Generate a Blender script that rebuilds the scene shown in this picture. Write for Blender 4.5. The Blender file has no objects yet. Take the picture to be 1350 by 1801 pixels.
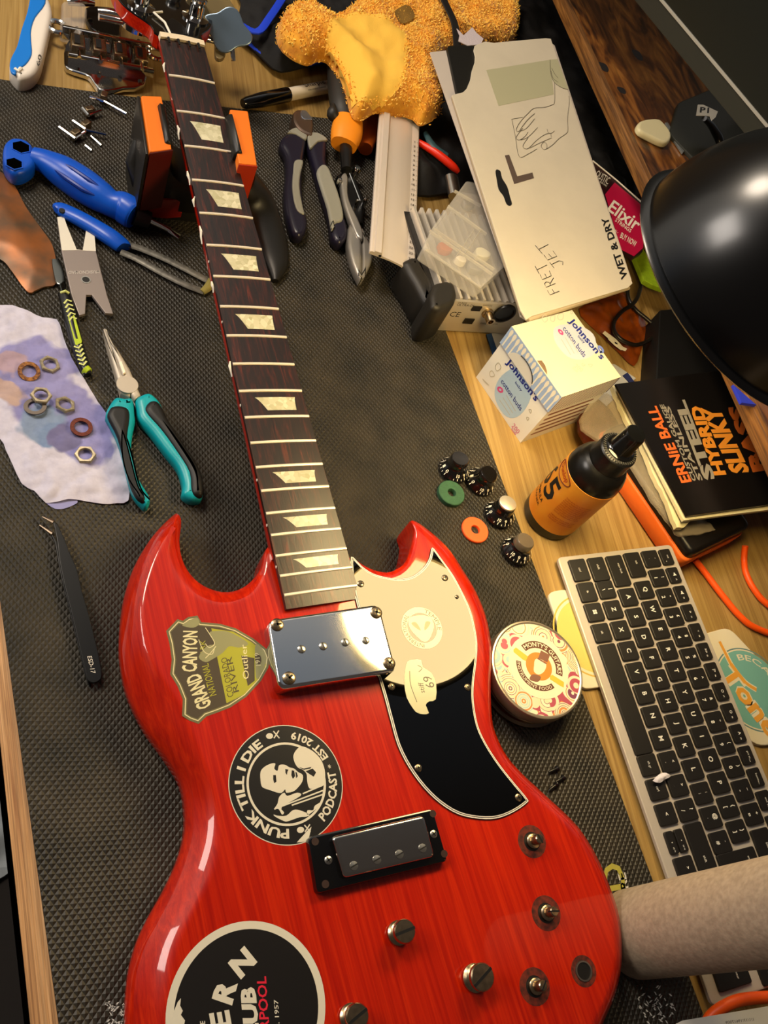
import bpy, math, random
import numpy as np
from mathutils import Matrix, Vector
from mathutils.geometry import delaunay_2d_cdt
random.seed(7); rng = np.random.default_rng(7)
D = bpy.data; SC = bpy.context.scene; COL = SC.collection
PI = math.pi

# ---------------------------------------------------------------- camera, world, lights, exposure
W_, H_, FPX, NX, NY, CZ = 1350, 1801, 1540.2, -15.0, 1823.6, 595.9      # focal length in px, nadir point, height in mm
_n = np.array([(NX-W_/2)/FPX, -(NY-H_/2)/FPX, -1.0]); _n /= np.linalg.norm(_n)
_zc = -_n; _y = np.array([0, 1, 0.]); _y = _y-_zc*(_y@_zc); _y /= np.linalg.norm(_y); _x = np.cross(_y, _zc)
R_ = np.array([_x, _y, _zc])
cd = D.cameras.new('camera'); cam = D.objects.new('camera', cd); COL.objects.link(cam); SC.camera = cam
cd.sensor_fit = 'VERTICAL'; cd.sensor_height = 24; cd.lens = 24*FPX/H_; cd.clip_start = .01; cd.clip_end = 50
M4 = Matrix([[*R_[i], 0] for i in range(3)]+[[0, 0, 0, 1]]); M4.translation = (0, 0, CZ/1000); cam.matrix_world = M4

SC.view_settings.view_transform = 'Standard'; SC.view_settings.look = 'None'
SC.view_settings.gamma = 1; SC.view_settings.use_curve_mapping = False
SC.view_settings.exposure = 0.45

wd = D.worlds.new('world'); SC.world = wd; wd.use_nodes = True
_nt = wd.node_tree; _bg = _nt.nodes['Background']
_tc = _nt.nodes.new('ShaderNodeTexCoord'); _sp = _nt.nodes.new('ShaderNodeSeparateXYZ'); _rp = _nt.nodes.new('ShaderNodeValToRGB')
_nt.links.new(_tc.outputs['Generated'], _sp.inputs[0]); _nt.links.new(_sp.outputs['Y'], _rp.inputs[0])
_nt.links.new(_rp.outputs[0], _bg.inputs['Color'])
_rp.color_ramp.elements[0].position = .10; _rp.color_ramp.elements[0].color = (.055, .045, .04, 1)
_rp.color_ramp.elements[1].position = .30; _rp.color_ramp.elements[1].color = (.17, .19, .22, 1)
_e = _rp.color_ramp.elements.new(.62); _e.color = (.75, .68, .58, 1)
_bg.inputs['Strength'].default_value = .85

def area(name, loc, target, size, sizey, power, color, shape='RECTANGLE'):
    l = D.lights.new(name, 'AREA'); l.shape = shape; l.size = size; l.size_y = sizey; l.energy = power; l.color = color
    o = D.objects.new(name, l); COL.objects.link(o); o.location = loc
    d = Matrix.Translation(loc).to_translation()-Matrix.Translation(target).to_translation()
    o.rotation_euler = d.to_track_quat('Z', 'Y').to_euler(); return o
area('window_light', (-1.1, .75, .95), (.15, .25, 0), .6, .45, 9, (1, .90, .80))
area('ceiling_light', (-.3, 1.1, 1.25), (.4, .75, 0), .4, .4, 10.5, (1, .84, .66), 'DISK')
LAMPC = np.array([426, 318, 306.]); LAMPN = np.array([.185, -.109, 1.]); LAMPN /= np.linalg.norm(LAMPN)
LAMP_W = 21.0

# ---------------------------------------------------------------- pixel <-> place
def ray(x, y): return R_@np.array([(x-W_/2)/FPX, -(y-H_/2)/FPX, -1.])
CAM = np.array([0, 0, CZ])
def PLN(P0, N):
    P0 = np.array(P0, float); N = np.array(N, float)
    def f(x, y, up=0.):
        d = ray(x, y); q = P0+N/np.linalg.norm(N)*up
        return CAM+d*(((q-CAM)@N)/(d@N))
    return f
def G(x, y, z=0.): return PLN((0, 0, z), (0, 0, 1))(x, y)
def GZ(z): return lambda x, y, up=0.: G(x, y, z+up)
def G2(pts, z=0.): return [tuple(G(p[0], p[1], z)[:2]) for p in pts]
def crop(x0, y0, s, pts): return [(x0+a/s, y0+b/s) for a, b in pts]

# ---------------------------------------------------------------- geometry helpers
def cr(pts, n=5, closed=True):
    P = np.array(pts, float); N = len(P); out = []
    rngs = range(N) if closed else range(N-1)
    for i in rngs:
        if closed: a, b, c, d = P[i-1], P[i], P[(i+1) % N], P[(i+2) % N]
        else: a, b, c, d = P[max(i-1, 0)], P[i], P[i+1], P[min(i+2, N-1)]
        for k in range(n):
            t = k/n
            out.append(.5*((2*b)+(c-a)*t+(2*a-5*b+4*c-d)*t*t+(3*b-a-3*c+d)*t**3))
    if not closed: out.append(P[-1])
    return [tuple(o) for o in out]
def ccw(p):
    a = sum(p[i-1][0]*p[i][1]-p[i][0]*p[i-1][1] for i in range(len(p)))
    return list(p) if a > 0 else list(p)[::-1]
def rnd(pts, r, n=4):
    out = []; N = len(pts)
    for i in range(N):
        p = np.array(pts[i][:2], float); a = np.array(pts[i-1][:2], float)-p; b = np.array(pts[(i+1) % N][:2], float)-p
        la, lb = np.linalg.norm(a), np.linalg.norm(b); q = min(r, la*.45, lb*.45)
        A = p+a/la*q; B = p+b/lb*q
        for k in range(n+1):
            t = k/n; out.append(tuple((1-t)**2*A+2*t*(1-t)*p+t*t*B))
    return out
def offs(poly, d):
    P = np.array([p[:2] for p in poly], float); e = np.roll(P, -1, 0)-P
    L = np.linalg.norm(e, axis=1, keepdims=True); L[L == 0] = 1; e = e/L
    nrm = np.stack([-e[:, 1], e[:, 0]], 1); m = nrm+np.roll(nrm, 1, 0); l = np.linalg.norm(m, axis=1, keepdims=True); l[l == 0] = 1; m /= l
    c = np.clip((m*nrm).sum(1, keepdims=True), .5, 1)
    return [tuple(q) for q in P+m*d/c]
def ell(cx, cy, rx, ry=None, n=32, a=0.):
    ry = rx if ry is None else ry
    return [(cx+math.cos(t)*rx*math.cos(a)-math.sin(t)*ry*math.sin(a), cy+math.cos(t)*rx*math.sin(a)+math.sin(t)*ry*math.cos(a)) for t in [2*PI*k/n for k in range(n)]]
def rect(w, h, cx=0, cy=0): return [(cx-w/2, cy-h/2), (cx+w/2, cy-h/2), (cx+w/2, cy+h/2), (cx-w/2, cy+h/2)]

class Fr:
    """local frame in mm"""
    def __init__(s, o=(0, 0, 0), u=(1, 0, 0), v=None, w=None):
        s.o = np.array(o, float); s.u = np.array(u, float); s.u /= np.linalg.norm(s.u)
        if w is None: w = (0, 0, 1)
        w = np.array(w, float); w = w-s.u*(w@s.u); s.w = w/np.linalg.norm(w); s.v = np.cross(s.w, s.u)
    def __call__(s, a, b, c=0.): return s.o+s.u*a+s.v*b+s.w*c
    def at(s, a, b, c=0.): return Fr(s(a, b, c), s.u, None, s.w)
    def rot(s, ang, a=0, b=0, c=0):
        return Fr(s(a, b, c), s.u*math.cos(ang)+s.v*math.sin(ang), None, s.w)
ID = Fr()
_tx = {}; _dim = {}
def glyphs(s, bold=0.):
    k = (s, bold)
    if k in _tx: return _tx[k]
    c = D.curves.new('t', 'FONT'); c.body = s; c.size = 1; c.offset = bold; c.resolution_u = 2
    o = D.objects.new('t', c); COL.objects.link(o); bpy.context.view_layer.update()
    dg = bpy.context.evaluated_depsgraph_get(); me = o.evaluated_get(dg).to_mesh()
    v = np.array([tuple(q.co)[:2] for q in me.vertices]); f = [tuple(p.vertices) for p in me.polygons]
    o.evaluated_get(dg).to_mesh_clear(); D.objects.remove(o); D.curves.remove(c)
    mn, mx = v.min(0), v.max(0); asp = (mx[0]-mn[0])/max(mx[1]-mn[1], 1e-6)
    r = ((v-mn)/np.maximum(mx-mn, 1e-6), f, asp); _tx[k] = r; _dim[k] = tuple(mx-mn); return r

class MB:
    def __init__(s): s.v = []; s.f = []; s.mi = []
    def add(s, V, F, mi=0):
        b = len(s.v); s.v += [tuple(map(float, x)) for x in V]; s.f += [tuple(b+i for i in f) for f in F]; s.mi += [mi]*len(F); return s
    def rings(s, RR, cap0=True, cap1=True, mi=0, closed=True):
        n = len(RR[0]); V = [p for r in RR for p in r]; F = []
        for i in range(len(RR)-1):
            for j in range(n if closed else n-1):
                k = (j+1) % n; F.append((i*n+j, i*n+k, (i+1)*n+k, (i+1)*n+j))
        s.add(V, F, mi); b = len(s.v)-len(V)
        if cap0: s.cap([b+j for j in range(n)][::-1], mi)
        if cap1: s.cap([b+(len(RR)-1)*n+j for j in range(n)], mi)
        return s
    def cap(s, ix, mi=0):
        if len(ix) <= 6: s.f.append(tuple(ix)); s.mi.append(mi); return
        P = np.array([s.v[i] for i in ix]); Q = np.roll(P, -1, 0); N = np.cross(P, Q).sum(0)
        c = P.mean(0); N = np.cross(P-c, Q-c).sum(0); L = np.linalg.norm(N)
        if L < 1e-9: return
        N /= L; u = np.cross(N, (1, 0, 0) if abs(N[0]) < .7 else (0, 1, 0)); u /= np.linalg.norm(u); v = np.cross(N, u)
        X = [Vector(((p-c)@u, (p-c)@v)) for p in P]
        vv, _, ff, ov, _, _ = delaunay_2d_cdt(X, [], [list(range(len(X)))], 1, 1e-5)
        mp = []
        for i, q in enumerate(vv):
            if ov[i]: mp.append(ix[ov[i][0]])
            else: s.v.append(tuple(c+u*q[0]+v*q[1]+N*float(np.mean((P-c)@N)))); mp.append(len(s.v)-1)
        for f in ff:
            a, b_, d = (vv[f[0]], vv[f[1]], vv[f[2]]); cr_ = (b_[0]-a[0])*(d[1]-a[1])-(b_[1]-a[1])*(d[0]-a[0])
            g = [mp[i] for i in f]
            if len(set(g)) < 3: continue
            s.f.append(tuple(g if cr_ > 0 else g[::-1])); s.mi.append(mi)
    def prism(s, poly, z0, z1, bev=0., F=ID, mi=0, seg=2, bot=0.):
        poly = ccw(poly); RR = []
        if bot: RR.append([F(x, y, z0) for x, y in offs(poly, bot)]); RR.append([F(x, y, z0+bot) for x, y in poly])
        else: RR.append([F(x, y, z0) for x, y in poly])
        if bev:
            for k in range(seg+1):
                t = k/seg*PI/2; RR.append([F(x, y, z1-bev+bev*math.sin(t)) for x, y in offs(poly, bev*(1-math.cos(t)))])
            RR.append([F(x, y, z1) for x, y in offs(poly, bev*1.25)])
        else: RR.append([F(x, y, z1) for x, y in poly])
        return s.rings(RR, mi=mi)
    def flat(s, pts3, mi=0):
        b = len(s.v); s.add(pts3, [], mi); s.cap(list(range(b, b+len(pts3))), mi); return s
    def slab(s, pts3, N, h, bev=0., mi=0):
        """top outline in 3D extruded by h against the normal N"""
        N = np.array(N, float); N /= np.linalg.norm(N); o = np.mean(pts3, axis=0); u = np.array(pts3[1])-np.array(pts3[0])
        F = Fr(o, u, None, N); L = [((p-o)@F.u, (p-o)@F.v) for p in map(np.array, pts3)]
        return s.prism(L, -h, 0, bev, F, mi)
    def tube(s, path, r, n=10, flat=1., cap=True, closed=False, mi=0, up=(0, 0, 1), sq=1.):
        P = [np.array(p, float) for p in path]; N = len(P); up = np.array(up, float)
        r = [r]*N if np.isscalar(r) else list(r); RR = []
        for i in range(N):
            a = P[i-1] if (i > 0 or closed) else P[0]; b = P[(i+1) % N] if (i < N-1 or closed) else P[-1]
            t = b-a; t /= (np.linalg.norm(t)+1e-9); sd = np.cross(up, t)
            if np.linalg.norm(sd) < 1e-3: sd = np.cross((1, 0, 0), t)
            sd /= np.linalg.norm(sd); w = np.cross(t, sd)
            ri = r[i] if hasattr(r[i], '__len__') else (r[i], r[i]*flat)
            ring = []
            for k in range(n):
                q = 2*PI*k/n; c, d = math.cos(q), math.sin(q)
                c = math.copysign(abs(c)**sq, c); d = math.copysign(abs(d)**sq, d)
                ring.append(P[i]+sd*c*ri[0]+w*d*ri[1])
            RR.append(ring)
        if closed: RR.append(RR[0]); cap = False
        return s.rings(RR, cap, cap, mi)
    def lathe(s, prof, F=ID, n=32, mi=0, cap0=True, cap1=True):
        return s.rings([[F(r*math.cos(2*PI*k/n), r*math.sin(2*PI*k/n), h) for k in range(n)] for r, h in prof], cap0, cap1, mi)
    def ring2(s, o, i, z0, z1, F=ID, mi=0):
        """annulus between two outlines of equal length"""
        RR = [[F(x, y, z0) for x, y in i], [F(x, y, z0) for x, y in o], [F(x, y, z1) for x, y in o], [F(x, y, z1) for x, y in i]]
        RR.append(RR[0]); return s.rings(RR, False, False, mi)
    def box(s, F, a, b, c, bev=0., mi=0): return s.prism(rect(a, b), 0, c, bev, F, mi)
    def sphere(s, o, r, n=12, sx=(1, 1, 1), mi=0):
        m = max(4, n//2); F = Fr(o)
        return s.rings([[F(r*sx[0]*math.sin(PI*(i+.02)/(m+.04))*math.cos(2*PI*k/n), r*sx[1]*math.sin(PI*(i+.02)/(m+.04))*math.sin(2*PI*k/n), -r*sx[2]*math.cos(PI*(i+.02)/(m+.04))) for k in range(n)] for i in range(m+1)], mi=mi)
    def stroke(s, pts, w, pl, up=.1, sm=4, closed=False, mi=0):
        """flat pen line drawn on a surface: pts in pixels, pl maps a pixel to the surface, w in mm"""
        P = np.array([pl(x, y, up) for x, y in (cr(pts, sm, closed) if sm > 1 and len(pts) > 2 else pts)])
        return s.ribbon(P, w, np.cross(pl(10, 0)-pl(0, 0), pl(0, 0)-pl(0, 10)), mi, closed)
    def ribbon(s, P, w, N, mi=0, closed=False):
        N = N/np.linalg.norm(N); n = len(P); A = []; B = []
        for i in range(n):
            a = P[i-1] if (i or closed) else P[0]; b = P[(i+1) % n] if (i < n-1 or closed) else P[-1]
            t = b-a; t = t/(np.linalg.norm(t)+1e-9); sd = np.cross(N, t)*w/2; A.append(P[i]+sd+N*i*.002); B.append(P[i]-sd+N*i*.002)
        F = [(i, i+1, n+i+1, n+i) for i in range(n-1)]
        if closed: F.append((n-1, 0, n, 2*n-1))
        return s.add(A+B, F, mi)
    def text(s, t, bl, br, tl, pl, up=.12, bold=.0, mi=0):
        V, F, _ = glyphs(t, bold); a, b, c = pl(*bl, up), pl(*br, up), pl(*tl, up)
        return s.add([a+(b-a)*x+(c-a)*y for x, y in V], F, mi)
    def texta(s, t, F, w, h, bold=.0, mi=0, up=.0):
        V, Fc, asp = glyphs(t, bold)
        if not w: k_ = h/.73; w, h = _dim[(t, bold)][0]*k_, _dim[(t, bold)][1]*k_
        return s.add([F((x-.5)*w, (y-.5)*h, up) for x, y in V], Fc, mi)
    def textfn(s, t, fn, bold=.0, mi=0):
        V, F, _ = glyphs(t, bold); V = [tuple(q) for q in V]; F = [(f[0], f[i], f[i+1]) for f in F for i in range(1, len(f)-1)]
        if len(t) < 10:
            for _ in range(2 if len(t) < 4 else 1):
                G_ = []; cc = {}
                def mid(a, b):
                    k = (min(a, b), max(a, b))
                    if k not in cc: V.append(((V[a][0]+V[b][0])/2, (V[a][1]+V[b][1])/2)); cc[k] = len(V)-1
                    return cc[k]
                for a, b, c in F: d, e, g = mid(a, b), mid(b, c), mid(c, a); G_ += [(a, d, g), (d, b, e), (g, e, c), (d, e, g)]
                F = G_
        return s.add([fn(x, y) for x, y in V], F, mi)
    def arc(s, t, F, a0, a1, r0, r1, bold=0., mi=0, up=.1):
        """letters along an arc from angle a0 to a1 (radians); r0 radius of the baseline, r1 of the cap line"""
        return s.textfn(t, lambda x, y: F((r0+(r1-r0)*y)*math.cos(a0+(a1-a0)*x), (r0+(r1-r0)*y)*math.sin(a0+(a1-a0)*x), up), bold, mi)

def inside(P, poly):
    x, y = P[:, 0], P[:, 1]; c = np.zeros(len(P), bool); n = len(poly)
    for i in range(n):
        x1, y1 = poly[i-1]; x2, y2 = poly[i]
        k = ((y1 > y) != (y2 > y)); xi = (x2-x1)*(y-y1)/((y2-y1) if y2 != y1 else 1e-9)+x1
        c ^= k & (x < xi)
    return c
def edist(P, poly):
    best = np.full(len(P), 1e9); near = np.zeros_like(P); Q = np.array(poly)
    for i in range(len(Q)):
        a, b = Q[i-1], Q[i]; e = b-a; t = np.clip(((P-a)@e)/max(e@e, 1e-9), 0, 1); q = a+t[:, None]*e
        d = np.linalg.norm(P-q, axis=1); k = d < best; best[k] = d[k]; near[k] = q[k]
    return best, near
def noise2(P, s, seed=0):
    r = np.random.default_rng(seed); out = np.zeros(len(P))
    for k in range(6):
        a = r.uniform(0, 2*PI); f = (1+.45*k)/s; ph = r.uniform(0, 6.28)
        out += np.sin((P[:, 0]*math.cos(a)+P[:, 1]*math.sin(a))*f*2*PI+ph+1.3*np.sin((P[:, 1]*math.cos(a)-P[:, 0]*math.sin(a))*f*3+ph))/(1+.5*k)
    return out/3
def sheet(poly, hf, step, thick):
    """cloth-like body: outline poly (mm), hf(P, d) -> top height, snapped to the outline, closed underneath"""
    poly = [tuple(p[:2]) for p in poly]; Q = np.array(poly); mn, mx = Q.min(0)-step, Q.max(0)+step
    xs = np.arange(mn[0], mx[0], step); ys = np.arange(mn[1], mx[1], step); nx, ny = len(xs), len(ys)
    X, Y = np.meshgrid(xs, ys, indexing='ij'); P = np.stack([X.ravel(), Y.ravel()], 1)
    cells = []; C = P.reshape(nx, ny, 2); cc = (C[:-1, :-1]+C[1:, 1:])/2; ins = inside(cc.reshape(-1, 2), poly).reshape(nx-1, ny-1)
    idx = np.arange(nx*ny).reshape(nx, ny); used = {}; F = []
    cnt = np.zeros(nx*ny, int)
    for i in range(nx-1):
        for j in range(ny-1):
            if ins[i, j]:
                q = (idx[i, j], idx[i+1, j], idx[i+1, j+1], idx[i, j+1]); F.append(q)
                for k in q: cnt[k] += 1
    u = np.array(sorted({k for q in F for k in q})); mp = {k: i for i, k in enumerate(u)}
    PU = P[u].copy(); bd = cnt[u] < 4; d, near = edist(PU, poly); PU[bd] = near[bd]; d[bd] = 0
    Hh = hf(PU, d); F = [tuple(mp[k] for k in q) for q in F]; n = len(u)
    V = [(PU[i, 0], PU[i, 1], Hh[i]) for i in range(n)]+[(PU[i, 0], PU[i, 1], Hh[i]-(thick[i] if hasattr(thick, '__len__') else thick)) for i in range(n)]
    ed = {}
    for q in F:
        for a, b in zip(q, q[1:]+q[:1]): ed[(a, b)] = 1
    side = [(b, a, a+n, b+n) for (a, b) in ed if (b, a) not in ed]
    m = MB(); m.add(V, F+[tuple(k+n for k in q[::-1]) for q in F]+side); return m

# ---------------------------------------------------------------- objects
ORG = {}
def link(o, label=None, cat=None, group=None, kind=None):
    COL.objects.link(o)
    if label: o['label'] = label
    if cat: o['category'] = cat
    if group: o['group'] = group
    if kind: o['kind'] = kind
    return o
def thing(name, loc, label, cat, group=None):
    o = D.objects.new(name, None); o.empty_display_size = .02; o.location = [c/1000 for c in loc]
    ORG[o.name] = np.array(loc, float); return link(o, label, cat, group)
def obj(name, mb, mat, parent=None, label=None, cat=None, group=None, kind=None, ang=38):
    V = np.array(mb.v)
    if parent is not None: org = ORG[parent.name]
    else: org = np.array([(V[:, 0].min()+V[:, 0].max())/2, (V[:, 1].min()+V[:, 1].max())/2, V[:, 2].min()])
    me = D.meshes.new(name); me.from_pydata([tuple(x) for x in (V-org)/1000], [], mb.f); me.validate()
    for m in (mat if isinstance(mat, (list, tuple)) else [mat]): me.materials.append(m)
    if isinstance(mat, (list, tuple)) and len(me.polygons) == len(mb.mi): me.polygons.foreach_set('material_index', mb.mi)
    me.polygons.foreach_set('use_smooth', [True]*len(me.polygons))
    me.set_sharp_from_angle(angle=math.radians(ang)); me.update()
    o = D.objects.new(name, me)
    if parent is not None: o.parent = parent
    else: o.location = org/1000
    ORG[o.name] = org; return link(o, label, cat, group, kind)

# ---------------------------------------------------------------- materials
def hx(h):
    h = h.lstrip('#'); c = [int(h[i:i+2], 16)/255 for i in (0, 2, 4)]
    return tuple(x/12.92 if x <= .04045 else ((x+.055)/1.055)**2.4 for x in c)+(1,)
def nn(nt, t, **k):
    n = nt.nodes.new('ShaderNode'+t)
    for a, b in k.items(): setattr(n, a, b)
    return n
def mat(name, col, rough=.5, metal=0., coat=0., spec=.5, trans=0., alpha=1., bump=0., bscale=400., var=0., vscale=120., col2=None, emit=None, estr=0., sheen=0., ior=1.45, crough=.05):
    m = D.materials.new(name); m.use_nodes = True; nt = m.node_tree; b = nt.nodes['Principled BSDF']
    c = hx(col) if isinstance(col, str) else col
    I = b.inputs; I['Base Color'].default_value = c; I['Roughness'].default_value = rough; I['Metallic'].default_value = metal
    I['Coat Weight'].default_value = coat; I['Coat Roughness'].default_value = crough; I['Specular IOR Level'].default_value = spec
    I['Transmission Weight'].default_value = trans; I['Alpha'].default_value = alpha; I['IOR'].default_value = ior; I['Sheen Weight'].default_value = sheen
    if emit: I['Emission Color'].default_value = hx(emit); I['Emission Strength'].default_value = estr
    if bump or var:
        tc = nn(nt, 'TexCoord'); n = nn(nt, 'TexNoise'); n.inputs['Scale'].default_value = bscale if not var else vscale; n.inputs['Detail'].default_value = 5
        nt.links.new(tc.outputs['Object'], n.inputs['Vector'])
    if var:
        r = nn(nt, 'ValToRGB'); c2 = hx(col2) if col2 else tuple(x*(1-var) for x in c[:3])+(1,)
        r.color_ramp.elements[0].position = .35; r.color_ramp.elements[0].color = c2; r.color_ramp.elements[1].position = .65; r.color_ramp.elements[1].color = c
        nt.links.new(n.outputs['Fac'], r.inputs[0]); nt.links.new(r.outputs[0], I['Base Color'])
    if bump:
        n2 = nn(nt, 'TexNoise'); n2.inputs['Scale'].default_value = bscale; n2.inputs['Detail'].default_value = 4; nt.links.new(tc.outputs['Object'], n2.inputs['Vector'])
        bp = nn(nt, 'Bump'); bp.inputs['Strength'].default_value = bump; bp.inputs['Distance'].default_value = .0006
        nt.links.new(n2.outputs['Fac'], bp.inputs['Height']); nt.links.new(bp.outputs[0], I['Normal'])
    return m
def wood(name, stops, ang, along, across, rough=.45, coat=0., bump=.15, detail=6, dist=1.5, fine=0.):
    """grain stretched along direction ang (radians, in plan)"""
    m = D.materials.new(name); m.use_nodes = True; nt = m.node_tree; b = nt.nodes['Principled BSDF']; I = b.inputs
    tc = nn(nt, 'TexCoord'); r0 = nn(nt, 'VectorRotate', rotation_type='Z_AXIS'); r0.inputs['Angle'].default_value = -ang
    mp = nn(nt, 'Mapping'); mp.inputs['Scale'].default_value = (along, across, across)
    n = nn(nt, 'TexNoise'); n.inputs['Scale'].default_value = 1; n.inputs['Detail'].default_value = detail; n.inputs['Distortion'].default_value = dist
    nt.links.new(tc.outputs['Object'], r0.inputs['Vector']); nt.links.new(r0.outputs[0], mp.inputs['Vector']); nt.links.new(mp.outputs[0], n.inputs['Vector'])
    r = nn(nt, 'ValToRGB'); el = r.color_ramp.elements
    for i, (p, c) in enumerate(stops):
        e = el[i] if i < 2 else el.new(p)
        e.position = p; e.color = hx(c)
    nt.links.new(n.outputs['Fac'], r.inputs[0]); out = r.outputs[0]
    if fine:
        m2 = nn(nt, 'Mapping'); m2.inputs['Scale'].default_value = (along*3, across*7, across*7); nt.links.new(r0.outputs[0], m2.inputs['Vector'])
        n3 = nn(nt, 'TexNoise'); n3.inputs['Scale'].default_value = 1; n3.inputs['Detail'].default_value = 3; nt.links.new(m2.outputs[0], n3.inputs['Vector'])
        r3 = nn(nt, 'ValToRGB'); r3.color_ramp.elements[0].position = .38; r3.color_ramp.elements[0].color = (1-fine, 1-fine, 1-fine, 1); r3.color_ramp.elements[1].position = .55; r3.color_ramp.elements[1].color = (1, 1, 1, 1)
        nt.links.new(n3.outputs['Fac'], r3.inputs[0])
        mx = nn(nt, 'Mix', data_type='RGBA', blend_type='MULTIPLY'); mx.inputs[0].default_value = 1
        nt.links.new(out, mx.inputs[6]); nt.links.new(r3.outputs[0], mx.inputs[7]); out = mx.outputs[2]
    nt.links.new(out, I['Base Color'])
    I['Roughness'].default_value = rough; I['Coat Weight'].default_value = coat; I['Coat Roughness'].default_value = .04
    if bump:
        bp = nn(nt, 'Bump'); bp.inputs['Strength'].default_value = bump; bp.inputs['Distance'].default_value = .0004
        nt.links.new(n.outputs['Fac'], bp.inputs['Height']); nt.links.new(bp.outputs[0], I['Normal'])
    return m
def mat_tread(name):
    """anti-slip work mat: small pyramids in rows"""
    m = D.materials.new(name); m.use_nodes = True; nt = m.node_tree; I = nt.nodes['Principled BSDF'].inputs
    tc = nn(nt, 'TexCoord'); rt = nn(nt, 'VectorRotate', rotation_type='Z_AXIS'); rt.inputs['Angle'].default_value = math.radians(5)
    mp = nn(nt, 'Mapping'); mp.inputs['Scale'].default_value = (1/.0044, 1/.0058, 1)
    nt.links.new(tc.outputs['Object'], rt.inputs['Vector']); nt.links.new(rt.outputs[0], mp.inputs['Vector'])
    sp = nn(nt, 'SeparateXYZ'); nt.links.new(mp.outputs[0], sp.inputs[0])
    def mth(op, a, b=None, c=None):
        k = nn(nt, 'Math', operation=op)
        for i, q in enumerate((a, b, c)):
            if q is None: continue
            if isinstance(q, (int, float)): k.inputs[i].default_value = q
            else: nt.links.new(q, k.inputs[i])
        return k.outputs[0]
    X, Y = sp.outputs['X'], sp.outputs['Y']; A = mth('ADD', X, Y); B = mth('SUBTRACT', X, Y)
    tri = lambda q: mth('MULTIPLY', mth('ABSOLUTE', mth('SUBTRACT', mth('FRACT', q), .5)), 2.)
    h = mth('SUBTRACT', 1., mth('MAXIMUM', tri(A), tri(B)))
    n = nn(nt, 'TexNoise'); n.inputs['Scale'].default_value = 28; n.inputs['Detail'].default_value = 6; nt.links.new(tc.outputs['Object'], n.inputs['Vector'])
    r = nn(nt, 'ValToRGB'); r.color_ramp.elements[0].position = .3; r.color_ramp.elements[0].color = hx('211f19'); r.color_ramp.elements[1].position = .75; r.color_ramp.elements[1].color = hx('3a3429')
    nt.links.new(n.outputs['Fac'], r.inputs[0])
    nt.links.new(r.outputs[0], I['Base Color'])
    bp = nn(nt, 'Bump'); bp.inputs['Strength'].default_value = .85; bp.inputs['Distance'].default_value = .0011; nt.links.new(h, bp.inputs['Height']); nt.links.new(bp.outputs[0], I['Normal'])
    I['Roughness'].default_value = .5; I['Specular IOR Level'].default_value = .35
    return m

BLACK = mat('black plastic', '0b0b0b', .32); BLACKG = mat('gloss black', '070707', .12, coat=.6)
RUBBER = mat('black rubber', '15130f', .42, bump=.1); CHROME = mat('chrome', 'd8d8d6', .08, 1.); STEEL = mat('brushed steel', 'b5b2ab', .28, 1., bump=.08)
NICKEL = mat('worn nickel', 'b9a383', .25, 1., var=.3, vscale=300); WHITE = mat('white print', 'ece4d2', .5); INK = mat('black print', '0d0c0b', .5)
CREAM = mat('cream print', 'e2dcc0', .5); DGREY = mat('dark grey', '2b2926', .5); GREYM = mat('grey plastic', '8a8880', .5)
ORANGE = mat('orange plastic', 'f27416', .4); REDP = mat('red plastic', 'd01c10', .4)

# ================================================================ THE SETTING: floor, walls, desk, mat, shelf
fl = MB(); fl.box(Fr((0, 0, -740)), 6000, 6000, 10); obj('floor', fl, mat('dark carpet', '1c1714', .9, bump=.4, bscale=900), kind='structure')
#ce = MB(); ce.box(Fr((300, 300, 1800)), 5200, 5200, 20); obj('ceiling', ce, mat('cool white ceiling', '9fa6b0', .9), kind='structure')
wb = MB(); wb.box(Fr((900, 2400, -730)), 4000, 60, 2530); obj('wall_back', wb, mat('warm beige wall', '8a7458', .9), kind='structure')
KTH = -1.5371
desk = thing('desk', (400, 400, -25), 'light oak desk under the black work mat and all the clutter', 'desk')
OAKL = wood('light oak laminate', [(.3, '8a6a38'), (.5, '9f8047'), (.72, 'b19258')], math.radians(-92), 3.5, 160, .42, 0, .06, fine=.12)
PLANK = wood('bare oak edge', [(.3, '8d5f38'), (.5, 'b98a58'), (.72, 'd0a576')], math.radians(-85), 6, 260, .55, 0, .25, fine=.35)
e0, e1 = G(0, 1330), G(50, 1801); dv = (e1-e0)/np.linalg.norm(e1-e0); ea = e0-dv*1500; eb = e0+dv*900
m = MB(); m.prism([tuple(ea[:2]), tuple(eb[:2]), (1500, -800), (1500, 1500)], -24, 0, 1.2); obj('desktop', m, OAKL, desk)
f0, f1 = G(-2, 1040), G(103, 1801); fv = (f1-f0)/np.linalg.norm(f1-f0); fa, fb = f0-fv*1400, f0+fv*800
m = MB(); m.prism([tuple((ea+dv*2+[.6, 0, 0])[:2]), tuple((eb-dv*2+[.6, 0, 0])[:2]), (fb[0]+9, fb[1]), (fa[0]+9, fa[1])], 0, 1.2, .5); obj('edge_board', m, PLANK, desk, label='paler oak board along the front edge')
for q in ((1380, -700), (1380, 1400), (80, -700), (60, 1350)):
    m = MB(); m.box(Fr((q[0], q[1], -730)), 60, 60, 706, 3); obj('leg', m, BLACK, desk)

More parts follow.
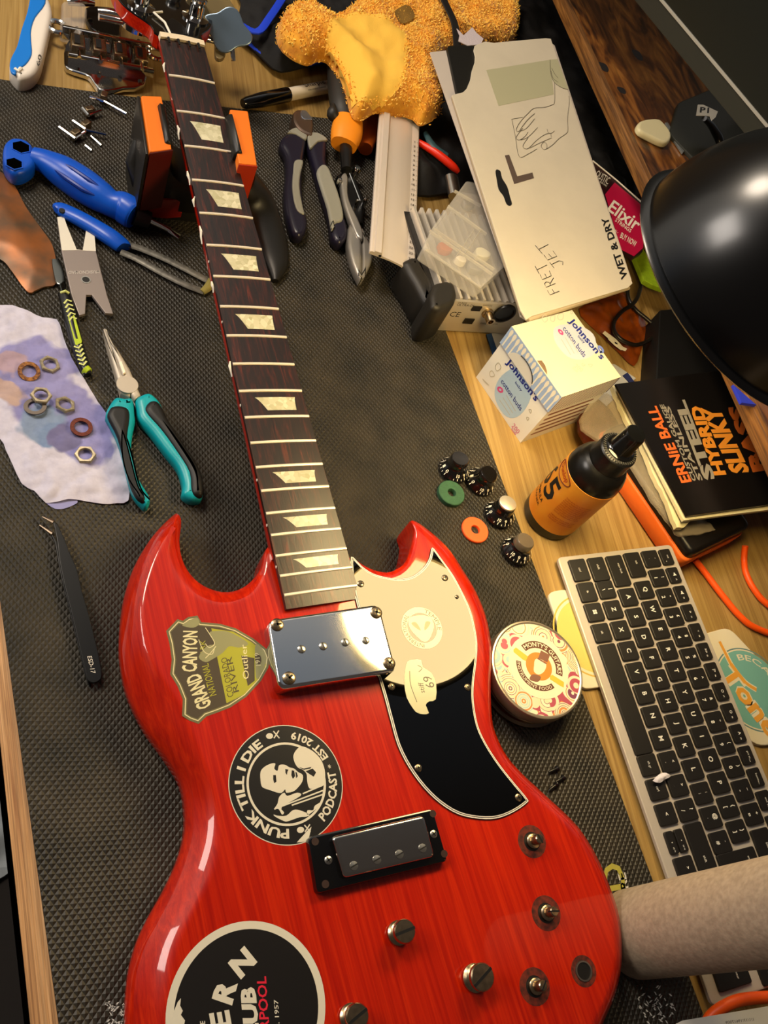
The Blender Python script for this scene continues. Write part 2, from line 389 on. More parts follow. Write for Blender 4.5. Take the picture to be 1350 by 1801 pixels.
# the work mat
ML = [G(-2, 1040, 3), G(103, 1801, 3)]; d = (ML[1]-ML[0]); d /= np.linalg.norm(d)
mL1 = ML[0]-d*545; mL0 = ML[0]+d*650
MR = [G(787, 590, 3), G(1145, 1540, 3)]; d2 = (MR[1]-MR[0]); d2 /= np.linalg.norm(d2); mR0 = MR[1]+d2*420; mR1 = MR[0]-d2*306
wm = thing('work_mat', (220, 350, 1), 'large black diamond-textured rubber work mat under the guitar', 'work mat')
m = MB(); m.prism(rnd([tuple(mL0[:2]), tuple(mR0[:2]), tuple(mR1[:2]), tuple(G(250, 172, 3)[:2]), tuple(G(0, 139, 3)[:2]), tuple(mL1[:2])], 6), 1.3, 3, .6)
obj('rubber_sheet', m, mat_tread('diamond tread rubber'), wm)
T3 = GZ(3)
m = MB(); m.text('D', (1100, 1563), (1094, 1515), (1062, 1570), T3, .15, .02); m.text('W', (1108, 1600), (1100, 1565), (1072, 1606), T3, .15, .02)
obj('printed_letter', m, mat('yellow green print', 'a9a244', .6), wm, label='yellow-green letters by the tube')
m = MB(); m.text('RE', (1105, 1562), (1099, 1534), (1092, 1565), T3, .15, .02)
r2 = random.Random(3)
for x0, y0, x1, y1, nn_ in ((1122, 1728, 1180, 1800, 46), (1150, 1735, 1186, 1790, 26), (186, 1763, 222, 1801, 34)):
    for k in range(nn_):
        x, y = r2.uniform(x0, x1), r2.uniform(y0, y1)
        if x0 > 1000 and abs((x-x0)-(y-y0)*.5) > 22: continue
        a = r2.choice([.9, -.9, .6, -.6]); L = r2.uniform(2.5, 5)
        m.flat([T3(x-L*math.cos(a), y-L*math.sin(a), .15), T3(x, y-2, .15), T3(x+L*math.cos(a), y+L*math.sin(a), .15), T3(x, y+2, .15)])
obj('printed_chevrons', m, mat('chalk white print', 'c9c7bd', .6), wm, label='white print in broken diamond marks')

# raised dark wooden shelf at the upper right
sh = thing('monitor_shelf', (760, 600, 0), 'dark rustic wooden shelf raised along the right side of the desk', 'shelf')
def rustic(name):
    m = wood(name, [(.28, '1c0e05'), (.42, '4f2b10'), (.55, '7c4a1c'), (.72, 'a0692c')], math.radians(-90), 7, 26, .3, .25, .2, 8, 3.2, fine=.3)
    return m
RUS = rustic('dark rustic pine')
EDG = wood('lighter rustic edge', [(.3, '4a2a10'), (.5, '7d5224'), (.7, '9c6c36')], math.radians(-90), 8, 90, .45, .1, .4, 8, 2, fine=.4)
sx = 654.0
m = MB(); m.prism([(sx+3, -500), (1150, -500), (1150, 1500), (sx+3, 1500)], 90.3, 108, 1.); obj('board', m, RUS, sh)
m = MB(); m.prism([(sx, -500), (sx+9, -500), (sx+9, 1500), (sx, 1500)], 90, 108.3, 2.2, bot=1); obj('edge_strip', m, EDG, sh, label='lighter worn front edge')
for y in (-440, 1440):
    m = MB(); m.box(Fr((900, y, 0)), 400, 18, 90.3, 1); obj('leg', m, RUS, sh)
KNT = mat('dark knot wood', '120804', .6)
for x, y, a, b in ((1061, 118, 7, 10), (1121, 97, 7, 12), (1093, 159, 6, 7)):
    m = MB(); c = G(x, y, 108); m.prism(cr([(c[0]+a*math.cos(t)*(1+.2*math.sin(3*t)), c[1]+b*math.sin(t)*(1+.15*math.cos(2*t))) for t in [k*PI/4 for k in range(8)]], 3), 107.9, 108.05); obj('knot', m, KNT, sh)

# monitor standing on the shelf
mo = G(1114, 0, 200); mo2 = G(1321, 251, 200); u = (mo-mo2); u[2] = 0; u /= np.linalg.norm(u)
MF = Fr(mo2-u*330, u, None, (0, 0, 1))          # a along the bottom edge, b behind/front, c up
if (MF.v@np.array([-1, -.3, 0])) < 0: sgn = -1
else: sgn = 1
mn_ = thing('monitor', MF(0, 0, -92), 'black flat monitor standing on the rustic shelf, top right corner', 'monitor')
MBK = mat('matt black monitor plastic', '26271f', .5)
def mface(a0, a1, c0, c1, b0, b1, bev=0.):
    q = MB(); F = Fr(MF.o, MF.u, None, MF.v*sgn)   # local: x along u, y = w x u, z = out of the screen
    s2 = 1 if F.v[2] > 0 else -1
    q.prism([(a0, s2*c0), (a1, s2*c0), (a1, s2*c1), (a0, s2*c1)], b0, b1, bev, F); return q
obj('casing', mface(-40, 900, 0, 380, -28, 0, 1.5), MBK, mn_)
obj('screen', mface(-28, 888, 24, 368, -2, .4), mat('dark satin screen', '12160f', .35, spec=.5), mn_)
obj('chin_highlight', mface(-36, 896, 20, 23, -2, 1.6, .5), mat('painted highlight grey', 'b5b3a8', .35, .3), mn_, label='thin painted highlight line under the screen')  # pale line paints the highlight where screen and bezel meet
m = MB(); m.prism(rnd([tuple(G(x, y, 108)[:2]) for x, y in ((1172, 240), (1188, 186), (1250, 160), (1420, 180), (1420, 330), (1230, 300))], 8), 108.3, 113, 1.5); obj('stand_base', m, MBK, mn_)
c = G(1345, 215, 113); m = MB(); m.box(Fr((c[0]+40, c[1]+25, 112.6)), 60, 16, 120, 4); obj('stand_neck', m, MBK, mn_)

# ================================================================ THE GUITAR
ZT = 37.0
gz0, gt, gth, grl, WN, WE = 95.92, -.102, -1.457, -.06, 41.35, 59.93
gd = np.array([math.cos(gth)*math.cos(gt), math.sin(gth)*math.cos(gt), math.sin(gt)]); gn = np.array([-math.sin(gth), math.cos(gth), 0.]); gu = np.cross(gd, gn)
gn2 = gn*math.cos(grl)+gu*math.sin(grl); gu2 = np.cross(gd, gn2)
if gu2[2] < 0: gu2 = -gu2
NUT = np.array([159.58, 763.04, gz0])
def NK(s, t, c=0.): return NUT+gd*s+gn2*t+gu2*c         # s along the neck from the nut, t across, c up
def fpos(k): return 774.7*(1-2**(-k/12))
def nw(s): return WN+(WE-WN)*s/530.7
gt_ = thing('bass_guitar', (240, 60, 3), 'cherry red double-horned bass guitar lying on its back across the mat, strings off', 'guitar')
CHERRY = wood('cherry lacquered mahogany', [(.3, '9f1404'), (.5, 'b11d05'), (.7, 'c42907')], gth, 6, 210, .3, .8, .02, fine=.12)
CHERRY.node_tree.nodes['Principled BSDF'].inputs['Specular IOR Level'].default_value = .1
body = [((312, 902, 31), (306, 925)), ((302, 907, 28), (300, 935)), ((277, 931, 24), (288, 952)), ((256, 959, 22), (277, 973)), ((235, 997, 20), (265, 1003)), ((221, 1039, 19), (254, 1043)), ((214, 1078, 18), (250, 1085)),
 ((210.5, 1132, 18), (258, 1130)), ((214, 1172, 18), (272, 1165)), ((221, 1207, 18), (293, 1202)), ((235, 1244, 18), (321, 1244)), ((258, 1286, 18), (341, 1290)), ((290, 1330, 18), (358, 1335)), ((318, 1375, 19), (374, 1378)),
 ((327, 1420, 20), (385, 1425)), ((326, 1465, 20), (386, 1472)), ((312, 1515, 20), (377, 1522)), ((288, 1566, 19), (358, 1566)), ((262, 1612, 18), (334, 1614)), ((242, 1655, 18), (316, 1655)), ((229, 1700, 18), (307, 1702)),
 ((223, 1742, 18), (302, 1750)), ((221, 1801, 18), (302, 1803)), ((228, 1860, 18), (312, 1860)), ((270, 1930, 18), (345, 1915)), ((360, 1990, 18), (410, 1955)), ((480, 2030, 18), (505, 1980)), ((640, 2050, 20), (640, 1995)),
 ((780, 2040, 22), (765, 1990)), ((900, 1995, 25), (880, 1960)), ((990, 1920, 28), (970, 1895)), ((1040, 1845, 30), (1022, 1828)), ((1064, 1793, 31), (1048, 1781)), ((1083, 1747, 31), (1067, 1738)), ((1093, 1697, 31), (1078, 1691)),
 ((1093, 1647, 31), (1078, 1647)), ((1087, 1602, 31), (1071, 1606)), ((1070, 1552, 31), (1055, 1559)), ((1054, 1515, 31), (1039, 1522)), ((1033, 1477, 31), (1019, 1486)), ((1008, 1444, 31), (995, 1454)), ((960, 1399, 31), (948, 1410)),
 ((918, 1360, 31), (907, 1371)), ((892, 1330, 31), (880, 1339)), ((875, 1298, 31), (863, 1305)), ((865.5, 1265, 31), (853, 1268)), ((863, 1200, 31), (850, 1200)), ((865, 1150, 31), (852, 1151)), ((860, 1107, 31), (847, 1110)),
 ((850, 1070, 31), (838, 1075)), ((833, 1033, 31), (821, 1039)), ((817, 1007, 31), (805, 1014)), ((793, 970, 31), (782, 979)), ((767, 943, 32), (758, 954)), ((737, 920, 34), (738, 935)), ((722, 915, 35), (732, 930)),
 ((727, 933, 35), (734, 945)), ((723, 960, 35), (731, 968)), ((713, 987, 35), (721, 995)), ((697, 1000, 35), (704, 1011)), ((680, 1006, 35), (682, 1017)), ((657, 1002, 35), (654, 1012)), ((637, 992, 35), (630, 1003)),
 ((617, 980, 35), (600, 995)), ((560, 975, 35), (560, 990)), ((490, 955, 35), (492, 985)), ((468, 965, 35), (474, 992)), ((459, 997, 34), (464, 1022)), ((442.6, 1020, 32), (446, 1046)), ((419, 1036, 31), (420, 1058)),
 ((391, 1040, 31), (388, 1064)), ((358.6, 1029, 31), (353, 1056)), ((335, 1008, 31), (327, 1040)), ((321, 980, 31), (305, 1018)), ((316.6, 950, 31), (291, 985)), ((319, 927, 31), (295, 958)), ((319, 911, 31), (301, 938))]
def spl(P, n=3):
    return [np.array(p) for p in cr(P, n)]
OUT = spl([tuple(G(*a)) for a, b in body]); INN = spl([tuple(G(b[0], b[1], ZT)) for a, b in body])
def mix(a, b, t, z=None):
    q = a*(1-t)+b*t
    if z is not None: q[2] = z
    return q
cen = np.array([240, 60, 0.])
R0 = [np.array([o[0], o[1], 3.2])+(i-o)*np.array([.12, .12, 0]) for o, i in zip(OUT, INN)]
R1 = [np.array([o[0], o[1], min(8., o[2])]) for o in OUT]
R2 = [o+np.array([0, 0, -2.5]) for o in OUT]
R3 = [mix(o, i, .08, o[2]+(ZT-o[2])*.14) for o, i in zip(OUT, INN)]
R4 = [mix(o, i, .45, o[2]+(ZT-o[2])*.60) for o, i in zip(OUT, INN)]
R5 = [mix(o, i, .85, o[2]+(ZT-o[2])*.955) for o, i in zip(OUT, INN)]
R6 = [mix(o, i, 1.0, ZT-.05) for o, i in zip(OUT, INN)]
IP = [(i[0], i[1]) for i in INN]; ar = sum(IP[k-1][0]*IP[k][1]-IP[k][0]*IP[k-1][1] for k in range(len(IP)))
R7 = [np.array([x, y, ZT]) for x, y in offs(IP, 1.8 if ar > 0 else -1.8)]
m = MB(); m.rings([R0, R1, R2, R3, R4, R5, R6, R7]); obj('body', m, CHERRY, gt_, ang=60)

# neck, fretboard, nut, frets
ROSE = wood('rosewood', [(.3, '0f0604'), (.5, '200c06'), (.62, '3a140a'), (.78, '66260f')], gth, 7, 300, .38, .0, .25, 6, 1.2, fine=.35); ROSE.node_tree.nodes['Principled BSDF'].inputs['Specular IOR Level'].default_value = .65
S1 = 541.0
m = MB(); RR = []
for s in np.linspace(-2, S1-40, 14):
    w = nw(s)/2; dp = 17+max(0, (s-380)/120)*5 if s < 470 else 17+(s-380)/120*5
    ring = []
    for k in range(15):
        a = PI*k/14; ring.append(NK(s, -w*math.cos(a), -5.2-dp*math.sin(a)**.8))
    ring += [NK(s, w, -4.4), NK(s, -w, -4.4)]; RR.append(ring)
m.rings(RR); obj('neck', m, CHERRY, gt_, label='dark cherry neck', ang=60)
def board(s0, s1, c0, c1, ex=0.):
    m = MB(); RR = []
    for s in (s0, s1):
        w = nw(s)/2+ex; RR.append([NK(s, -w, c0), NK(s, w, c0)]+[NK(s, w*math.cos(PI*k/8), c1+1.1*(math.sin(PI*k/8)-0)) if False else NK(s, w*(1-2*k/8), c1-.9*((1-2*k/8)**2)+.0) for k in range(9)])
    return m.rings(RR)
obj('fretboard', board(0, S1, -5.0, -.6), ROSE, gt_, label='dark rosewood fretboard, paler towards the body')
IV = mat('ivory nut', 'e4d3b4', .4); FM = mat('fret wire', 'e6dac6', .3, .25)
m = MB(); RR = [[NK(s, t, c) for t, c in ((-WN/2, -5), (WN/2, -5), (WN/2, .9), (0, 2.0), (-WN/2, .9))] for s in (-6, 0)]; m.rings(RR); nut = obj('nut', m, IV, gt_)
m = MB()
for t in (-14, -5, 5, 14): m.prism([(t-.9, -6.1), (t+.9, -6.1), (t+.9, .1), (t-.9, .1)], 1., 2.15, F=Fr(NK(0, 0), gn2, None, gu2) if True else ID)
obj('string_slots', m, INK, nut)
for k in range(1, 21):
    s = fpos(k); w = nw(s)/2; m = MB()
    P = [NK(s, w*(1-2*j/8)*.985, -.45-.9*(1-2*j/8)**2) for j in range(9)]
    m.tube(P, (1.15, 1.0), 8) if False else m.tube(P, [(1.25, .95)]*9, 8, up=tuple(gu2))
    obj('fret', m, FM, gt_)
def pearl():
    m = D.materials.new('pearloid'); m.use_nodes = True; nt = m.node_tree; I = nt.nodes['Principled BSDF'].inputs
    tc = nn(nt, 'TexCoord'); v = nn(nt, 'TexVoronoi'); v.inputs['Scale'].default_value = 260; nt.links.new(tc.outputs['Object'], v.inputs['Vector'])
    r = nn(nt, 'ValToRGB'); r.color_ramp.elements[0].color = hx('a9a47e'); r.color_ramp.elements[1].color = hx('ddd8bb'); nt.links.new(v.outputs['Color'], r.inputs[0]); nt.links.new(r.outputs[0], I['Base Color'])
    I['Roughness'].default_value = .25; return m
PRL = pearl()
for k in (3, 5, 7, 9, 12, 15, 17, 19):
    a, b = fpos(k-1), fpos(k); L = b-a; s0, s1 = a+L*.26, a+L*.76; w = nw(a)/2; off = 1.2
    m = MB(); RR = []
    for q in range(7):
        f_ = q/6; lo = -w*.60+off+w*.30*(f_**.75); hi = w*.66+off-w*.05*math.sin(f_*PI*.5)**.6; s = s0+(s1-s0)*f_
        T_ = [lo+(hi-lo)*j/8 for j in range(9)]
        RR.append([NK(s, t, -.9*(t/w)**2-.45) for t in T_]+[NK(s, t, -.9*(t/w)**2-1.2) for t in T_[::-1]])
    m.rings(RR, True, True); obj('fret_marker', m, PRL, gt_, label='pearly trapezoid inlay')
for k in (3, 5, 7, 9, 12, 15, 17, 19):
    s = (fpos(k)+fpos(k-1))/2; m = MB(); m.lathe([(1.1, 0), (1.1, .3)], Fr(NK(s, -nw(s)/2, -3), gd, None, -gn2), 10); obj('side_dot', m, WHITE, gt_)
for k, (s, L) in enumerate(((28, 8), (100, 13), (150, 12), (178, 7), (207, 16), (262, 9), (337, 12))):
    m = MB(); P = [NK(s+L*t, -nw(s)/2-.5-1.2*abs(math.sin(7*t+k)), -2.5-3*t) for t in (0, .3, .6, 1)]; m.tube(P, [.6, 1.3, .9, .5], 6); obj('flaked_binding', m, WHITE, gt_, label='torn white tape flake on the neck edge')

# headstock with tuners
HF = Fr(NK(-6, 0, -4), -gd, None, gu2)       # a up the headstock, b across
if HF.v@gn2 < 0: sg = -1
else: sg = 1
HT = Fr(HF.o, HF.u*math.cos(math.radians(-14))+HF.w*math.sin(math.radians(-14)), None, HF.w)
hp = [(0, -20), (18, -24), (40, -40), (70, -46), (150, -40), (175, -30), (160, 0), (175, 30), (150, 40), (70, 46), (40, 40), (18, 24), (0, 20)]
m = MB(); m.prism(cr(hp, 3), -14, -1, F=HT, bot=2); obj('headstock', m, CHERRY, gt_, label='cherry red headstock sides')
m = MB(); m.prism(cr(hp, 3), -1, 0.6, .5, F=HT); face = obj('headstock_face', m, BLACKG, gt_, label='gloss black face of the headstock')
m = MB(); m.prism(cr([(7, -7), (7, 7), (20, 9), (34, 0), (20, -9)], 3), .6, 3, .6, F=HT); tr = obj('truss_rod_cover', m, BLACK, gt_)
m = MB(); m.tube([HT(4, -9*sg, 2), HT(22, -10*sg, 3), HT(36, -17*sg, 3.4), HT(41, -8*sg, 3.4)], 1.1, 8); obj('white_edge_line', m, WHITE, gt_)
TBL = mat('blue grey satin metal', '6f8399', .3, .6); TBL2 = mat('cream tuner key', '9c8a62', .3, .5)
for i, (a, b) in enumerate(((48, -26), (112, -24), (48, 26), (112, 24))):
    m = MB(); m.lathe([(13, .5), (13, 2), (9, 3), (7, 4), (7, 14), (5.5, 15), (8, 18), (8, 20), (7, 21)], HT.at(a, b, 0), 24); t = obj('tuner_post', m, CHROME, gt_)
    sd = -1 if b < 0 else 1
    m = MB(); m.tube([HT(a, b, -16), HT(a, sd*62, -16)], 3.2, 12); m.lathe([(15, -19), (15, -14)], HT.at(a, b, 0), 24)
    obj('tuner_shaft', m, CHROME, t)
# two clover-shaped keys seen beside the nut
for (px, py, mt, tw) in ((400, 53, TBL, 0), (372, 4, TBL2, .5)):
    c = G(px, py, 80); F = Fr(c, (.25, .8, .9), None, (-.2, -.72, .66)); r = 21.5
    pl = [(r*(1+.16*math.cos(4*t+tw))*math.cos(t)*.85, r*(1+.14*math.cos(4*t+tw))*math.sin(t)*1.02) for t in [2*PI*k/40 for k in range(40)]]
    m = MB(); m.prism(pl, -2, 2, 1.2, F, bot=1); k_ = obj('tuner_key', m, mt, gt_, label='clover-shaped bass tuner key')
    m = MB(); m.tube([F(-24, -13, -1), F(-12, -8, -1)], 2.4, 8); obj('key_stem', m, CHROME, k_)
c = G(388, 85, 60); m = MB(); m.prism(cr(G2([(378, 66), (386, 68), (392, 84), (396, 98), (388, 106), (378, 100)], 60), 3), 58, 62, 1, ID); obj('tuner_key', m, TBL2, gt_, label='tuner key behind the neck')

# pickguard
pg = [(616.7, 978.3), (636.7, 995), (656.7, 1008), (683, 1015), (706.7, 1017), (726.7, 1011.7), (745, 996.7), (755, 980), (760, 961.7), (775, 980), (796.7, 1010), (813, 1040), (826.7, 1070), (835, 1100), (840, 1133), (838, 1166.7), (834, 1200),
      (833.6, 1232.6), (841, 1275), (855.7, 1307.6), (878.5, 1343), (904.6, 1376), (927.4, 1403.7), (927.4, 1412), (904.6, 1428), (875.3, 1439.6), (842.7, 1440.5), (806.8, 1433), (774, 1413.5), (745, 1385.8), (718.8, 1350), (699, 1310.8), (686, 1265), (676.5, 1229), (668, 1200), (650, 1140), (632, 1080), (620, 1030)]
PG = cr(G2(pg, 38.5), 3); a_ = sum(PG[k-1][0]*PG[k][1]-PG[k][0]*PG[k-1][1] for k in range(len(PG))); PG = PG if a_ > 0 else PG[::-1]
m = MB(); m.prism(PG, 37.05, 37.9)
pgo = obj('pickguard', m, INK, gt_, label='glossy black layered pickguard')
for i, (o, z0, z1, mt, nm) in enumerate(((.35, 37.9, 38.2, WHITE, 'white_ply'), (1.1, 38.2, 38.35, INK, 'black_ply'), (1.5, 38.35, 38.5, WHITE, 'white_ply'))):
    m = MB(); m.prism(offs(PG, o), z0, z1); obj(nm, m, mt, pgo)
m = MB(); m.prism(offs(PG, 2.2), 38.5, 38.75); obj('top_ply', m, mat('mirror black pickguard', '040404', .02, spec=.5), pgo)
def screw(c, r, parent, mt, cross=True, N=(0, 0, 1), name='screw', h=1.0, ang=.5):
    F = Fr(c, (math.cos(ang), math.sin(ang), 0), None, N); m = MB(); m.lathe([(r, 0), (r*.98, h*.5), (r*.7, h*.9), (r*.05, h)], F, 20); s = obj(name, m, mt, parent)
    m = MB()
    for q in ((0, 1) if cross else (0,)): m.prism(rect(r*1.25 if q else r*.32, r*.32 if q else r*(1.25 if cross else 1.9)), h*.85, h*1.06, F=F)
    obj('slot', m, INK, s)
    return s
for x, y in ((634, 1027), (782, 1016.5), (688, 1208), (822, 1209), (735, 1351), (911, 1403), (803, 1050)):
    screw(G(x, y, 38.7), 2.7 if y != 1050 else 1.6, pgo, NICKEL, ang=.3+x)

# neck pickup cover (chrome, four corner screws, four pole screws)
PF = Fr((0, 0, 0))
cov = G2([(470, 1090), (667, 1062), (698, 1181), (491, 1213)], 50)
m = MB(); m.prism(rnd(cov, 6), 36.9, 50, 2.2, seg=4); pk = obj('neck_pickup', m, mat('chrome pickup cover', 'd9d7d2', .07, 1., bump=.03, bscale=60), gt_, label='large chrome pickup cover at the end of the neck')
for x, y in ((487, 1099), (661, 1077.7), (684, 1166.7), (508, 1193)): screw(G(x, y, 50), 4.6, pk, NICKEL, h=1.6, ang=x)
for x, y in ((530, 1142), (568, 1136.7), (606.7, 1130), (642.7, 1126.7)): screw(G(x, y, 50), 2.9, pk, STEEL, False, name='pole_screw', ang=.25)
# bridge pickup with its ring
rg = G2([(541, 1472), (761, 1421.6), (787, 1514.5), (557.5, 1571.6)], 43)
m = MB(); m.prism(rnd(rg, 3), 36.9, 43, 1.2); bp_ = obj('bridge_pickup', m, BLACKG, gt_, label='small chrome pickup in a black plastic ring')
cv = G2([(583.6, 1470.5), (746, 1433), (765, 1506), (604.7, 1544)], 48)
m = MB(); m.prism(rnd(cv, 3), 42, 48, 1.8, seg=4); pc = obj('pickup_cover', m, mat('dim chrome cover', 'b9b4aa', .12, 1., bump=.05, bscale=90), bp_)
for x, y in ((622, 1522.7), (662.4, 1512), (702, 1502.5), (742.6, 1491.7)): screw(G(x, y, 48), 2.6, bp_, STEEL, False, name='pole_screw', ang=.3) if False else None
for x, y in ((622, 1522.7), (662.4, 1512), (702, 1502.5), (742.6, 1491.7)):
    m = MB(); m.lathe([(2.8, 0), (2.7, .6), (.1, .9)], Fr(G(x, y, 48)), 18); s_ = obj('pole_screw', m, STEEL, bp_); m = MB(); m.prism(rect(5, .8), .5, 1.0, F=Fr(G(x, y, 48), (.95, .3, 0))); obj('slot', m, INK, s_)
for x, y in ((577, 1513), (762, 1467)): screw(G(x, y, 43), 2.6, bp_, STEEL)
SHB = mat('screw hole brown', '2a120a', .6)
for x, y in ((554, 1480), (572, 1555), (761, 1431), (781, 1501.5)): m = MB(); m.prism(ell(*G(x, y, 43)[:2], 2.4, n=16), 42.6, 43.1); obj('screw_hole', m, SHB, bp_)

# bridge studs, pot shafts, empty pot hole
for x, y in ((703, 1640), (838, 1719.5), (620, 1788)):
    big = 1.15 if x == 838 else 1.
    m = MB(); m.lathe([(7.2*big, 37), (7.2*big, 39), (6*big, 40), (6.6*big, 42), (5*big, 43), (5*big, 46), (7*big, 46.6), (7*big, 49), (6.4*big, 49.8), (.1, 50)], Fr((*G(x, y, 41)[:2], 0)), 30)
    st = obj('bridge_stud', m, NICKEL, gt_); c = G(x, y, 41); m = MB()
    a = {703: .15, 838: .5, 620: .4}[x]; F = Fr((c[0], c[1], 0), (math.cos(a), math.sin(a), 0)); m.prism(rect(13.5*big, 1.7), 48.8, 50.15, F=F); obj('slot', m, INK, st)
BRN = mat('bare worn wood ring', '6e2410', .6, var=.5, col2='3a1208', vscale=300)
for i, (x, y) in enumerate(((935, 1480), (960, 1606), (940, 1735), (1026, 1708))):
    c = G(x, y, 37); m = MB(); o = ell(c[0], c[1], 11 if i != 3 else 9.5, n=28); q = ell(c[0], c[1], 6.4, n=28); m.ring2(o, q, 37.0, 37.12); po = obj('control_hole', m, BRN, gt_, label='worn ring round a control hole')
    m = MB(); m.prism(ell(c[0], c[1], 6.4, n=24), 36.9, 37.08); obj('hole', m, INK, po)
    if i < 3:
        m = MB(); m.lathe([(5, 37), (5, 39.5), (4.3, 40), (3.2, 40.2), (3.2, 48), (2.6, 48.6), (.1, 48.7)], Fr((c[0], c[1], 0)), 22); sh_ = obj('potentiometer_shaft', m, NICKEL, gt_)
        m = MB(); m.prism(rect(1.0, 6.6), 45, 48.9, F=Fr((c[0], c[1], 0), (math.cos(i+.4), math.sin(i+.4), 0))); obj('slot', m, INK, sh_)
    else:
        m = MB(); m.ring2(ell(c[0], c[1], 6.2, n=24), ell(c[0], c[1], 5.2, n=24), 37.08, 37.6); obj('metal_rim', m, STEEL, po)

# ---------------------------------------------------------------- desk lamp
lt = thing('desk_lamp', (900, 160, 108), 'black domed desk lamp with a glossy shade hanging over the right side', 'lamp')
ax = np.cross(LAMPN, (0, 1, 0)); LF = Fr(LAMPC, ax, None, LAMPN); rr = 85.
def dome(r, hh, n=16): return [(r*math.cos(PI/2*k/n)**.85, hh*math.sin(PI/2*k/n)) for k in range(n)]
outp = [(rr+1.5, -1.5), (rr+3, 0), (rr+1.5, 2), (rr-2, 3)]+[(a, 3+b) for a, b in dome(rr-2, 96)][1:]+[(16, 97), (16, 120), (14, 126), (.1, 127)]
inn = [(.1, 92)]+[(a, b) for a, b in dome(rr-3, 92)][::-1]
m = MB(); m.lathe(inn+[(rr-.5, -1)]+outp, LF, 72); 
nf = len(inn); m.mi = [1 if i//72 < nf else 0 for i in range(len(m.f))]
lb = mat('lamp black enamel', '050505', .3, coat=.5, crough=.2); lc = mat('lamp white lining', 'd8c79a', .5)
me_ = obj('shade', m, [lb, lc], lt, label='glossy black domed shade with pale lining', ang=50)
m = MB(); m.lathe([(.1, 4), (81.5, 4), (81.5, 9), (.1, 10)], LF, 64); obj('diffuser', m, mat('glowing diffuser', 'fff0d0', .4, emit='fddd9c', estr=LAMP_W), lt, label='glowing cream diffuser inside the shade')
m = MB(); m.tube([LF(0, 0, 60), LF(0, 0, 95)], 13, 16); obj('socket', m, BLACK, lt)
m = MB(); m.tube([LF(0, 0, 120), LF(25, -10, 150), (600, 320, 470), (900, 160, 430)], 6, 10); m.tube([(900, 160, 436), (900, 160, 120)], 7, 10); obj('arm', m, BLACK, lt)
m = MB(); m.lathe([(60, 0), (60, 10), (50, 18), (.1, 20)], Fr((900, 160, 108.2)), 30); obj('base', m, BLACK, lt)

# ================================================================ GUITAR STICKERS
PV = 'printed vinyl '
def sticker(name, poly3, mt, parent, label, h=.12):
    m = MB(); m.slab(poly3, (0, 0, 1), h); return obj(name, m, mt, parent, label=label)
# national park shield
C2 = lambda pts: crop(200, 880, 4.287, pts)
T37 = GZ(37.05)
out = C2([(395, 985), (480, 895), (520, 908), (560, 880), (630, 868), (660, 918), (800, 930), (920, 965), (1050, 1040), (1150, 1120), (1176, 1185), (1165, 1260), (1110, 1360), (1000, 1480), (880, 1560), (780, 1600), (700, 1628), (640, 1685), (570, 1660), (515, 1625), (520, 1500), (480, 1400), (425, 1310), (437, 1200), (420, 1080)])
S_OL = mat('sticker olive border', '6b6543', .35); S_BR = mat('sticker brown', '4a4030', .35); S_GR = mat('sticker lime', 'a3a12d', .35); S_CR = mat('sticker cream', 'd8cfa0', .35); S_GY = mat('sticker grey green', '8d8b62', .35)
sg1 = G2(out, 37.2); sg1 = ccw(sg1)
m = MB(); m.prism(sg1, 37.02, 37.15); st = obj('park_sticker', m, S_OL, gt_, label='shield-shaped olive national park sticker')
m = MB(); o1 = offs(sg1, 1.5); o2 = offs(sg1, 2.1); m.ring2(o1, o2, 37.15, 37.22); obj('border_line', m, S_CR, st)
m = MB(); m.prism(offs(sg1, 2.9), 37.15, 37.2); obj('brown_panel', m, S_BR, st)
P2 = lambda pts, z=37.25: G2(C2(pts), z)
m = MB(); m.prism(P2([(735, 965), (900, 990), (1040, 1070), (1140, 1150), (1148, 1240), (1080, 1360), (980, 1465), (850, 1530)]), 37.2, 37.26); obj('lime_panel', m, S_GR, st)
m = MB(); m.prism(P2([(960, 1170), (1060, 1190), (1062, 1360), (1010, 1400)]), 37.26, 37.3); m.prism(ell(*P2([(1088, 1195)])[0], 4.0, 2.2, a=1.6), 37.26, 37.3); obj('brown_patch', m, S_BR, st)
m = MB(); m.prism(cr(P2([(720, 1000), (770, 985), (860, 990), (980, 1050), (1010, 1090), (940, 1110), (870, 1100), (820, 1150), (740, 1200), (690, 1220), (640, 1180), (700, 1100), (760, 1080)]), 3), 37.26, 37.32)
m.prism(cr(P2([(520, 935), (580, 900), (630, 885), (645, 930), (600, 960), (530, 950)]), 3), 37.2, 37.26)
m.prism(cr(P2([(1070, 1080), (1140, 1150), (1145, 1230), (1080, 1350), (1066, 1240)]), 3), 37.26, 37.28); obj('elk_drawing', m, S_GY, st, label='grey elk and grass drawing')
m = MB(); q = lambda *a: [C2([p])[0] for p in a]
for t, a, b, c in (('GRAND', (742, 1545), (648, 1295), (632, 1590)), ('CANYON', (628, 1292), (634, 985), (512, 1292))): m.text(t, *q(a, b, c), T37, .22, .03)
for pts in (((690, 960), (730, 1020), (760, 1080), (720, 1110), (690, 1080)), ((640, 1050), (680, 1140), (740, 1160), (760, 1110)), ((690, 1190), (730, 1150), (770, 1100))): m.stroke(C2(list(pts)), .5, T37, .34)
m.text('Outlier', *q((1020, 1345), (1000, 1085), (975, 1350)), T37, .28); m.text('1919', *q((1108, 1245), (1096, 1150), (1072, 1248)), T37, .3)
obj('lettering', m, S_CR, st)
m = MB(); m.text('NATIONAL', *q((775, 1465), (712, 1225), (722, 1480)), T37, .24); m.text('PARK', *q((692, 1190), (690, 1055), (652, 1192)), T37, .24); obj('yellow_lettering', m, S_GR, st)
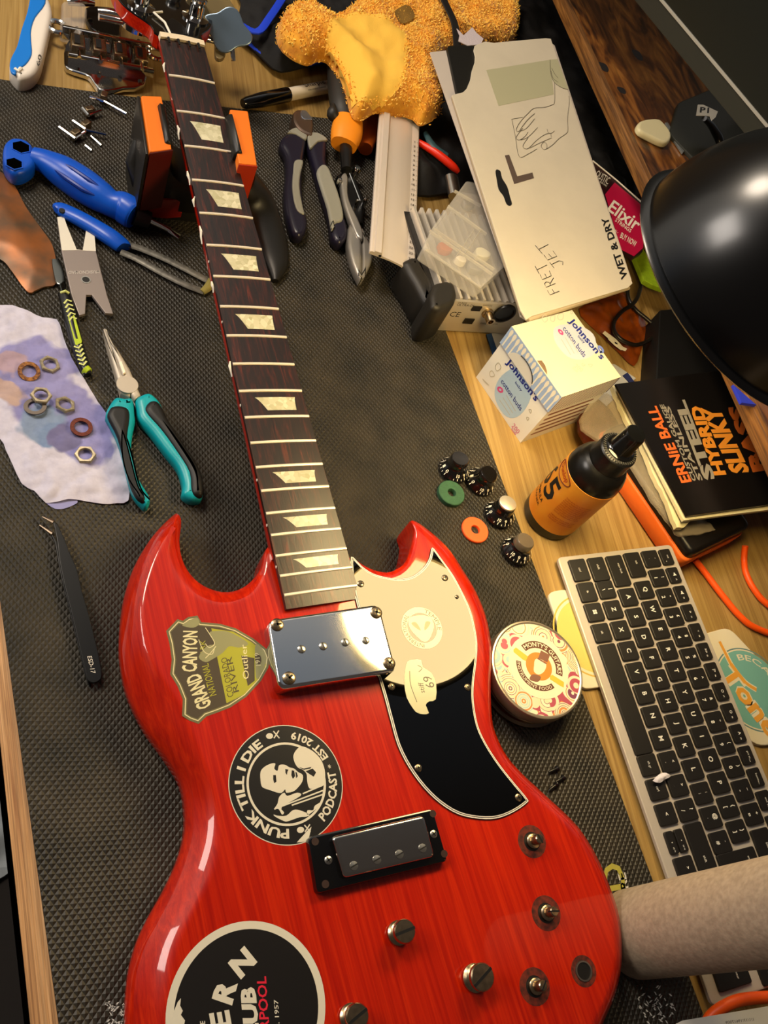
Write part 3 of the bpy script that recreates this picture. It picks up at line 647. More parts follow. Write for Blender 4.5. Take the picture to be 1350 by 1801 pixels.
m = MB(); m.text('COLORADO', *q((905, 1475), (852, 1180), (858, 1490)), T37, .24); m.text('RIVER', *q((945, 1440), (888, 1175), (903, 1452)), T37, .24)
m.text('LICENSE #0231', *q((808, 1415), (775, 1180), (795, 1418)), T37, .2); obj('dark_lettering', m, S_BR, st)

# round podcast sticker
S_BK = mat('sticker black', '14110f', .35, coat=.3); S_WH = mat('sticker off-white', 'd3ccb8', .35)
C4 = lambda pts: crop(380, 1240, 5.192, pts)
c = G(504.2, 1377.7, 37.2); RS = np.linalg.norm(G(604, 1378, 37.2)-G(404.5, 1377.7, 37.2))/2
m = MB(); m.prism(ell(c[0], c[1], RS+.25, n=72), 37.02, 37.12); st = obj('podcast_sticker', m, S_WH, gt_, label='round black podcast sticker with a face in the middle')
m = MB(); m.prism(ell(c[0], c[1], RS-.3, n=72), 37.12, 37.17); obj('black_disc', m, S_BK, st)
k = RS/100
m = MB(); m.ring2(ell(c[0], c[1], RS*.70, n=72), ell(c[0], c[1], RS*.66, n=72), 37.17, 37.23); obj('white_ring', m, S_WH, st)
SF = Fr((c[0], c[1], 37.17))
def ang(px, py):
    q_ = G(px, py, 37.2)-c; return math.atan2(q_[1], q_[0])
def A4(x, y): return ang(*C4([(x, y)])[0])
m = MB()
a0 = A4(665, 1160); a1 = A4(400, 330)
if a1 > a0: a1 -= 2*PI
m.arc('PUNK TILL I DIE', SF, a0, a1, RS*.74, RS*.90, .035, up=.06)
a0 = A4(955, 1035); a1 = A4(1065, 605)
m.arc('PODCAST', SF, a0, a1, RS*.905, RS*.75, .03, up=.06)
a0 = A4(985, 500); a1 = A4(685, 260); m.arc('EST 2019', SF, a0, a1, RS*.90, RS*.76, .03, up=.06)
m.arc('*', SF, A4(1035, 560)-.04, A4(1035, 560)+.04, RS*.86, RS*.80, .01, up=.06)
obj('lettering', m, S_WH, st)
PL4 = lambda pts: G2(C4(pts), 37.2)
m = MB()
face = [(405, 690), (405, 610), (440, 565), (500, 535), (540, 535), (530, 580), (560, 600), (575, 550), (625, 545), (670, 570), (710, 580), (745, 610), (790, 640), (785, 700), (740, 760), (700, 790), (640, 800), (630, 770), (600, 800), (560, 800), (500, 780), (440, 760), (415, 740)]
glove = [(705, 460), (740, 400), (790, 378), (880, 420), (950, 490), (985, 570), (995, 650), (985, 730), (900, 760), (850, 760), (830, 690), (825, 630), (790, 590), (745, 570), (715, 520)]
arm = [(560, 900), (575, 840), (620, 800), (650, 830), (740, 800), (770, 830), (600, 930), (620, 980), (600, 1000), (570, 950), (530, 950)]
hand = [(525, 1000), (560, 1010), (640, 1010), (700, 960), (760, 960), (850, 1000), (820, 1020), (760, 1025), (660, 1060), (620, 1060), (540, 1020)]
arm2 = [(885, 960), (900, 920), (960, 880), (970, 840), (980, 800), (985, 720), (960, 870), (930, 930), (860, 990), (830, 1000), (835, 960)]
for pol in (face, glove, arm, hand, arm2): m.prism(cr(PL4(pol), 3), 37.17, 37.24)
for a, b in (((530, 950), (975, 780)), ((690, 915), (978, 815)), ((790, 810), (975, 730))):
    m.stroke(C4([a, b]), .9, T37, .21, sm=1)
for cx_, cy_ in ((487, 283), (770, 1140)):
    m.prism(ell(*PL4([(cx_, cy_)])[0], 2.4, 1.9, n=14), 37.17, 37.24)
    for dx1, dy1, dx2, dy2 in ((45, -45, 90, 20), (50, 20, 85, -50)): m.stroke(C4([(cx_+dx1-10, cy_+dy1), (cx_+dx2, cy_+dy2)]), .8, T37, .2, sm=1)
m.prism(PL4([(735, 1255), (830, 1150), (870, 1110), (850, 1200), (830, 1245)]), 37.17, 37.22)
obj('figure_drawing', m, S_WH, st, label='white stencil drawing of a face, boxing glove and bass')
m = MB()
for pol in ([(520, 640), (545, 640), (550, 700), (530, 715), (520, 680)], [(630, 585), (660, 590), (650, 610), (645, 640), (632, 620)], [(690, 595), (712, 600), (720, 650), (700, 675), (685, 640)], [(722, 610), (735, 615), (745, 650), (730, 670)],
            [(750, 565), (800, 580), (870, 565), (860, 580), (800, 592)], [(815, 605), (880, 580), (912, 615), (890, 655), (850, 630)]): m.prism(PL4(pol), 37.24, 37.28)
obj('black_details', m, S_BK, st)

# big club sticker
C6 = lambda pts: crop(200, 1560, 3.068, pts)
c = G(436, 1776, 37.2); RB = np.linalg.norm(G(575.5, 1776, 37.2)-G(296, 1776, 37.2))/2
m = MB(); m.prism(ell(c[0], c[1], RB, n=80), 37.02, 37.12); st = obj('club_sticker', m, S_WH, gt_, label='large round black club sticker with a cream rim')
m = MB(); m.prism(ell(c[0], c[1], RB*.905, n=80), 37.12, 37.17); obj('black_disc', m, S_BK, st)
m = MB()
for t, a, b, d_ in (('E', (640, 765), (622, 662), (530, 785)), ('R', (638, 640), (670, 520), (528, 602)), ('N', (686, 500), (775, 405), (614, 410)), ('V', (628, 880), (632, 785), (520, 890))): m.text(t, *C6([a, b, d_]), T37, .16, .05)
m.text('CLUB', *C6([(800, 930), (765, 540), (712, 932)]), T37, .16, .05); m.text('Est. 1957', *C6([(897, 800), (886, 608), (874, 801)]), T37, .16, .01)
m.text('THE', *C6([(497, 790), (492, 722), (470, 792)]), T37, .16, .01)
obj('lettering', m, S_WH, st)
m = MB(); m.text('LIVERPOOL', *C6([(852, 940), (822, 482), (798, 942)]), T37, .16, .02); obj('red_lettering', m, mat('pinkish red print', 'd22138', .4), st)
m = MB(); rr_ = random.Random(5)
pts = C6([(310, 760), (345, 690), (352, 640), (362, 600)]); pr_ = C6([(385, 770), (378, 700), (372, 650), (366, 600)])
m.prism(G2(C6([(300, 780), (312, 700), (345, 620), (362, 600), (358, 640), (372, 668), (362, 690), (384, 720), (378, 752), (395, 780)]), 37.2), 37.17, 37.22); obj('scuffed_patch', m, S_WH, st)
# clear-edged stickers on the pickguard
T38 = GZ(38.75); AL = mat('clear sticker film', 'b9b68c', .12, alpha=.55); AL2 = mat('pale sticker print', 'd5d0a8', .2, alpha=.8)
c = G(742, 1104, 38.9); rs = np.linalg.norm(G(777, 1110, 38.8)-G(706, 1110, 38.8))/2
m = MB(); m.ring2(ell(c[0], c[1], rs, n=48), ell(c[0], c[1], rs*.72, n=48), 38.77, 38.85); st = obj('alien_sticker', m, AL2, gt_, label='small round sticker with a long-eyed head')
F = Fr((c[0], c[1], 38.85)); m = MB(); m.arc('INTERNATIONAL', F, 4.6, 2.3, rs*.76, rs*.95, up=.05); m.arc('TEMPLE', F, 1.2, -.2, rs*.76, rs*.95, up=.05); obj('lettering', m, S_BR, st)
m = MB(); m.prism(cr([(c[0]+x, c[1]+y) for x, y in ((-9, 8), (0, 10), (9, 8), (10, 0), (4, -9), (0, -11), (-4, -9), (-10, 0))], 3), 38.77, 38.84); ah = obj('head_shape', m, AL2, st)
m = MB()
for sx_ in (-1, 1): m.prism(cr([(c[0]+sx_*x, c[1]+y) for x, y in ((1.5, -2), (5, 0), (8, 4), (4, 4.5))], 3), 38.84, 38.9)
obj('eyes', m, S_GY, st)
out = crop(450, 900, 3, [(800, 790), (830, 780), (870, 782), (880, 820), (925, 850), (950, 910), (948, 990), (915, 1000), (895, 1020), (912, 1062), (880, 1068), (850, 1060), (830, 1040), (795, 980), (782, 900), (788, 830)])
s2 = cr(G2(out, 38.9), 2); m = MB(); m.prism(s2, 38.77, 38.85); st = obj('mascot_sticker', m, AL2, gt_, label='small pale die-cut sticker below the alien sticker')
m = MB(); m.text('69', (765, 1208), (757, 1188), (750, 1211), T38, .14); m.text('stiff', (747, 1218), (744, 1200), (738, 1219), T38, .14); m.stroke([(720, 1180), (722, 1205), (733, 1235)], .5, T38, .14); m.stroke([(734, 1170), (742, 1175), (736, 1182)], .5, T38, .14); obj('lettering', m, S_BR, st)

# ================================================================ NECK REST AND THINGS AROUND THE NECK
nr = thing('neck_rest', (210, 640, 3), 'black neck cradle with orange padded arms holding up the guitar neck', 'stand')
OR1 = mat('orange pad', 'e8761a', .45, bump=.1); OR2 = mat('red orange pad side', 'a31c08', .45)
def orange(px, ztop, zbot, lab):
    P = G2(px, ztop); m = MB(); m.prism(rnd(P, 1.5), 24, ztop, 1.); return obj('pad', m, OR1, nr, label=lab)
orange([(248, 168), (284, 169), (302, 262), (263, 267)], 88, 40, 'left orange pad'); orange([(404, 192), (436, 195), (452, 290), (420, 287)], 88, 40, 'right orange pad')
for pts, col, nm in (([(263, 267), (303, 261)], '4a0a04', 'maroon front of the left pad, its shade painted in'), ([(420, 287), (452, 290)], 'a82c0c', 'red-orange front of the right pad, its shade painted in')):  # orange pad fronts in shadow; the shade is painted as darker reds
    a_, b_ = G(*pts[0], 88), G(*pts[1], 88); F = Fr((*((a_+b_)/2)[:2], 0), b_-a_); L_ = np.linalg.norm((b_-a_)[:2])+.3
    m = MB(); m.prism(rect(L_, 1.2, 0, -.75), 23.5, 87.2, .2, F=F); obj('pad_front_shade', m, mat(nm, col, .35), nr, label=nm)
a_, b_ = G(247, 167, 88), G(262, 268, 88); F = Fr((*((a_+b_)/2)[:2], 0), b_-a_); L_ = np.linalg.norm((b_-a_)[:2]); sd_ = 1 if F.v[0] < 0 else -1
m = MB(); m.prism(rect(L_+1, 2.4, 0, sd_*1.4), 3.2, 86.5, .8, F=F); obj('outer_shell', m, RUBBER, nr, label='black shell on the left side')
m = MB(); m.tube([tuple(q) for q in (G(252, 250, 56), G(246, 285, 42), G(250, 315, 28), G(262, 340, 14))], [(9, 8), (13, 9), (14, 9), (12, 6)], 16); obj('foot', m, RUBBER, nr)
m = MB()
A_, B_ = G(262, 215, 88), G(437, 240, 88); mid = (A_+B_)/2; FU = Fr((mid[0], mid[1], 0), (B_-A_)*np.array([1, 1, 0]))
hw = np.linalg.norm((B_-A_)[:2])/2
q1_, q2_ = hw-9.5, hw-17
prof = [(-q1_, 87), (-q2_, 87), (-q2_+1, 66), (-18, 52), (0, 46), (18, 52), (q2_-1, 66), (q2_, 87), (q1_, 87), (q1_, 40), (q1_-6, 20), (0, 14), (-q1_+6, 20), (-q1_, 40)]
F = Fr(FU.o, FU.u, None, FU.v); # x across, y = -z..., z along neck
s2_ = 1 if F.v[2] > 0 else -1
m.prism([(x, s2_*z) for x, z in cr(prof, 3)], -24, 24, 2, F, bot=1)
obj('cradle', m, RUBBER, nr, ang=60)
m = MB(); fl_ = cr([tuple(q) for q in (G(430, 320, 36), G(448, 345, 24), G(462, 380, 14), G(478, 425, 10), G(486, 465, 9), G(484, 494, 7))], 4, False); rf = [(18, 12), (18, 12), (18, 10), (16, 7), (11, 5), (3, 3)]; rf = [tuple(q) for q in cr(rf, 4, False)]; m.tube(fl_, rf, 18); obj('foot', m, RUBBER, nr)
m = MB(); m.prism(cr([tuple(FU(x, y)[:2]) for x, y in ((-hw+4, -18), (hw-4, -18), (hw-4, 22), (-hw+4, 22))], 3), 3.1, 26, 2); obj('base', m, RUBBER, nr)
m = MB(); m.prism(G2([(258, 275), (303, 268), (318, 300), (325, 350), (300, 352), (255, 348)], 30), 8, 30, 3); obj('lower_pad_shade', m, mat('pad red with painted shade', '7d1007', .35), nr, label='lower pad with its shade painted dark red')  # orange frame front in shadow, its shade put into a deep red colour

def folded(px, ztop, zbot, mt, **k): pass
def worm(px, n=6):
    """px: (x, y, z centre, half width mm, half height mm)"""
    P = cr([(*G(a[0], a[1], a[2]), a[3], a[4]) for a in px], n, False); return [p[:3] for p in P], [(p[3], p[4]) for p in P]

# bass bridge lying on the desk, chrome
bb = thing('bass_bridge', (95, 870, 0), 'chrome four-saddle bass bridge lying on the desk beside the headstock', 'bridge')
base = G2(crop(90, 0, 4.355, [(110, 300), (100, 400), (120, 470), (230, 510), (300, 540), (360, 625), (440, 650), (560, 625), (720, 600), (740, 400), (480, 300), (250, 220), (180, 215)]), 14)
m = MB(); m.prism(cr(base, 2), 2, 7, 1.5); obj('base_plate', m, CHROME, bb)
u_ = G(268, 90, 14)-G(112, 58, 14); BF = Fr(G(118, 92, 7), u_); L = np.linalg.norm(u_[:2])
m = MB(); m.box(BF.at(L/2-4, 22), L, 4, 13, 1); obj('front_rail', m, CHROME, bb)
m = MB(); m.box(BF.at(L/2-2, -12), L*.95, 4, 9, 1); obj('back_rail', m, CHROME, bb)
for i in range(4):
    c_ = BF.at(10+i*(L-26)/3, 6, 1); m = MB(); m.box(c_, 13, 20, 11, 1.5); sd_ = obj('saddle', m, NICKEL, bb)
    m = MB(); m.tube([c_(0, -22, 7), c_(0, 24, 7)], 2, 8); obj('intonation_screw', m, CHROME, sd_)
    m = MB(); m.prism(rect(5, 13), 5, 11.6, F=c_.at(-1, 0)); obj('string_groove', m, INK, sd_)
for x, y in ((100, 50), (275, 97)):
    c_ = G(x, y, 12); m = MB(); m.tube([c_+9*np.array([math.cos(t), math.sin(t), .2]) for t in np.linspace(.6, 5.2, 12)], 2.6, 8); obj('post_hook', m, CHROME, bb)
# clear plastic blister beside it
cb = MB(); P = cr(G2([(112, 0), (150, 5), (152, 30), (142, 62), (125, 45), (108, 40), (108, 15)], 20), 3); cb.prism(P, .5, 20, 4)
FILM = mat('clear plastic', 'dcd6cc', .15, trans=.0, alpha=.22); obj('plastic_blister', cb, FILM, label='clear plastic blister behind the chrome bridge', cat='packaging')
# chrome loose tuner behind
tk = thing('loose_tuner', G(160, 8, 10), 'chrome bass tuner arm lying between the bridge and the headstock', 'tuner')
m = MB(); m.tube([G(118, 4, 16), G(140, 2, 18), G(165, 6, 16)], [3, 5, 3], 10); m.tube([G(172, 18, 30), G(195, 20, 32), G(214, 26, 34)], [(5, 3), (5, 3), (3, 3)], 12); obj('arm', m, CHROME, tk)
m = MB(); m.prism(cr(G2([(150, 10), (186, 8), (212, 22), (212, 60), (240, 76), (190, 62), (160, 45)], 8), 3), .3, 6, 2); obj('dark_patch', m, BLACKG, tk)  # flat gloss black shape filling the dark area beside the headstock

# saddle screws scattered on the mat
for i, (a, b, c_, d_, lab) in enumerate((((158, 170), (182, 178), (222, 200), 1, 'chrome cross-shaped saddle screw at the top of the group on the mat'), ((145, 190), (156, 203), (178, 194), 0, 'short chrome saddle with a bright stub, second of the group'), ((128, 213), (150, 228), (186, 236), 0, 'chrome saddle piece third down with a long pin'),
      ((104, 224), (132, 244), (150, 232), 0, 'longest chrome saddle screw at the bottom left of the group'))):
    g = thing('saddle_screw', G(*b, 3), lab, 'screw', 'chrome bridge screws on the mat')
    m = MB(); m.tube([G(*a, 9), G(*b, 9)], 1.7, 8); obj('shank', m, CHROME, g)
    m = MB(); m.box(Fr(G(*b, 3.1), G(*a)-G(*b)), 6, 9, 9, 1); obj('block', m, NICKEL, g)
    m = MB(); m.tube([G(*b, 8), G(*c_, 8)], 1.3, 8); obj('pin', m, CHROME, g)
for a, b, lab in (((160, 240), (178, 256), 'small bright pin lying right of the saddle screws'), ((150, 256), (161, 265), 'tiniest bright pin below the saddle screws')):
    m = MB(); m.tube([G(*a, 4.4), G(*b, 4.4)], 1.3, 8); obj('pin', m, CHROME, label=lab, cat='pin', group='chrome bridge screws on the mat')

# blue and white folding knife
kn = thing('pocket_tool', G(50, 70, 0), 'blue and white plastic handled folding tool, top left corner', 'knife')
hw_ = [(75, -20), (88, 0), (92, 22), (88, 45), (80, 80), (72, 110), (58, 130), (38, 136), (27, 130), (17, 115), (20, 100), (30, 80), (38, 50), (48, 20), (58, -20)]
m = MB(); m.prism(cr(G2(hw_, 18), 3), .3, 18, 5, seg=4, bot=2); obj('handle', m, mat('white plastic', 'e6ded2', .4), kn, label='white handle shell', ang=60)
m = MB(); m.prism(cr(G2([(58, -20), (48, 20), (38, 50), (30, 80), (20, 100), (17, 114), (20, 126), (28, 130), (30, 122), (45, 113), (56, 95), (55, 70), (55, 52), (62, 30), (80, 5), (76, -20)], 19), 3), 17, 19, 1.2, seg=3); obj('grip', m, mat('sky blue plastic', '1878d6', .35), kn, label='sky blue grip', ang=60)
m = MB(); m.tube([G(26, 122, 18), G(32, 126, 18), G(37, 121, 18)], 2.2, 8); obj('blade_tip', m, WHITE, kn)
m = MB(); m.text('60', (69, 117), (74, 98), (63, 113), GZ(18), .2); obj('mark', m, DGREY, kn)

# blue truss rod screwdriver with hex ring
BLU = mat('royal blue plastic', '0b4fc0', .33, bump=.05); BLU2 = mat('deep blue groove', '0a2f8a', .4)
sd = thing('hex_driver', G(140, 320, 3), 'fat royal blue driver with two hex holes in its round end', 'screwdriver')
z0 = 17
P, r = worm([(58, 278, 16, 9, 9), (80, 285, z0, 10.5, 10), (110, 302, z0, 14, 13), (145, 325, z0, 15, 14), (175, 345, z0, 13.5, 13), (196, 358, z0, 11.5, 11), (214, 364, z0, 13, 13), (232, 375, z0, 13.5, 13), (238, 379, z0, 12.5, 12)])
m = MB(); m.tube(P, r, 28, sq=.9); obj('handle', m, BLU, sd, ang=60)
m = MB()
for off_ in (-9.5, 0, 9):
    A = np.array([G(95, 296, z0), G(125, 317, z0), (G(155, 338, z0)), G(178, 350, z0)]); t_ = A[-1]-A[0]; t_ /= np.linalg.norm(t_); s_ = np.cross((0, 0, 1), t_)
    hh = math.sqrt(max(0, 13.2**2-off_**2)); m.tube([A[0]+s_*off_*.7+np.array([0, 0, hh*.75]), A[1]+s_*off_+np.array([0, 0, hh*.96]), A[2]+s_*off_+np.array([0, 0, hh*1.0]), A[3]+s_*off_*.8+np.array([0, 0, hh*.84])], [.8, 2.1, 2.1, .8], 8)
obj('grip_grooves', m, BLU2, sd, label='darker lengthwise grip grooves')
c_ = G(33, 268, 14); m = MB()
hexr = lambda cx, cy, r, n=24: [(cx+(r/max(abs(math.cos(((t+PI/6) % (PI/3))-PI/6)), .5))*math.cos(t), cy+(r/max(abs(math.cos(((t+PI/6) % (PI/3))-PI/6)), .5))*math.sin(t)) for t in [2*PI*k/n for k in range(n)]]
m.prism(cr(G2([(8, 250), (20, 240), (40, 241), (55, 250), (62, 265), (62, 285), (50, 297), (35, 303), (20, 300), (8, 285), (5, 268)], 22), 3), 5, 22, 5, seg=4, bot=3); obj('ring_end', m, BLU, sd, ang=60)
for (x, y, a, b, r_) in ((37, 259, 0, 0, 6.6), (25, 288, 0, 0, 6.0)):
    q = G(x, y, 22); m = MB(); m.prism(hexr(q[0], q[1], r_), 21.2, 22.15); h_ = obj('hex_hole', m, mat('hex hole', '030303', 1., spec=0.), sd, label='dark hexagonal hole')
    m = MB(); m.ring2(hexr(q[0], q[1], r_*1.14), hexr(q[0], q[1], r_), 21.2, 22.5); obj('hex_rim', m, BLU, h_)
P, r = worm([(236, 378, z0, 9, 9), (262, 388, 14, 8, 8)], 3); m = MB(); m.tube(P, r, 20); obj('collar', m, BLACK, sd)
P, r = worm([(262, 388, 13, 2.6, 2.6), (296, 404, 10, 2.6, 2.6), (300, 406, 10, 3.2, 1.6), (316, 416, 9, 3.6, .6)], 3); m = MB(); m.tube(P, r, 12); obj('blade', m, CHROME, sd)

# blue handled string cutter
sr = thing('fork_cutter', G(230, 430, 3), 'blue handled tool with a long two-pronged scuffed metal blade', 'tool')
P, r = worm([(97, 368, 9, 4, 3), (106, 368, 9, 7, 4), (135, 382, 10, 7.5, 5), (170, 402, 10, 8, 5.5), (195, 418, 10, 8.5, 5.5), (214, 432, 9, 8, 4.5), (217, 435, 9, 6.5, 4)], 5); m = MB(); m.tube(P, r, 18, sq=.85); obj('handle', m, BLU, sr, ang=60)
q = G(109, 370, 13.5); m = MB(); m.prism(ell(q[0], q[1], 2.6, n=14), 12.6, 13.7); obj('hanging_hole', m, INK, sr)
SCF = mat('scuffed metal', '8d8a80', .35, .5, var=.4, vscale=220)
for pts in ([(225, 430), (250, 438), (290, 455), (330, 475), (366, 494)], [(212, 443), (240, 455), (285, 480), (325, 500), (358, 513)]):
    P, r = worm([(x, y, 8-i*.6, 3.6, 1.2) for i, (x, y) in enumerate(pts)], 4); m = MB(); m.tube(P, r, 8); obj('prong', m, SCF, sr)
P, r = worm([(372, 492, 7, 3.2, 2), (366, 505, 6, 4, 2), (355, 514, 6, 3, 2)], 3); m = MB(); m.tube(P, r, 10); obj('blade_tip', m, mat('yellowed tip', '8c8040', .5), sr)

# forked metal tool with small engraved word
ft = thing('forked_tool', G(150, 460, 3), 'flat steel forked string-lifter plate with a round hole', 'tool')
C5 = lambda pts: crop(0, 220, 3.375, pts)
m = MB(); m.prism(G2(C5([(338, 545), (378, 540), (398, 600), (455, 740), (490, 740), (515, 600), (512, 548), (552, 546), (570, 750), (636, 1010), (672, 1120), (625, 1115), (545, 1008), (512, 1008), (505, 1120), (470, 1128), (425, 1010), (365, 742)]), 9), 6.5, 9, .5)
obj('plate', m, mat('satin steel plate', '8a807c', .4, .3, bump=.05), ft)
for pol in ([(340, 546), (378, 542), (398, 600), (455, 738), (490, 742), (372, 744), (366, 738)], [(492, 738), (515, 600), (513, 550), (551, 548), (569, 748), (490, 744)]):
    m = MB(); m.prism(G2(C5(pol), 9.1), 8.9, 9.15); obj('bright_tine', m, mat('bright white steel', 'd9d4c6', .45, .3), ft, label='bright upper tine')
q = G(151, 492, 9.1); m = MB(); m.ring2(ell(q[0], q[1], 4, n=20), ell(q[0], q[1], 3, n=20), 8.8, 9.35); h_ = obj('hole_rim', m, STEEL, ft); m = MB(); m.prism(ell(q[0], q[1], 3.1, n=20), 8.9, 9.12); obj('hole', m, INK, h_)
m = MB(); m.text('MUSICNOMAD', *C5([(590, 862), (405, 866), (590, 880)]), GZ(9), .2, .01); obj('engraved_word', m, mat('pale engraving', 'b9b2ab', .5), ft)

# bronze coloured leather flap at the left edge
P = cr(G2([(-60, 330), (-20, 300), (0, 300), (25, 325), (45, 362), (72, 400), (92, 430), (100, 470), (98, 498), (78, 503), (62, 510), (52, 514), (38, 500), (20, 475), (0, 455), (-60, 430)], 6), 4)
m = sheet(P, lambda Q, d: 5.5+np.minimum(d*.12, 2.2)+noise2(Q, 60, 4)*.5, 2.5, 1.2)
obj('scraper_blade', m, mat('tarnished copper steel', '96592c', .32, .35, var=.5, col2='564636', vscale=32, bump=.02), label='tarnished brown curved metal scraper at the left edge', cat='scraper')

# hobby knife with lime chevrons
hk = thing('craft_knife', G(125, 570, 3), 'slim black craft chisel with lime chevron grip, tip under the forked plate', 'knife')
P, r = worm([(98, 457, 7, 3.2, 1.2), (101, 470, 7, 4.2, 1.2), (106, 496, 7, 3.8, 1.2), (109, 502, 7, 2.2, 1.5), (113, 518, 7.5, 2.2, 2)], 3); m = MB(); m.tube(P, r, 10, sq=.6); obj('blade', m, mat('dark chrome blade', '6f7270', .12, 1.), hk)
P, r = worm([(113, 516, 8, 5, 4), (118, 535, 8, 5.5, 4.8), (128, 580, 8, 5.2, 4.8), (140, 620, 8, 4.8, 4.5), (150, 648, 8, 4.2, 4), (154, 660, 8, 3, 3)], 4); m = MB(); m.tube(P, r, 18); obj('handle', m, BLACK, hk)
LIME = mat('lime rubber', 'a9c01c', .5)
zt = GZ(12.6); m = MB()
d_ = np.array([26, 96.])/99.5; n_ = np.array([-d_[1], d_[0]])
def chev(c, s):
    c = np.array(c, float); return [tuple(c+n_*7*k+d_*(-abs(k)*5*s)) for k in (-1, 0, 1)]
PLM = mat('pale lime print', 'c9cf7a', .5)
for i in range(10):
    m = MB(); m.stroke(chev((118+i*2.2, 527+i*7.6), -1) if i < 5 else chev((138+(i-5)*2.2, 612+(i-5)*7.4), 1), 1.5, zt, .2, sm=1); obj('chevron', m, PLM, hk)
m = MB(); m.tube([G(107, 515, 11), G(115, 512, 13.4), G(121, 516, 12)], 1.2, 8); obj('top_band', m, PLM, hk)
m = MB(); m.slab([zt(*p) for p in rnd([(119, 556), (131, 553), (145, 602), (133, 608)], 4)], (0, 0, 1), 1, .4); obj('grip_panel', m, LIME, hk)
m = MB(); P, r = worm([(150, 650, 9, 4.2, 4.2), (156, 655, 9, 3.6, 3.6)], 2); m.tube(P, r, 12); obj('end_cap', m, LIME, hk)

# paper towel
tw_px = [(-40, 528), (0, 535), (22, 535), (50, 546), (75, 557), (100, 560), (108, 580), (118, 610), (132, 640), (150, 668), (172, 705), (190, 730), (205, 765), (218, 800), (227, 840), (226, 880), (205, 884), (180, 886), (150, 880), (120, 878), (82, 884), (60, 862), (38, 850), (22, 815), (10, 790), (0, 770), (-40, 750)]
def towel():
    m = D.materials.new('blue stained tissue'); m.use_nodes = True; nt = m.node_tree; I = nt.nodes['Principled BSDF'].inputs
    tc = nn(nt, 'TexCoord'); I['Roughness'].default_value = .9
    base = None; nz = nn(nt, 'TexNoise'); nz.inputs['Scale'].default_value = 45; nt.links.new(tc.outputs['Object'], nz.inputs['Vector'])
    sc_ = nn(nt, 'VectorMath', operation='MULTIPLY_ADD'); sc_.inputs[1].default_value = (.034, .034, 0); sc_.inputs[2].default_value = (-.017, -.017, 0); nt.links.new(nz.outputs['Color'], sc_.inputs[0])
    ad = nn(nt, 'VectorMath', operation='ADD'); nt.links.new(tc.outputs['Object'], ad.inputs[0]); nt.links.new(sc_.outputs[0], ad.inputs[1])
    cur = None
    def blob(px, py, r, cur, col):
        q = (G(px, py, 5)-TORG)/1000
        ds = nn(nt, 'VectorMath', operation='DISTANCE'); ds.inputs[1].default_value = (q[0], q[1], 0)
        fl_ = nn(nt, 'VectorMath', operation='MULTIPLY'); fl_.inputs[1].default_value = (1, 1, 0); nt.links.new(ad.outputs[0], fl_.inputs[0]); nt.links.new(fl_.outputs[0], ds.inputs[0])
        mr = nn(nt, 'MapRange'); mr.inputs['From Min'].default_value = r; mr.inputs['From Max'].default_value = r*.8; nt.links.new(ds.outputs['Value'], mr.inputs['Value'])
        mx = nn(nt, 'Mix', data_type='RGBA'); nt.links.new(mr.outputs[0], mx.inputs[0]); mx.inputs[7].default_value = hx(col)
        if cur is None: mx.inputs[6].default_value = hx('c6c3d6')
        else: nt.links.new(cur, mx.inputs[6])
        return mx.outputs[2]
    for px, py, r, col in ((45, 640, .026, '8b88bb'), (100, 640, .019, '8f8cbf'), (60, 690, .030, '8784b6'), (110, 700, .022, '8c89bb'), (150, 740, .026, '8582b6'), (160, 790, .020, '8a88bd'), (75, 745, .020, '7d8fae'), (90, 765, .016, '7489ad'), (20, 640, .012, 'a68f9e'), (10, 690, .013, 'b39a94'), (110, 770, .014, '6d6a94')): cur = blob(px, py, r, cur, col)
    n4 = nn(nt, 'TexNoise'); n4.inputs['Scale'].default_value = 160; n4.inputs['Detail'].default_value = 5; nt.links.new(tc.outputs['Object'], n4.inputs['Vector'])
    r4 = nn(nt, 'ValToRGB'); r4.color_ramp.elements[0].position = .3; r4.color_ramp.elements[0].color = (.85, .85, .88, 1); r4.color_ramp.elements[1].position = .6; nt.links.new(n4.outputs['Fac'], r4.inputs[0])
    mx = nn(nt, 'Mix', data_type='RGBA', blend_type='MULTIPLY'); mx.inputs[0].default_value = 1; nt.links.new(cur, mx.inputs[6]); nt.links.new(r4.outputs[0], mx.inputs[7]); nt.links.new(mx.outputs[2], I['Base Color'])
    bp = nn(nt, 'Bump'); bp.inputs['Strength'].default_value = .5; bp.inputs['Distance'].default_value = .0012; nt.links.new(n4.outputs['Fac'], bp.inputs['Height']); nt.links.new(bp.outputs[0], I['Normal'])
    return m
tp = cr(G2(tw_px, 5), 2)
def tz(Q, d): return 3.9+np.minimum(d*.15, 1.6)+np.abs(noise2(Q, 46, 8))*2.2+noise2(Q, 14, 3)*.35*np.minimum(d/6, 1)
m = sheet(tp, tz, 1.8, .7); V_ = np.array(m.v); TORG = np.array([(V_[:, 0].min()+V_[:, 0].max())/2, (V_[:, 1].min()+V_[:, 1].max())/2, V_[:, 2].min()])
tws = obj('paper_towel', m, towel(), label='white paper towel soaked with blue stains under the rusty nuts', cat='tissue')
m = sheet(cr(G2([(80, 880), (120, 876), (138, 882), (118, 893), (97, 895)], 3.6), 3), lambda Q, d: 3.7+d*0, 2, .4); obj('paper_towel', m, mat('shaded blue tissue', '8f8fc0', .9), label='folded under-layer of blue tissue at the towel bottom', cat='tissue')

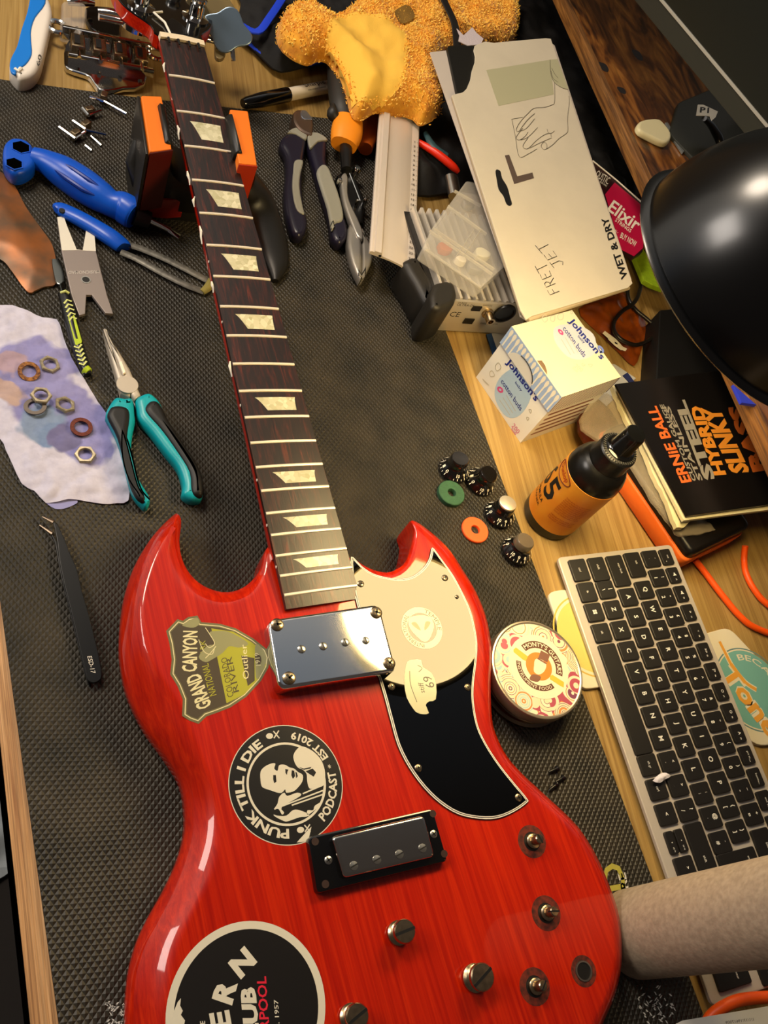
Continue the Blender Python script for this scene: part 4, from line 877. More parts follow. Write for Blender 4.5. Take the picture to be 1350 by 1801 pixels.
# nuts and washers on the towel
RUST = mat('rusty brass', 'a06a28', .4, .3, var=.6, col2='4a2008', vscale=500); RUST2 = mat('dark rust', '6a2810', .45, .3, var=.5, vscale=600); OLD = mat('old nickel nut', 'b3a68a', .3, .45, var=.35, vscale=400); OLD2 = mat('dull grey washer', '6a6058', .35, .4)
def zt_(x, y): q = G(x, y, 8); return 7.6
for i, (x, y, kind, mt, lab) in enumerate(((51, 653, 'w', RUST, 'brass-coloured rusty washer, top left of the hardware on the towel'), (87, 641, 'n', OLD, 'nickel hex nut at the top right of the towel hardware'), (72, 699, 'n', OLD, 'nickel hex nut overlapping a grey washer'),
     (62, 715, 'w', OLD2, 'dull grey washer half under a hex nut'), (114, 712, 'n', OLD, 'nickel hex nut in the middle of the towel'), (143, 751, 'w', RUST2, 'dark rust-brown washer on the lower right of the stain'), (150, 800, 'n', OLD, 'lowest nickel hex nut on the towel'))):
    up_ = 2.4 if i == 2 else 0
    F = Fr(G(x, y, 8)+np.array([0, 0, up_-.7]), (math.cos(i*1.3), math.sin(i*1.3), 0), None, (.16*math.sin(i*2), -.2*math.cos(i), 1)); m = MB()
    if kind == 'w': m.ring2(ell(0, 0, 8.2, n=36), ell(0, 0, 5.2, n=36), 0, 1.2, F); nm = 'washer'
    else:
        o = hexr(0, 0, 6.9, 36); q = ell(0, 0, 4.9, n=36); oi = [(a*.93, b*.93) for a, b in o]
        RR = [[F(a, b, 0) for a, b in q], [F(a, b, 0) for a, b in o], [F(a, b, 1.6) for a, b in o], [F(a, b, 2.3) for a, b in oi], [F(a*1.08, b*1.08, 2.3) for a, b in q], [F(a, b, 1.8) for a, b in q]]; RR.append(RR[0]); m.rings(RR, False, False); nm = 'hex_nut'
    obj(nm, m, mt, label=lab, cat='nut' if kind == 'n' else 'washer', group='nuts and washers on the paper towel', ang=25)

# ================================================================ TOOLS ON THE MAT
TEAL = mat('teal plastic', '0a9aa6', .35); PBLK = mat('black grip', '0b0b0a', .5); JAW = mat('satin jaw steel', 'b8ae9f', .48, .35, bump=.05)
np_ = thing('needle_nose_pliers', G(230, 700, 3), 'long-nose pliers with teal and black handles, jaws pointing up', 'pliers')
CC = lambda pts: crop(0, 520, 3.375, pts)
for pol, zt0, lab in (([(615, 190), (640, 300), (670, 400), (705, 520), (716, 575), (770, 600), (800, 560), (770, 480), (735, 470), (700, 380), (660, 290), (625, 190)], 13, 'left jaw'), ([(618, 185), (670, 270), (710, 330), (770, 430), (800, 500), (838, 590), (800, 615), (770, 570), (735, 480), (700, 390), (655, 290)], 14.5, 'right jaw')):
    m = MB(); m.prism(G2(CC(pol), zt0), 5, zt0, 2.2, seg=3); obj('jaw', m, JAW, np_)
m = MB(); q = G(224, 676, 14.5); m.lathe([(8.5, 13), (8.5, 14.5), (8.3, 14.7), (.1, 14.75)], Fr((q[0], q[1], 0)), 30); obj('pivot', m, JAW, np_)
m = MB(); m.prism(G2(CC([(705, 400), (720, 392), (745, 460), (730, 468)]), 15), 14, 16.2, .4); obj('cutter_edge', m, WHITE, np_)
m = MB(); m.prism(G2(CC([(765, 575), (790, 580), (850, 720), (830, 740), (800, 660)]), 10), 4, 10, 1); obj('inner_tang', m, BLACK, np_)
def hand_(pts, zt, zb, bev, mt, nm, par, sm=3, lab=None):
    m = MB(); m.prism(cr(G2(pts, zt), sm), zb, zt, bev, seg=4, bot=1.5); return obj(nm, m, mt, par, label=lab, ang=60)
hl = hand_(CC([(630, 690), (650, 640), (690, 592), (740, 598), (790, 600), (802, 690), (805, 740), (785, 850), (790, 960), (830, 1080), (885, 1170), (893, 1215), (870, 1243), (845, 1225), (800, 1170), (770, 1090), (740, 960), (700, 830), (650, 730)]), 16, 4, 5, TEAL, 'handle', np_, lab='left teal and black handle')
hand_(CC([(640, 690), (665, 650), (720, 645), (765, 665), (775, 720), (760, 830), (765, 960), (800, 1080), (862, 1175), (858, 1215), (820, 1200), (780, 1130), (745, 1000), (700, 830), (650, 730)]), 18, 12, 4, PBLK, 'black_grip', hl)
hr = hand_(CC([(808, 605), (850, 575), (890, 568), (930, 595), (962, 640), (1000, 730), (1100, 880), (1180, 1010), (1210, 1110), (1205, 1190), (1160, 1205), (1120, 1195), (1085, 1165), (1090, 1110), (1060, 1010), (990, 920), (900, 800), (830, 720), (815, 660)]), 16, 4, 5, TEAL, 'handle', np_, lab='right teal and black handle')
hand_(CC([(862, 655), (895, 615), (940, 620), (975, 670), (1010, 740), (1110, 890), (1190, 1020), (1212, 1110), (1205, 1180), (1160, 1180), (1135, 1140), (1125, 1040), (1060, 930), (960, 790), (880, 700)]), 18.5, 12, 4.5, PBLK, 'black_grip', hr)

tz_ = thing('tweezers', G(130, 1050, 3), 'thin black bent-tip tweezers left of the guitar horn', 'tweezers')
TC = lambda pts: crop(0, 880, 3.214, pts)
TB = mat('black anodised steel', '060606', .3, .2)
m = MB(); m.prism(cr(G2(TC([(300, 118), (325, 135), (345, 175), (370, 230), (400, 310), (435, 390), (460, 500), (500, 640), (540, 800), (572, 950), (570, 1010), (530, 1032), (500, 1020), (485, 980), (440, 790), (400, 620), (360, 460), (335, 330), (325, 240), (310, 160)]), 9), 2), 7.6, 9, .4); obj('upper_arm', m, TB, tz_)
m = MB(); m.prism(cr(G2(TC([(290, 190), (315, 215), (335, 260), (350, 330), (390, 520), (440, 750), (505, 1020), (490, 1015), (430, 780), (385, 590), (345, 430), (325, 320), (310, 240)]), 5), 2), 3.2, 5, .4); obj('lower_arm', m, TB, tz_)
for a, b, z in (((302, 125), (238, 92), 8.2), ((296, 190), (224, 140), 4.5)):
    m = MB(); m.tube([G(*TC([a])[0], z), G(*TC([b])[0], z-.5)], [1.6, .5], 8); obj('tip', m, mat('bright tip', 'd8c0a4', .25, 1.), tz_)
m = MB(); m.text('ESD-17', *TC([(493, 882), (514, 978), (519, 880)]), GZ(9), .15); obj('print', m, WHITE, tz_)
m = MB(); m.tube([G(*p, 7) for p in TC([(305, 130), (335, 200), (345, 320), (380, 500), (420, 660), (495, 1010)])], .35, 6); obj('edge_line', m, mat('bare edge', 'b9b09c', .3, .8), tz_)

# side cutters, purple and grey
sc = thing('side_cutters', G(555, 300, 3), 'diagonal cutters with dark purple and grey handles', 'pliers')
SC6 = lambda pts: crop(350, 180, 3.293, pts)
PUR = mat('dark purple plastic', '1d1a2b', .3); GRP = mat('warm grey grip', '8d8c80', .5)
m = MB(); m.prism(cr(G2(SC6([(545, 60), (565, 40), (600, 42), (640, 70), (665, 110), (662, 165), (650, 190), (600, 170), (565, 140), (545, 100)]), 20), 3), 5, 20, 3); obj('jaw', m, mat('brownish jaw steel', '8a7566', .3, .9), sc)
m = MB(); m.prism(cr(G2(SC6([(588, 50), (620, 48), (655, 95), (640, 98), (600, 92)]), 21), 3), 19, 21, .5); obj('bright_bevel', m, mat('bevelled blue steel', 'b3bccb', .2, .9), sc)
hl = hand_(SC6([(480, 200), (510, 175), (560, 145), (620, 175), (625, 215), (610, 300), (600, 400), (600, 500), (612, 600), (630, 680), (620, 740), (590, 768), (550, 750), (525, 690), (505, 600), (500, 500), (510, 400), (505, 300), (475, 240)]), 17, 4, 5, PUR, 'handle', sc, lab='left dark purple handle')
hand_(SC6([(555, 335), (598, 332), (600, 360), (585, 420), (582, 500), (600, 600), (610, 645), (570, 625), (548, 560), (540, 480), (545, 400)]), 18.2, 16, 1.5, GRP, 'grey_grip', hl)
hand_(SC6([(515, 170), (560, 143), (622, 172), (618, 212), (560, 180)]), 18.5, 14, 1.5, GRP, 'shoulder', hl)
hr = hand_(SC6([(628, 185), (665, 170), (700, 180), (745, 215), (740, 330), (770, 430), (815, 540), (838, 640), (860, 700), (862, 770), (820, 810), (775, 770), (765, 690), (745, 610), (710, 500), (680, 400), (660, 330), (640, 260)]), 17, 4, 5, PUR, 'handle', sc, lab='right grey-faced handle')
hand_(SC6([(683, 400), (712, 355), (750, 370), (780, 440), (815, 540), (838, 640), (830, 685), (790, 700), (770, 735), (745, 610), (710, 500)]), 18.5, 14, 3, GRP, 'grey_grip', hr)
hand_(SC6([(630, 180), (665, 170), (705, 180), (745, 214), (690, 225), (645, 262)]), 18.5, 14, 1.5, GRP, 'shoulder', hr)

# tin snips, black with orange collars
ts = thing('tin_snips', G(610, 250, 3), 'aviation tin snips with black and orange handles and silver jaws', 'snips')
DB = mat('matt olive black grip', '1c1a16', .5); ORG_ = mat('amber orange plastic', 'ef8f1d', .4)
P, r = worm([(592, 88, 34, 9, 8), (595, 118, 33, 13, 10), (600, 150, 32, 15.5, 12), (605, 185, 30, 16.5, 12), (609, 205, 28, 15.5, 11), (612, 226, 26, 14, 10)]); m = MB(); m.tube(P, r, 22); obj('handle', m, DB, ts, label='upper black handle', ang=60)
P, r = worm([(585, 188, 32, 3, 5), (584, 200, 31, 6, 7), (592, 208, 29, 5, 5)], 4); m = MB(); m.tube(P, r, 12); obj('thumb_stop', m, DB, ts)
P, r = worm([(592, 108, 38, 9, 5), (590, 96, 38, 8, 6)], 3); m = MB(); m.tube(P, r, 14); obj('orange_end', m, ORG_, ts)
P, r = worm([(612, 214, 27, 16, 11.5), (609, 236, 25, 17, 12), (604, 256, 23, 14, 10)], 4); m = MB(); m.tube(P, r, 24, sq=.85); obj('orange_collar', m, ORG_, ts, ang=60)
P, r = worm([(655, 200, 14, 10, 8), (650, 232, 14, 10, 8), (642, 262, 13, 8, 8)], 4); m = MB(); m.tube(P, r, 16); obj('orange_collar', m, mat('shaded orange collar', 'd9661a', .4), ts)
P, r = worm([(626, 175, 16, 3, 3), (640, 205, 15, 3, 3), (656, 218, 15, 3, 3)], 3); m = MB(); m.tube(P, r, 10); obj('spring_arm', m, ORG_, ts)
P, r = worm([(608, 250, 22, 7, 6), (609, 300, 20, 6, 6)], 3); m = MB(); m.tube(P, r, 14); obj('shank', m, BLACK, ts)
m = MB(); m.prism(G2(SC6([(800, 420), (830, 400), (900, 420), (960, 560), (950, 700), (900, 690), (850, 560)]), 14), 4, 14, 2); obj('pivot_plate', m, BLACK, ts)
SNP = mat('brushed snip steel', 'aaa59c', .3, .6, bump=.05)
hand_(SC6([(825, 430), (845, 405), (862, 430), (862, 520), (880, 590), (920, 670), (948, 740), (950, 790), (915, 770), (880, 690), (848, 600), (830, 520)]), 21, 12, 2, SNP, 'linkage', ts)
hand_(SC6([(875, 700), (905, 720), (940, 780), (945, 900), (942, 1015), (925, 1005), (890, 930), (866, 830), (865, 760)]), 19, 8, 3, SNP, 'blade', ts, sm=2)
hand_(SC6([(945, 720), (985, 800), (1010, 870), (990, 950), (950, 1022), (942, 1000), (946, 900), (942, 800)]), 17, 6, 3, SNP, 'blade', ts, sm=2)
for x, y, rr_ in ((627, 298, 4.5), (597, 318, 2.6), (642, 352, 2.8), (628, 355, 2)): q = G(x, y, 20); m = MB(); m.lathe([(rr_, 12), (rr_, 21), (rr_*.7, 23), (.1, 23.2)], Fr((q[0], q[1], 0)), 16); obj('bolt', m, CHROME, ts)
m = MB(); m.tube([G(615, 305, 22), G(634, 354, 22)], .7, 6); obj('spring_wire', m, CHROME, ts)

# marker pen
mk = thing('marker_pen', G(500, 165, 0), 'black and white permanent marker lying above the cutters', 'pen')
a_, b_ = G(432, 181, 9), G(600, 148, 9); F = Fr(a_, b_-a_, None, (0, 0, 1)); L = np.linalg.norm(b_-a_)
FX = Fr(a_, (0, 0, 1), None, b_-a_)
m = MB(); m.lathe([(4.5, -4), (6, 0), (7.8, 20), (8, 56), (7.6, 58)], FX, 28); obj('cap', m, BLACKG, mk)
m = MB(); m.lathe([(6.9, 57), (6.9, 135), (5, 140)], FX, 28); obj('barrel', m, mat('warm white barrel', 'ddd2be', .35), mk)
m = MB()
def onpen(s0, s1, h0, h1):
    def f(x, y):
        t = h0+(h1-h0)*y; s = s0+(s1-s0)*x; c_ = a_+F.u*s; return c_+F.v*t+np.array([0, 0, math.sqrt(max(0, 7.05**2-t*t))])
    return f
m.textfn('Sharpie', onpen(80, 110, -3.4, 4.6), .01); m.textfn('PERMANENT MARKER', onpen(82, 108, -5.2, -4.0)); m.textfn('FINE', onpen(116, 126, -2, 1.4)); obj('print', m, INK, mk)

# stair-shaped aluminium straight edge
al = thing('levelling_beam', G(690, 320, 0), 'pale aluminium beam with a numbered edge, one end under the yellow mitt', 'ruler')
E1, E2 = G(648, 446, 38), G(668, 168, 38); BFm = Fr(E1, E2-E1, None, (0, 0, 1)); L = np.linalg.norm(E2-E1)+60
sgn = -1   # local v points left; section runs to the right
sec = [(0, 0), (0, 3), (1.5, 4), (3.5, 4), (4, 5.5), (9, 5.5), (10, 4), (10.5, 2), (18, 1), (28, -1), (34, -4), (40, -4.2), (41, -5), (41, -6), (34, -6), (27, -3), (18, -1), (4, 0)]
wS = (np.linalg.norm(G(727, 461, 34)-G(648, 446, 38)))/41.
F = Fr(BFm.o, -BFm.v, None, BFm.u); sg2 = 1 if F.v[2] > 0 else -1
AL_ = mat('anodised aluminium', 'dccfc0', .4, .3, bump=.02)
m = MB(); m.prism([(x*wS, sg2*y) for x, y in sec], 0, L, F=F); obj('extrusion', m, AL_, al, ang=20)
m = MB(); q = F(3.6*wS, sg2*1.2, -.1); 
for k in range(25):
    s = 8+k*8.0
    if s > L-10: break
    c_ = BFm.o+BFm.u*s-BFm.v*(36.6*wS)+np.array([0, 0, -3.7]); FF = Fr(c_, BFm.u, None, (0, 0, 1)).rot(-PI/2) if False else Fr(c_, -BFm.v, None, (0, 0, 1))
    m.texta(str(25-k), FF, 0, 3.2, .01, up=.2)
    m.flat([FF(2.6, -.15+d, .2) if False else FF(2.6, d, .2) for d in (-.2,)]+[FF(4.0, -.2, .2), FF(4.0, .2, .2), FF(2.6, .2, .2)])
obj('scale_numbers', m, mat('dark scale print', '3a3328', .5), al)
m = MB(); q = BFm(0, 0); F2 = Fr(BFm.o+np.array([0, 0, 0]), -BFm.v, None, -BFm.u); m.lathe([(1.5, -.4), (1.5, .15)], Fr(F2(9*wS, 0, 0)+np.array([0, 0, 1.5]), BFm.v, None, -BFm.u), 10); obj('end_hole', m, INK, al)

# ================================================================ CLOTHS AT THE TOP
YEL = mat('golden fleece', 'eaa92f', .95, bump=.6, bscale=420, var=.25, col2='c9801c', vscale=90, sheen=.3)
mt_px = [(505, 10), (530, 2), (560, 12), (582, 24), (600, 20), (625, 0), (680, -40), (900, -40), (913, 10), (911, 55), (895, 74), (868, 74), (830, 82), (800, 85), (778, 100), (775, 150), (783, 170), (772, 190), (748, 201), (735, 190), (715, 184), (690, 183), (668, 178), (645, 190), (628, 185), (615, 150), (600, 115), (583, 90), (565, 86), (548, 93), (520, 82), (497, 60), (492, 35)]
mt = thing('fleece_mitt', G(720, 80, 0), 'golden yellow fluffy cleaning mitt lying over the beam and snips', 'mitt')
mp_ = cr(G2(mt_px, 55), 3)
def mz(Q, d): return 42+26*np.sqrt(1-(1-np.clip(d/26, 0, 1))**2)+noise2(Q, 90, 11)*6*np.minimum(d/20, 1)+noise2(Q, 14, 4)*.5
m = sheet(mp_, mz, 2.2, 3.0)
mitt = obj('fleece_body', m, YEL, mt, ang=80)
V_ = np.array(m.v); top = V_[:len(V_)//2]
m = MB(); rr2 = np.random.default_rng(3); d, _ = edist(top[:, :2], mp_)
smooth_px = [(590, 30), (640, 25), (700, 50), (715, 90), (705, 150), (670, 165), (630, 160), (600, 95), (575, 60)]
smp = cr(G2(smooth_px, 66), 3); ins_ = inside(top[:, :2], smp)
dpt, _ = edist(top[:, :2], smp); ii = np.where((~ins_) | (d < 5) | (dpt < 3.5))[0]
if len(ii) > 9000: ii = rr2.choice(ii, 9000, False)
for i in ii:
    p = top[i]+np.append(rr2.normal(0, 1.2, 2), 0); o = rr2.normal(0, 1.0, 3); o[2] = abs(o[2])*.7+.5
    if d[i] < 4:
        pass
    o = o/np.linalg.norm(o)*rr2.uniform(2.2, 4.2); s_ = rr2.normal(0, 1, 3); s_ = np.cross(o, s_); s_ /= np.linalg.norm(s_)+1e-9; t_ = np.cross(s_, o); t_ /= np.linalg.norm(t_)+1e-9
    w = .75; b0 = p-np.array([0, 0, .4])
    m.add([b0+s_*w, b0-s_*w*.5+t_*w*.8, b0-s_*w*.5-t_*w*.8, b0+o*.55+s_*w*.8, b0+o*.55-s_*w*.5+t_*w*.7, b0+o*.55-s_*w*.5-t_*w*.7, b0+o+t_*.6], [(0, 1, 4, 3), (1, 2, 5, 4), (2, 0, 3, 5), (3, 4, 6), (4, 5, 6), (5, 3, 6)])
obj('pile', m, mat('golden pile', 'ffd668', .95, var=.2, col2='ffc04a', vscale=60), mt, kind='stuff', ang=80)
m = sheet(smp, lambda Q, dd: mz(Q, edist(Q, mp_)[0])+.35, 3, .6); obj('worn_patch', m, mat('worn yellow fleece', 'f2bf4a', .9, bump=.3, bscale=900), mt, label='smoother yellow panel of the mitt')
m = sheet(cr(G2([(695, 18), (712, 12), (728, 22), (724, 38), (708, 42), (697, 32)], 68), 3), lambda Q, dd: mz(Q, edist(Q, mp_)[0])+2.2, 2, .5); obj('dirty_spot', m, mat('dirty fleece', '7d5c20', 1., bump=.8, bscale=500), mt)
bl = [G(x, y, z) for x, y, z in ((766, -30, 78), (785, 10, 80), (800, 45, 80), (804, 90, 76))]; m = MB(); m.ribbon(np.array([tuple(p) for p in cr([tuple(q) for q in bl], 5, False)]), 9, np.array([0, 0, 1.])); V0 = list(m.v); n0 = len(V0)
m = MB(); PP = [tuple(p) for p in cr([tuple(q) for q in bl], 5, False)]; m.tube(PP, [(5, 1.2)]*len(PP), 8, sq=.5); obj('black_strap', m, mat('black strap', '120e0b', .6), label='black strap lying across the yellow mitt into the envelope', cat='strap')

bc_px = [(425, 0), (430, -40), (640, -40), (640, 90), (585, 95), (582, 104), (540, 112), (495, 122), (470, 105), (438, 72), (416, 52), (418, 34)]
bp2 = cr(G2(bc_px, 12), 2)
def bz(Q, d): return 9+np.minimum(d*.5, 12)+noise2(Q, 40, 21)*4*np.minimum(d/8, 1)
bcl = thing('microfibre_cloth', G(520, 60, 0), 'black cloth pouch with bright blue binding, crumpled behind the headstock', 'cloth')
obj('black_fabric', sheet(bp2, bz, 3, 2.), mat('black fabric', '0c0c0e', .85, bump=.4, bscale=900), bcl)
BB = mat('bright blue binding', '0f3cd0', .6, bump=.3, bscale=900)
for pts in ([(418, 62, 8), (440, 76, 9), (468, 100, 8), (495, 116, 7), (540, 112, 8), (582, 103, 12)], [(418, 40, 22), (452, 56, 26), (475, 30, 28), (500, -8, 28)]):
    P, r = worm([(x, y, z, 4.5, 1.6) for x, y, z in pts], 5); m = MB(); m.tube(P, r, 10, sq=.6); obj('blue_binding', m, BB, bcl)
# dark bag under the clutter at the top right
dp = cr(G2([(640, 200), (700, 90), (900, -60), (1010, -60), (1022, 60), (1100, 260), (1128, 330), (1080, 380), (960, 330), (860, 320), (800, 330), (740, 335), (700, 300), (660, 260)], 12), 3)
obj('dark_bag', sheet(dp, lambda Q, d: 6+np.minimum(d*.6, 16)+noise2(Q, 60, 5)*5*np.minimum(d/10, 1), 4, 3), mat('black nylon', '0b0a0b', .7, bump=.3), label='black crumpled bag under the envelope and mitt', cat='bag')
m = MB(); P, r = worm([(735, 250, 26, 3.5, 3.5), (765, 268, 30, 4.5, 4.5), (795, 292, 30, 4.5, 4.5), (806, 303, 28, 2.5, 2.5)], 4); m.tube(P, r, 12); obj('red_handle', m, mat('bright red plastic', 'e0290c', .35), label='bright red-orange handle right of the aluminium beam', cat='handle')
m = MB(); P, r = worm([(748, 235, 28, 3, 3), (762, 258, 32, 5, 3), (785, 275, 30, 4, 4)], 3); m.tube(P, r, 10); obj('teal_clip', m, mat('dusty teal plastic', '2c4a50', .5), label='dusty teal clip behind the red handle', cat='clip')
m = MB(); P, r = worm([(793, 312, 24, 8, 6), (800, 345, 22, 8, 6)], 3); m.tube(P, r, 16); obj('steel_rod', m, STEEL, label='stubby grey steel rod beside the fins', cat='rod')

# ================================================================ FINNED AUDIO BOX
ab = thing('audio_box', G(830, 470, 0), 'finned aluminium audio box with a rubber corner and sockets', 'audio box')
ZB = 46.
TLb, TRb = G(772, 524, ZB), G(912, 534, ZB); fu = TRb-TLb; fu[2] = 0; fu /= np.linalg.norm(fu)
AF = Fr(np.array([TLb[0], TLb[1], 0]), fu)      # u right along the front panel, v to the back
Lb = np.linalg.norm(TRb-TLb)+20; Db = np.linalg.norm(G(735, 362, ZB)-TLb)
PNL = mat('satin silver panel', 'bdb39f', .35, .6)
m = MB(); m.prism(rect(Lb, Db, Lb/2, Db/2), 2, ZB-9, 1, F=AF); obj('case', m, mat('dark case', '1b1815', .5), ab)
m = MB(); m.prism(rect(Lb-4, 3, Lb/2, -1), 3, ZB, .4, F=AF); pn = obj('socket_panel', m, PNL, ab)
fins = MB(); nf_ = 11; FN = mat('bare aluminium fin', 'd5cdbf', .35, .5)
for i in range(nf_):
    x = 8+i*(Lb-14)/nf_; m = MB(); m.prism(rect(3.0, Db-4, x, Db/2), ZB-10, ZB, .5, F=AF); obj('fin', m, FN, ab)
pf = PLN(AF(0, -2.5, 0), AF.v); m = MB()
C3_ = lambda pts: crop(700, 250, 3, pts)
m.text('CE', *C3_([(272, 920), (322, 925), (287, 893)]), pf, -.0) if False else None
FP = Fr(AF(0, -2.5, 0), AF.u, None, -AF.v); sq_ = 1 if FP.v[2] > 0 else -1
def pan(px, py): q = pf(px, py)-AF(0, -2.5, 0); return q@AF.u, q[2]
def ptext(m, t, px, py, h, w=0):
    a, b = pan(px, py); V, Fc, asp = glyphs(t, 0); w = w or h*asp; m.add([AF(a+(x-.5)*w, -2.62, b+(y-.5)*h) for x, y in V], Fc)
ptext(m, 'CE', *C3_([(300, 908)])[0], 7); ptext(m, 'ULTRA-DI', *C3_([(355, 860)])[0], 3); ptext(m, 'DI-BOX', *C3_([(340, 848)])[0], 2.); ptext(m, 'DIRECT BOX', *C3_([(480, 958)])[0], 2.5)
ptext(m, 'SWITCH', *C3_([(470, 862)])[0], 2); obj('print', m, DGREY, pn)
def psock(px, py, w, h):
    a, b = pan(px, py); m = MB(); m.add([AF(a+x, -2.5-y, b+z) for x, y, z in ((-w/2, 0, -h/2), (w/2, 0, -h/2), (w/2, 0, h/2), (-w/2, 0, h/2), (-w/2, 1.2, -h/2), (w/2, 1.2, -h/2), (w/2, 1.2, h/2), (-w/2, 1.2, h/2))], [(0, 3, 2, 1), (4, 5, 6, 7), (0, 1, 5, 4), (1, 2, 6, 5), (2, 3, 7, 6), (3, 0, 4, 7)]); obj('slide_switch', m, BLACK, pn)
psock(*C3_([(412, 876)])[0], 10, 6); psock(*C3_([(370, 942)])[0], 11, 7)
a, b = pan(*C3_([(470, 900)])[0]); FS = Fr(AF(a, -2.5, b), AF.u, None, -AF.v); m = MB(); m.lathe([(6, -.5), (6, 2), (4.5, 2.5), (4.5, 12), (2.8, 12), (2.8, 6)], FS, 24, cap1=True); obj('jack_socket', m, NICKEL, pn)
a, b = pan(*C3_([(558, 900)])[0]); FS = Fr(AF(a, -2.5, b), AF.u, None, -AF.v); m = MB(); m.lathe([(12, -.5), (12, 2.5), (10, 3), (9, 1), (.1, 1)], FS, 30); xs = obj('xlr_socket', m, BLACK, pn)
RB2 = mat('grey black rubber', '23201b', .5, bump=.15)
m = MB(); m.prism(rnd(G2([(728, 560), (722, 590), (745, 600), (765, 585), (775, 545), (845, 520), (842, 497), (800, 488), (765, 494), (748, 515)], 52), 3, 3), 30, 52, 4) if False else None
rbp = rnd(G2(C3_([(192, 738), (262, 724), (300, 745), (316, 800), (300, 852), (220, 882), (178, 868), (170, 800)]), 54), 5, 4)
m = MB(); m.prism(rbp, 3.2, 54, 5, seg=4, bot=3); obj('rubber_corner', m, RB2, ab, label='black rubber bumper at the near corner', ang=60)
m = MB(); m.prism(cr(G2(C3_([(40, 612), (100, 596), (140, 660), (190, 745), (185, 840), (150, 850), (90, 740), (30, 640)]), 40), 2), 3.2, 40, 7, seg=4, bot=3); obj('rubber_side', m, RB2, ab, label='long black rubber side bumper', ang=60)

# clear compartment box resting on the fins
cbx = thing('compartment_box', G(820, 430, ZB+1), 'clear plastic compartment box with small parts, tucked beside the envelope', 'storage box')
CLR = mat('frosted clear plastic', 'd9d3c6', .12, alpha=.2, spec=.8); ZC = 62.
cq = C3_([(130, 560), (175, 460), (380, 190), (470, 200), (560, 640), (435, 770)]); cqm = G2([(743, 437), (759, 402), (820, 318), (880, 330), (890, 465), (845, 506)], ZC)
m = MB(); cqc = rnd(ccw(cqm), 3); m.prism(cqc, ZC-1.2, ZC, .4); obj('lid', m, CLR, cbx)
m = MB(); m.ring2(cqc, offs(cqc, 1.5), ZB+1, ZC-1.3); obj('walls', m, CLR, cbx)
m = MB(); m.prism(offs(cqc, .8), ZB+1, ZB+2); obj('tray', m, CLR, cbx)
WL = mat('clear wall edge', 'f0ead8', .3, alpha=.4); pz = GZ(ZC)
for a, b in (((170, 462), (500, 690)), ((190, 450), (510, 665)), ((400, 460), (290, 625)), ((265, 330), (470, 480)), ((300, 250), (440, 330)), ((440, 455), (350, 590)), ((150, 560), (440, 765))):
    A, B = [pz(*q) for q in C3_([a, b])]; m = MB(); m.tube([A+np.array([0, 0, -2.]), B+np.array([0, 0, -2.])], [(.6, 2)]*2, 4, sq=1); obj('divider', m, WL, cbx)
for x, y, r_, mt2, lab in ((C3_([(245, 560)])[0]+(8, mat('orange bits', 'b5562c', .5), 'small orange-brown piece inside the clear box')), (C3_([(330, 625)])[0]+(6, WHITE, 'white ring inside the clear box')), (C3_([(440, 590)])[0]+(9, CREAM, 'cream disc inside the clear box')), (C3_([(405, 660)])[0]+(9, GREYM, 'grey lump inside the clear box')), (C3_([(370, 330)])[0]+(7, STEEL, 'steel part inside the clear box'))):
    q = G(x, y, ZB+6); m = MB(); m.prism(cr([(q[0]+r_*math.cos(t)*(1+.2*math.sin(3*t+r_)), q[1]+r_*.8*math.sin(t)) for t in [k*PI/4 for k in range(8)]], 2), ZB+2.2, ZB+9, 2); obj('small_part', m, mt2, label=lab, cat='part', group='bits inside the clear compartment box')

# ================================================================ SANDPAPER ENVELOPE
ep = [G(757, 90, 88), G(970, 68, 92), G(1108, 490, 74), G(918, 548, 78)]
N_ = np.cross(ep[1]-ep[3], ep[0]-ep[2]); N_ = N_/np.linalg.norm(N_)*(1 if N_[2] > 0 else -1); EP = PLN(sum(ep)/4, N_)
ev = thing('paper_envelope', G(930, 320, 60), 'big off-white sandpaper envelope with a hand drawing and handwritten words', 'envelope')
PAP = mat('off-white card', 'd3c8b0', .7, bump=.06, bscale=300, var=.06, vscale=25)
bk = [EP(*p, -5.5) for p in [(756, 92), (790, 88), (962, 70), (975, 80), (1110, 492), (1104, 503), (930, 566), (915, 556), (905, 520)]]
m = MB(); m.slab(bk, N_, 1.2); obj('back_sheet', m, mat('grey white card', 'c4b9ad', .7), ev)
C7 = lambda pts: crop(700, 0, 3.857, pts)
ft_ = C7([(520, 308), (590, 280), (650, 290), (690, 285), (1000, 258), (1035, 262)])+[(1108, 488), (1112, 498), (1104, 506), (935, 556), (925, 562), (917, 548), (915, 545)]+C7([(365, 645), (380, 640), (440, 625), (465, 600), (490, 540), (500, 480), (520, 420), (522, 380), (512, 340)])
m = MB(); m.slab([EP(*p) for p in ft_], N_, 1.2, .4); obj('front_sheet', m, PAP, ev)
m = MB(); m.tube([EP(*p, -3.2) for p in [(797, 172), (860, 372), (905, 512), (917, 548), (928, 563), (1104, 506)]], 2.6, 10); obj('folded_edge', m, mat('warm card fold', 'b9a788', .7), ev)
m = MB(); m.slab([EP(*p, -1) for p in [(803, 50), (815, 62), (830, 48), (838, 58), (850, 68), (845, 78), (822, 80), (806, 72), (808, 62)]], N_, .8); obj('torn_flap', m, mat('torn paper', 'c9bdc0', .8, bump=.5), ev)
GRN = mat('pale grey green print', 'b3af8c', .7)
m = MB(); m.slab([EP(*p, .16) for p in C7([(597, 475), (1030, 405), (1055, 640), (680, 718)])], N_, .1); obj('green_patch', m, GRN, ev, label='pale grey-green printed rectangle')
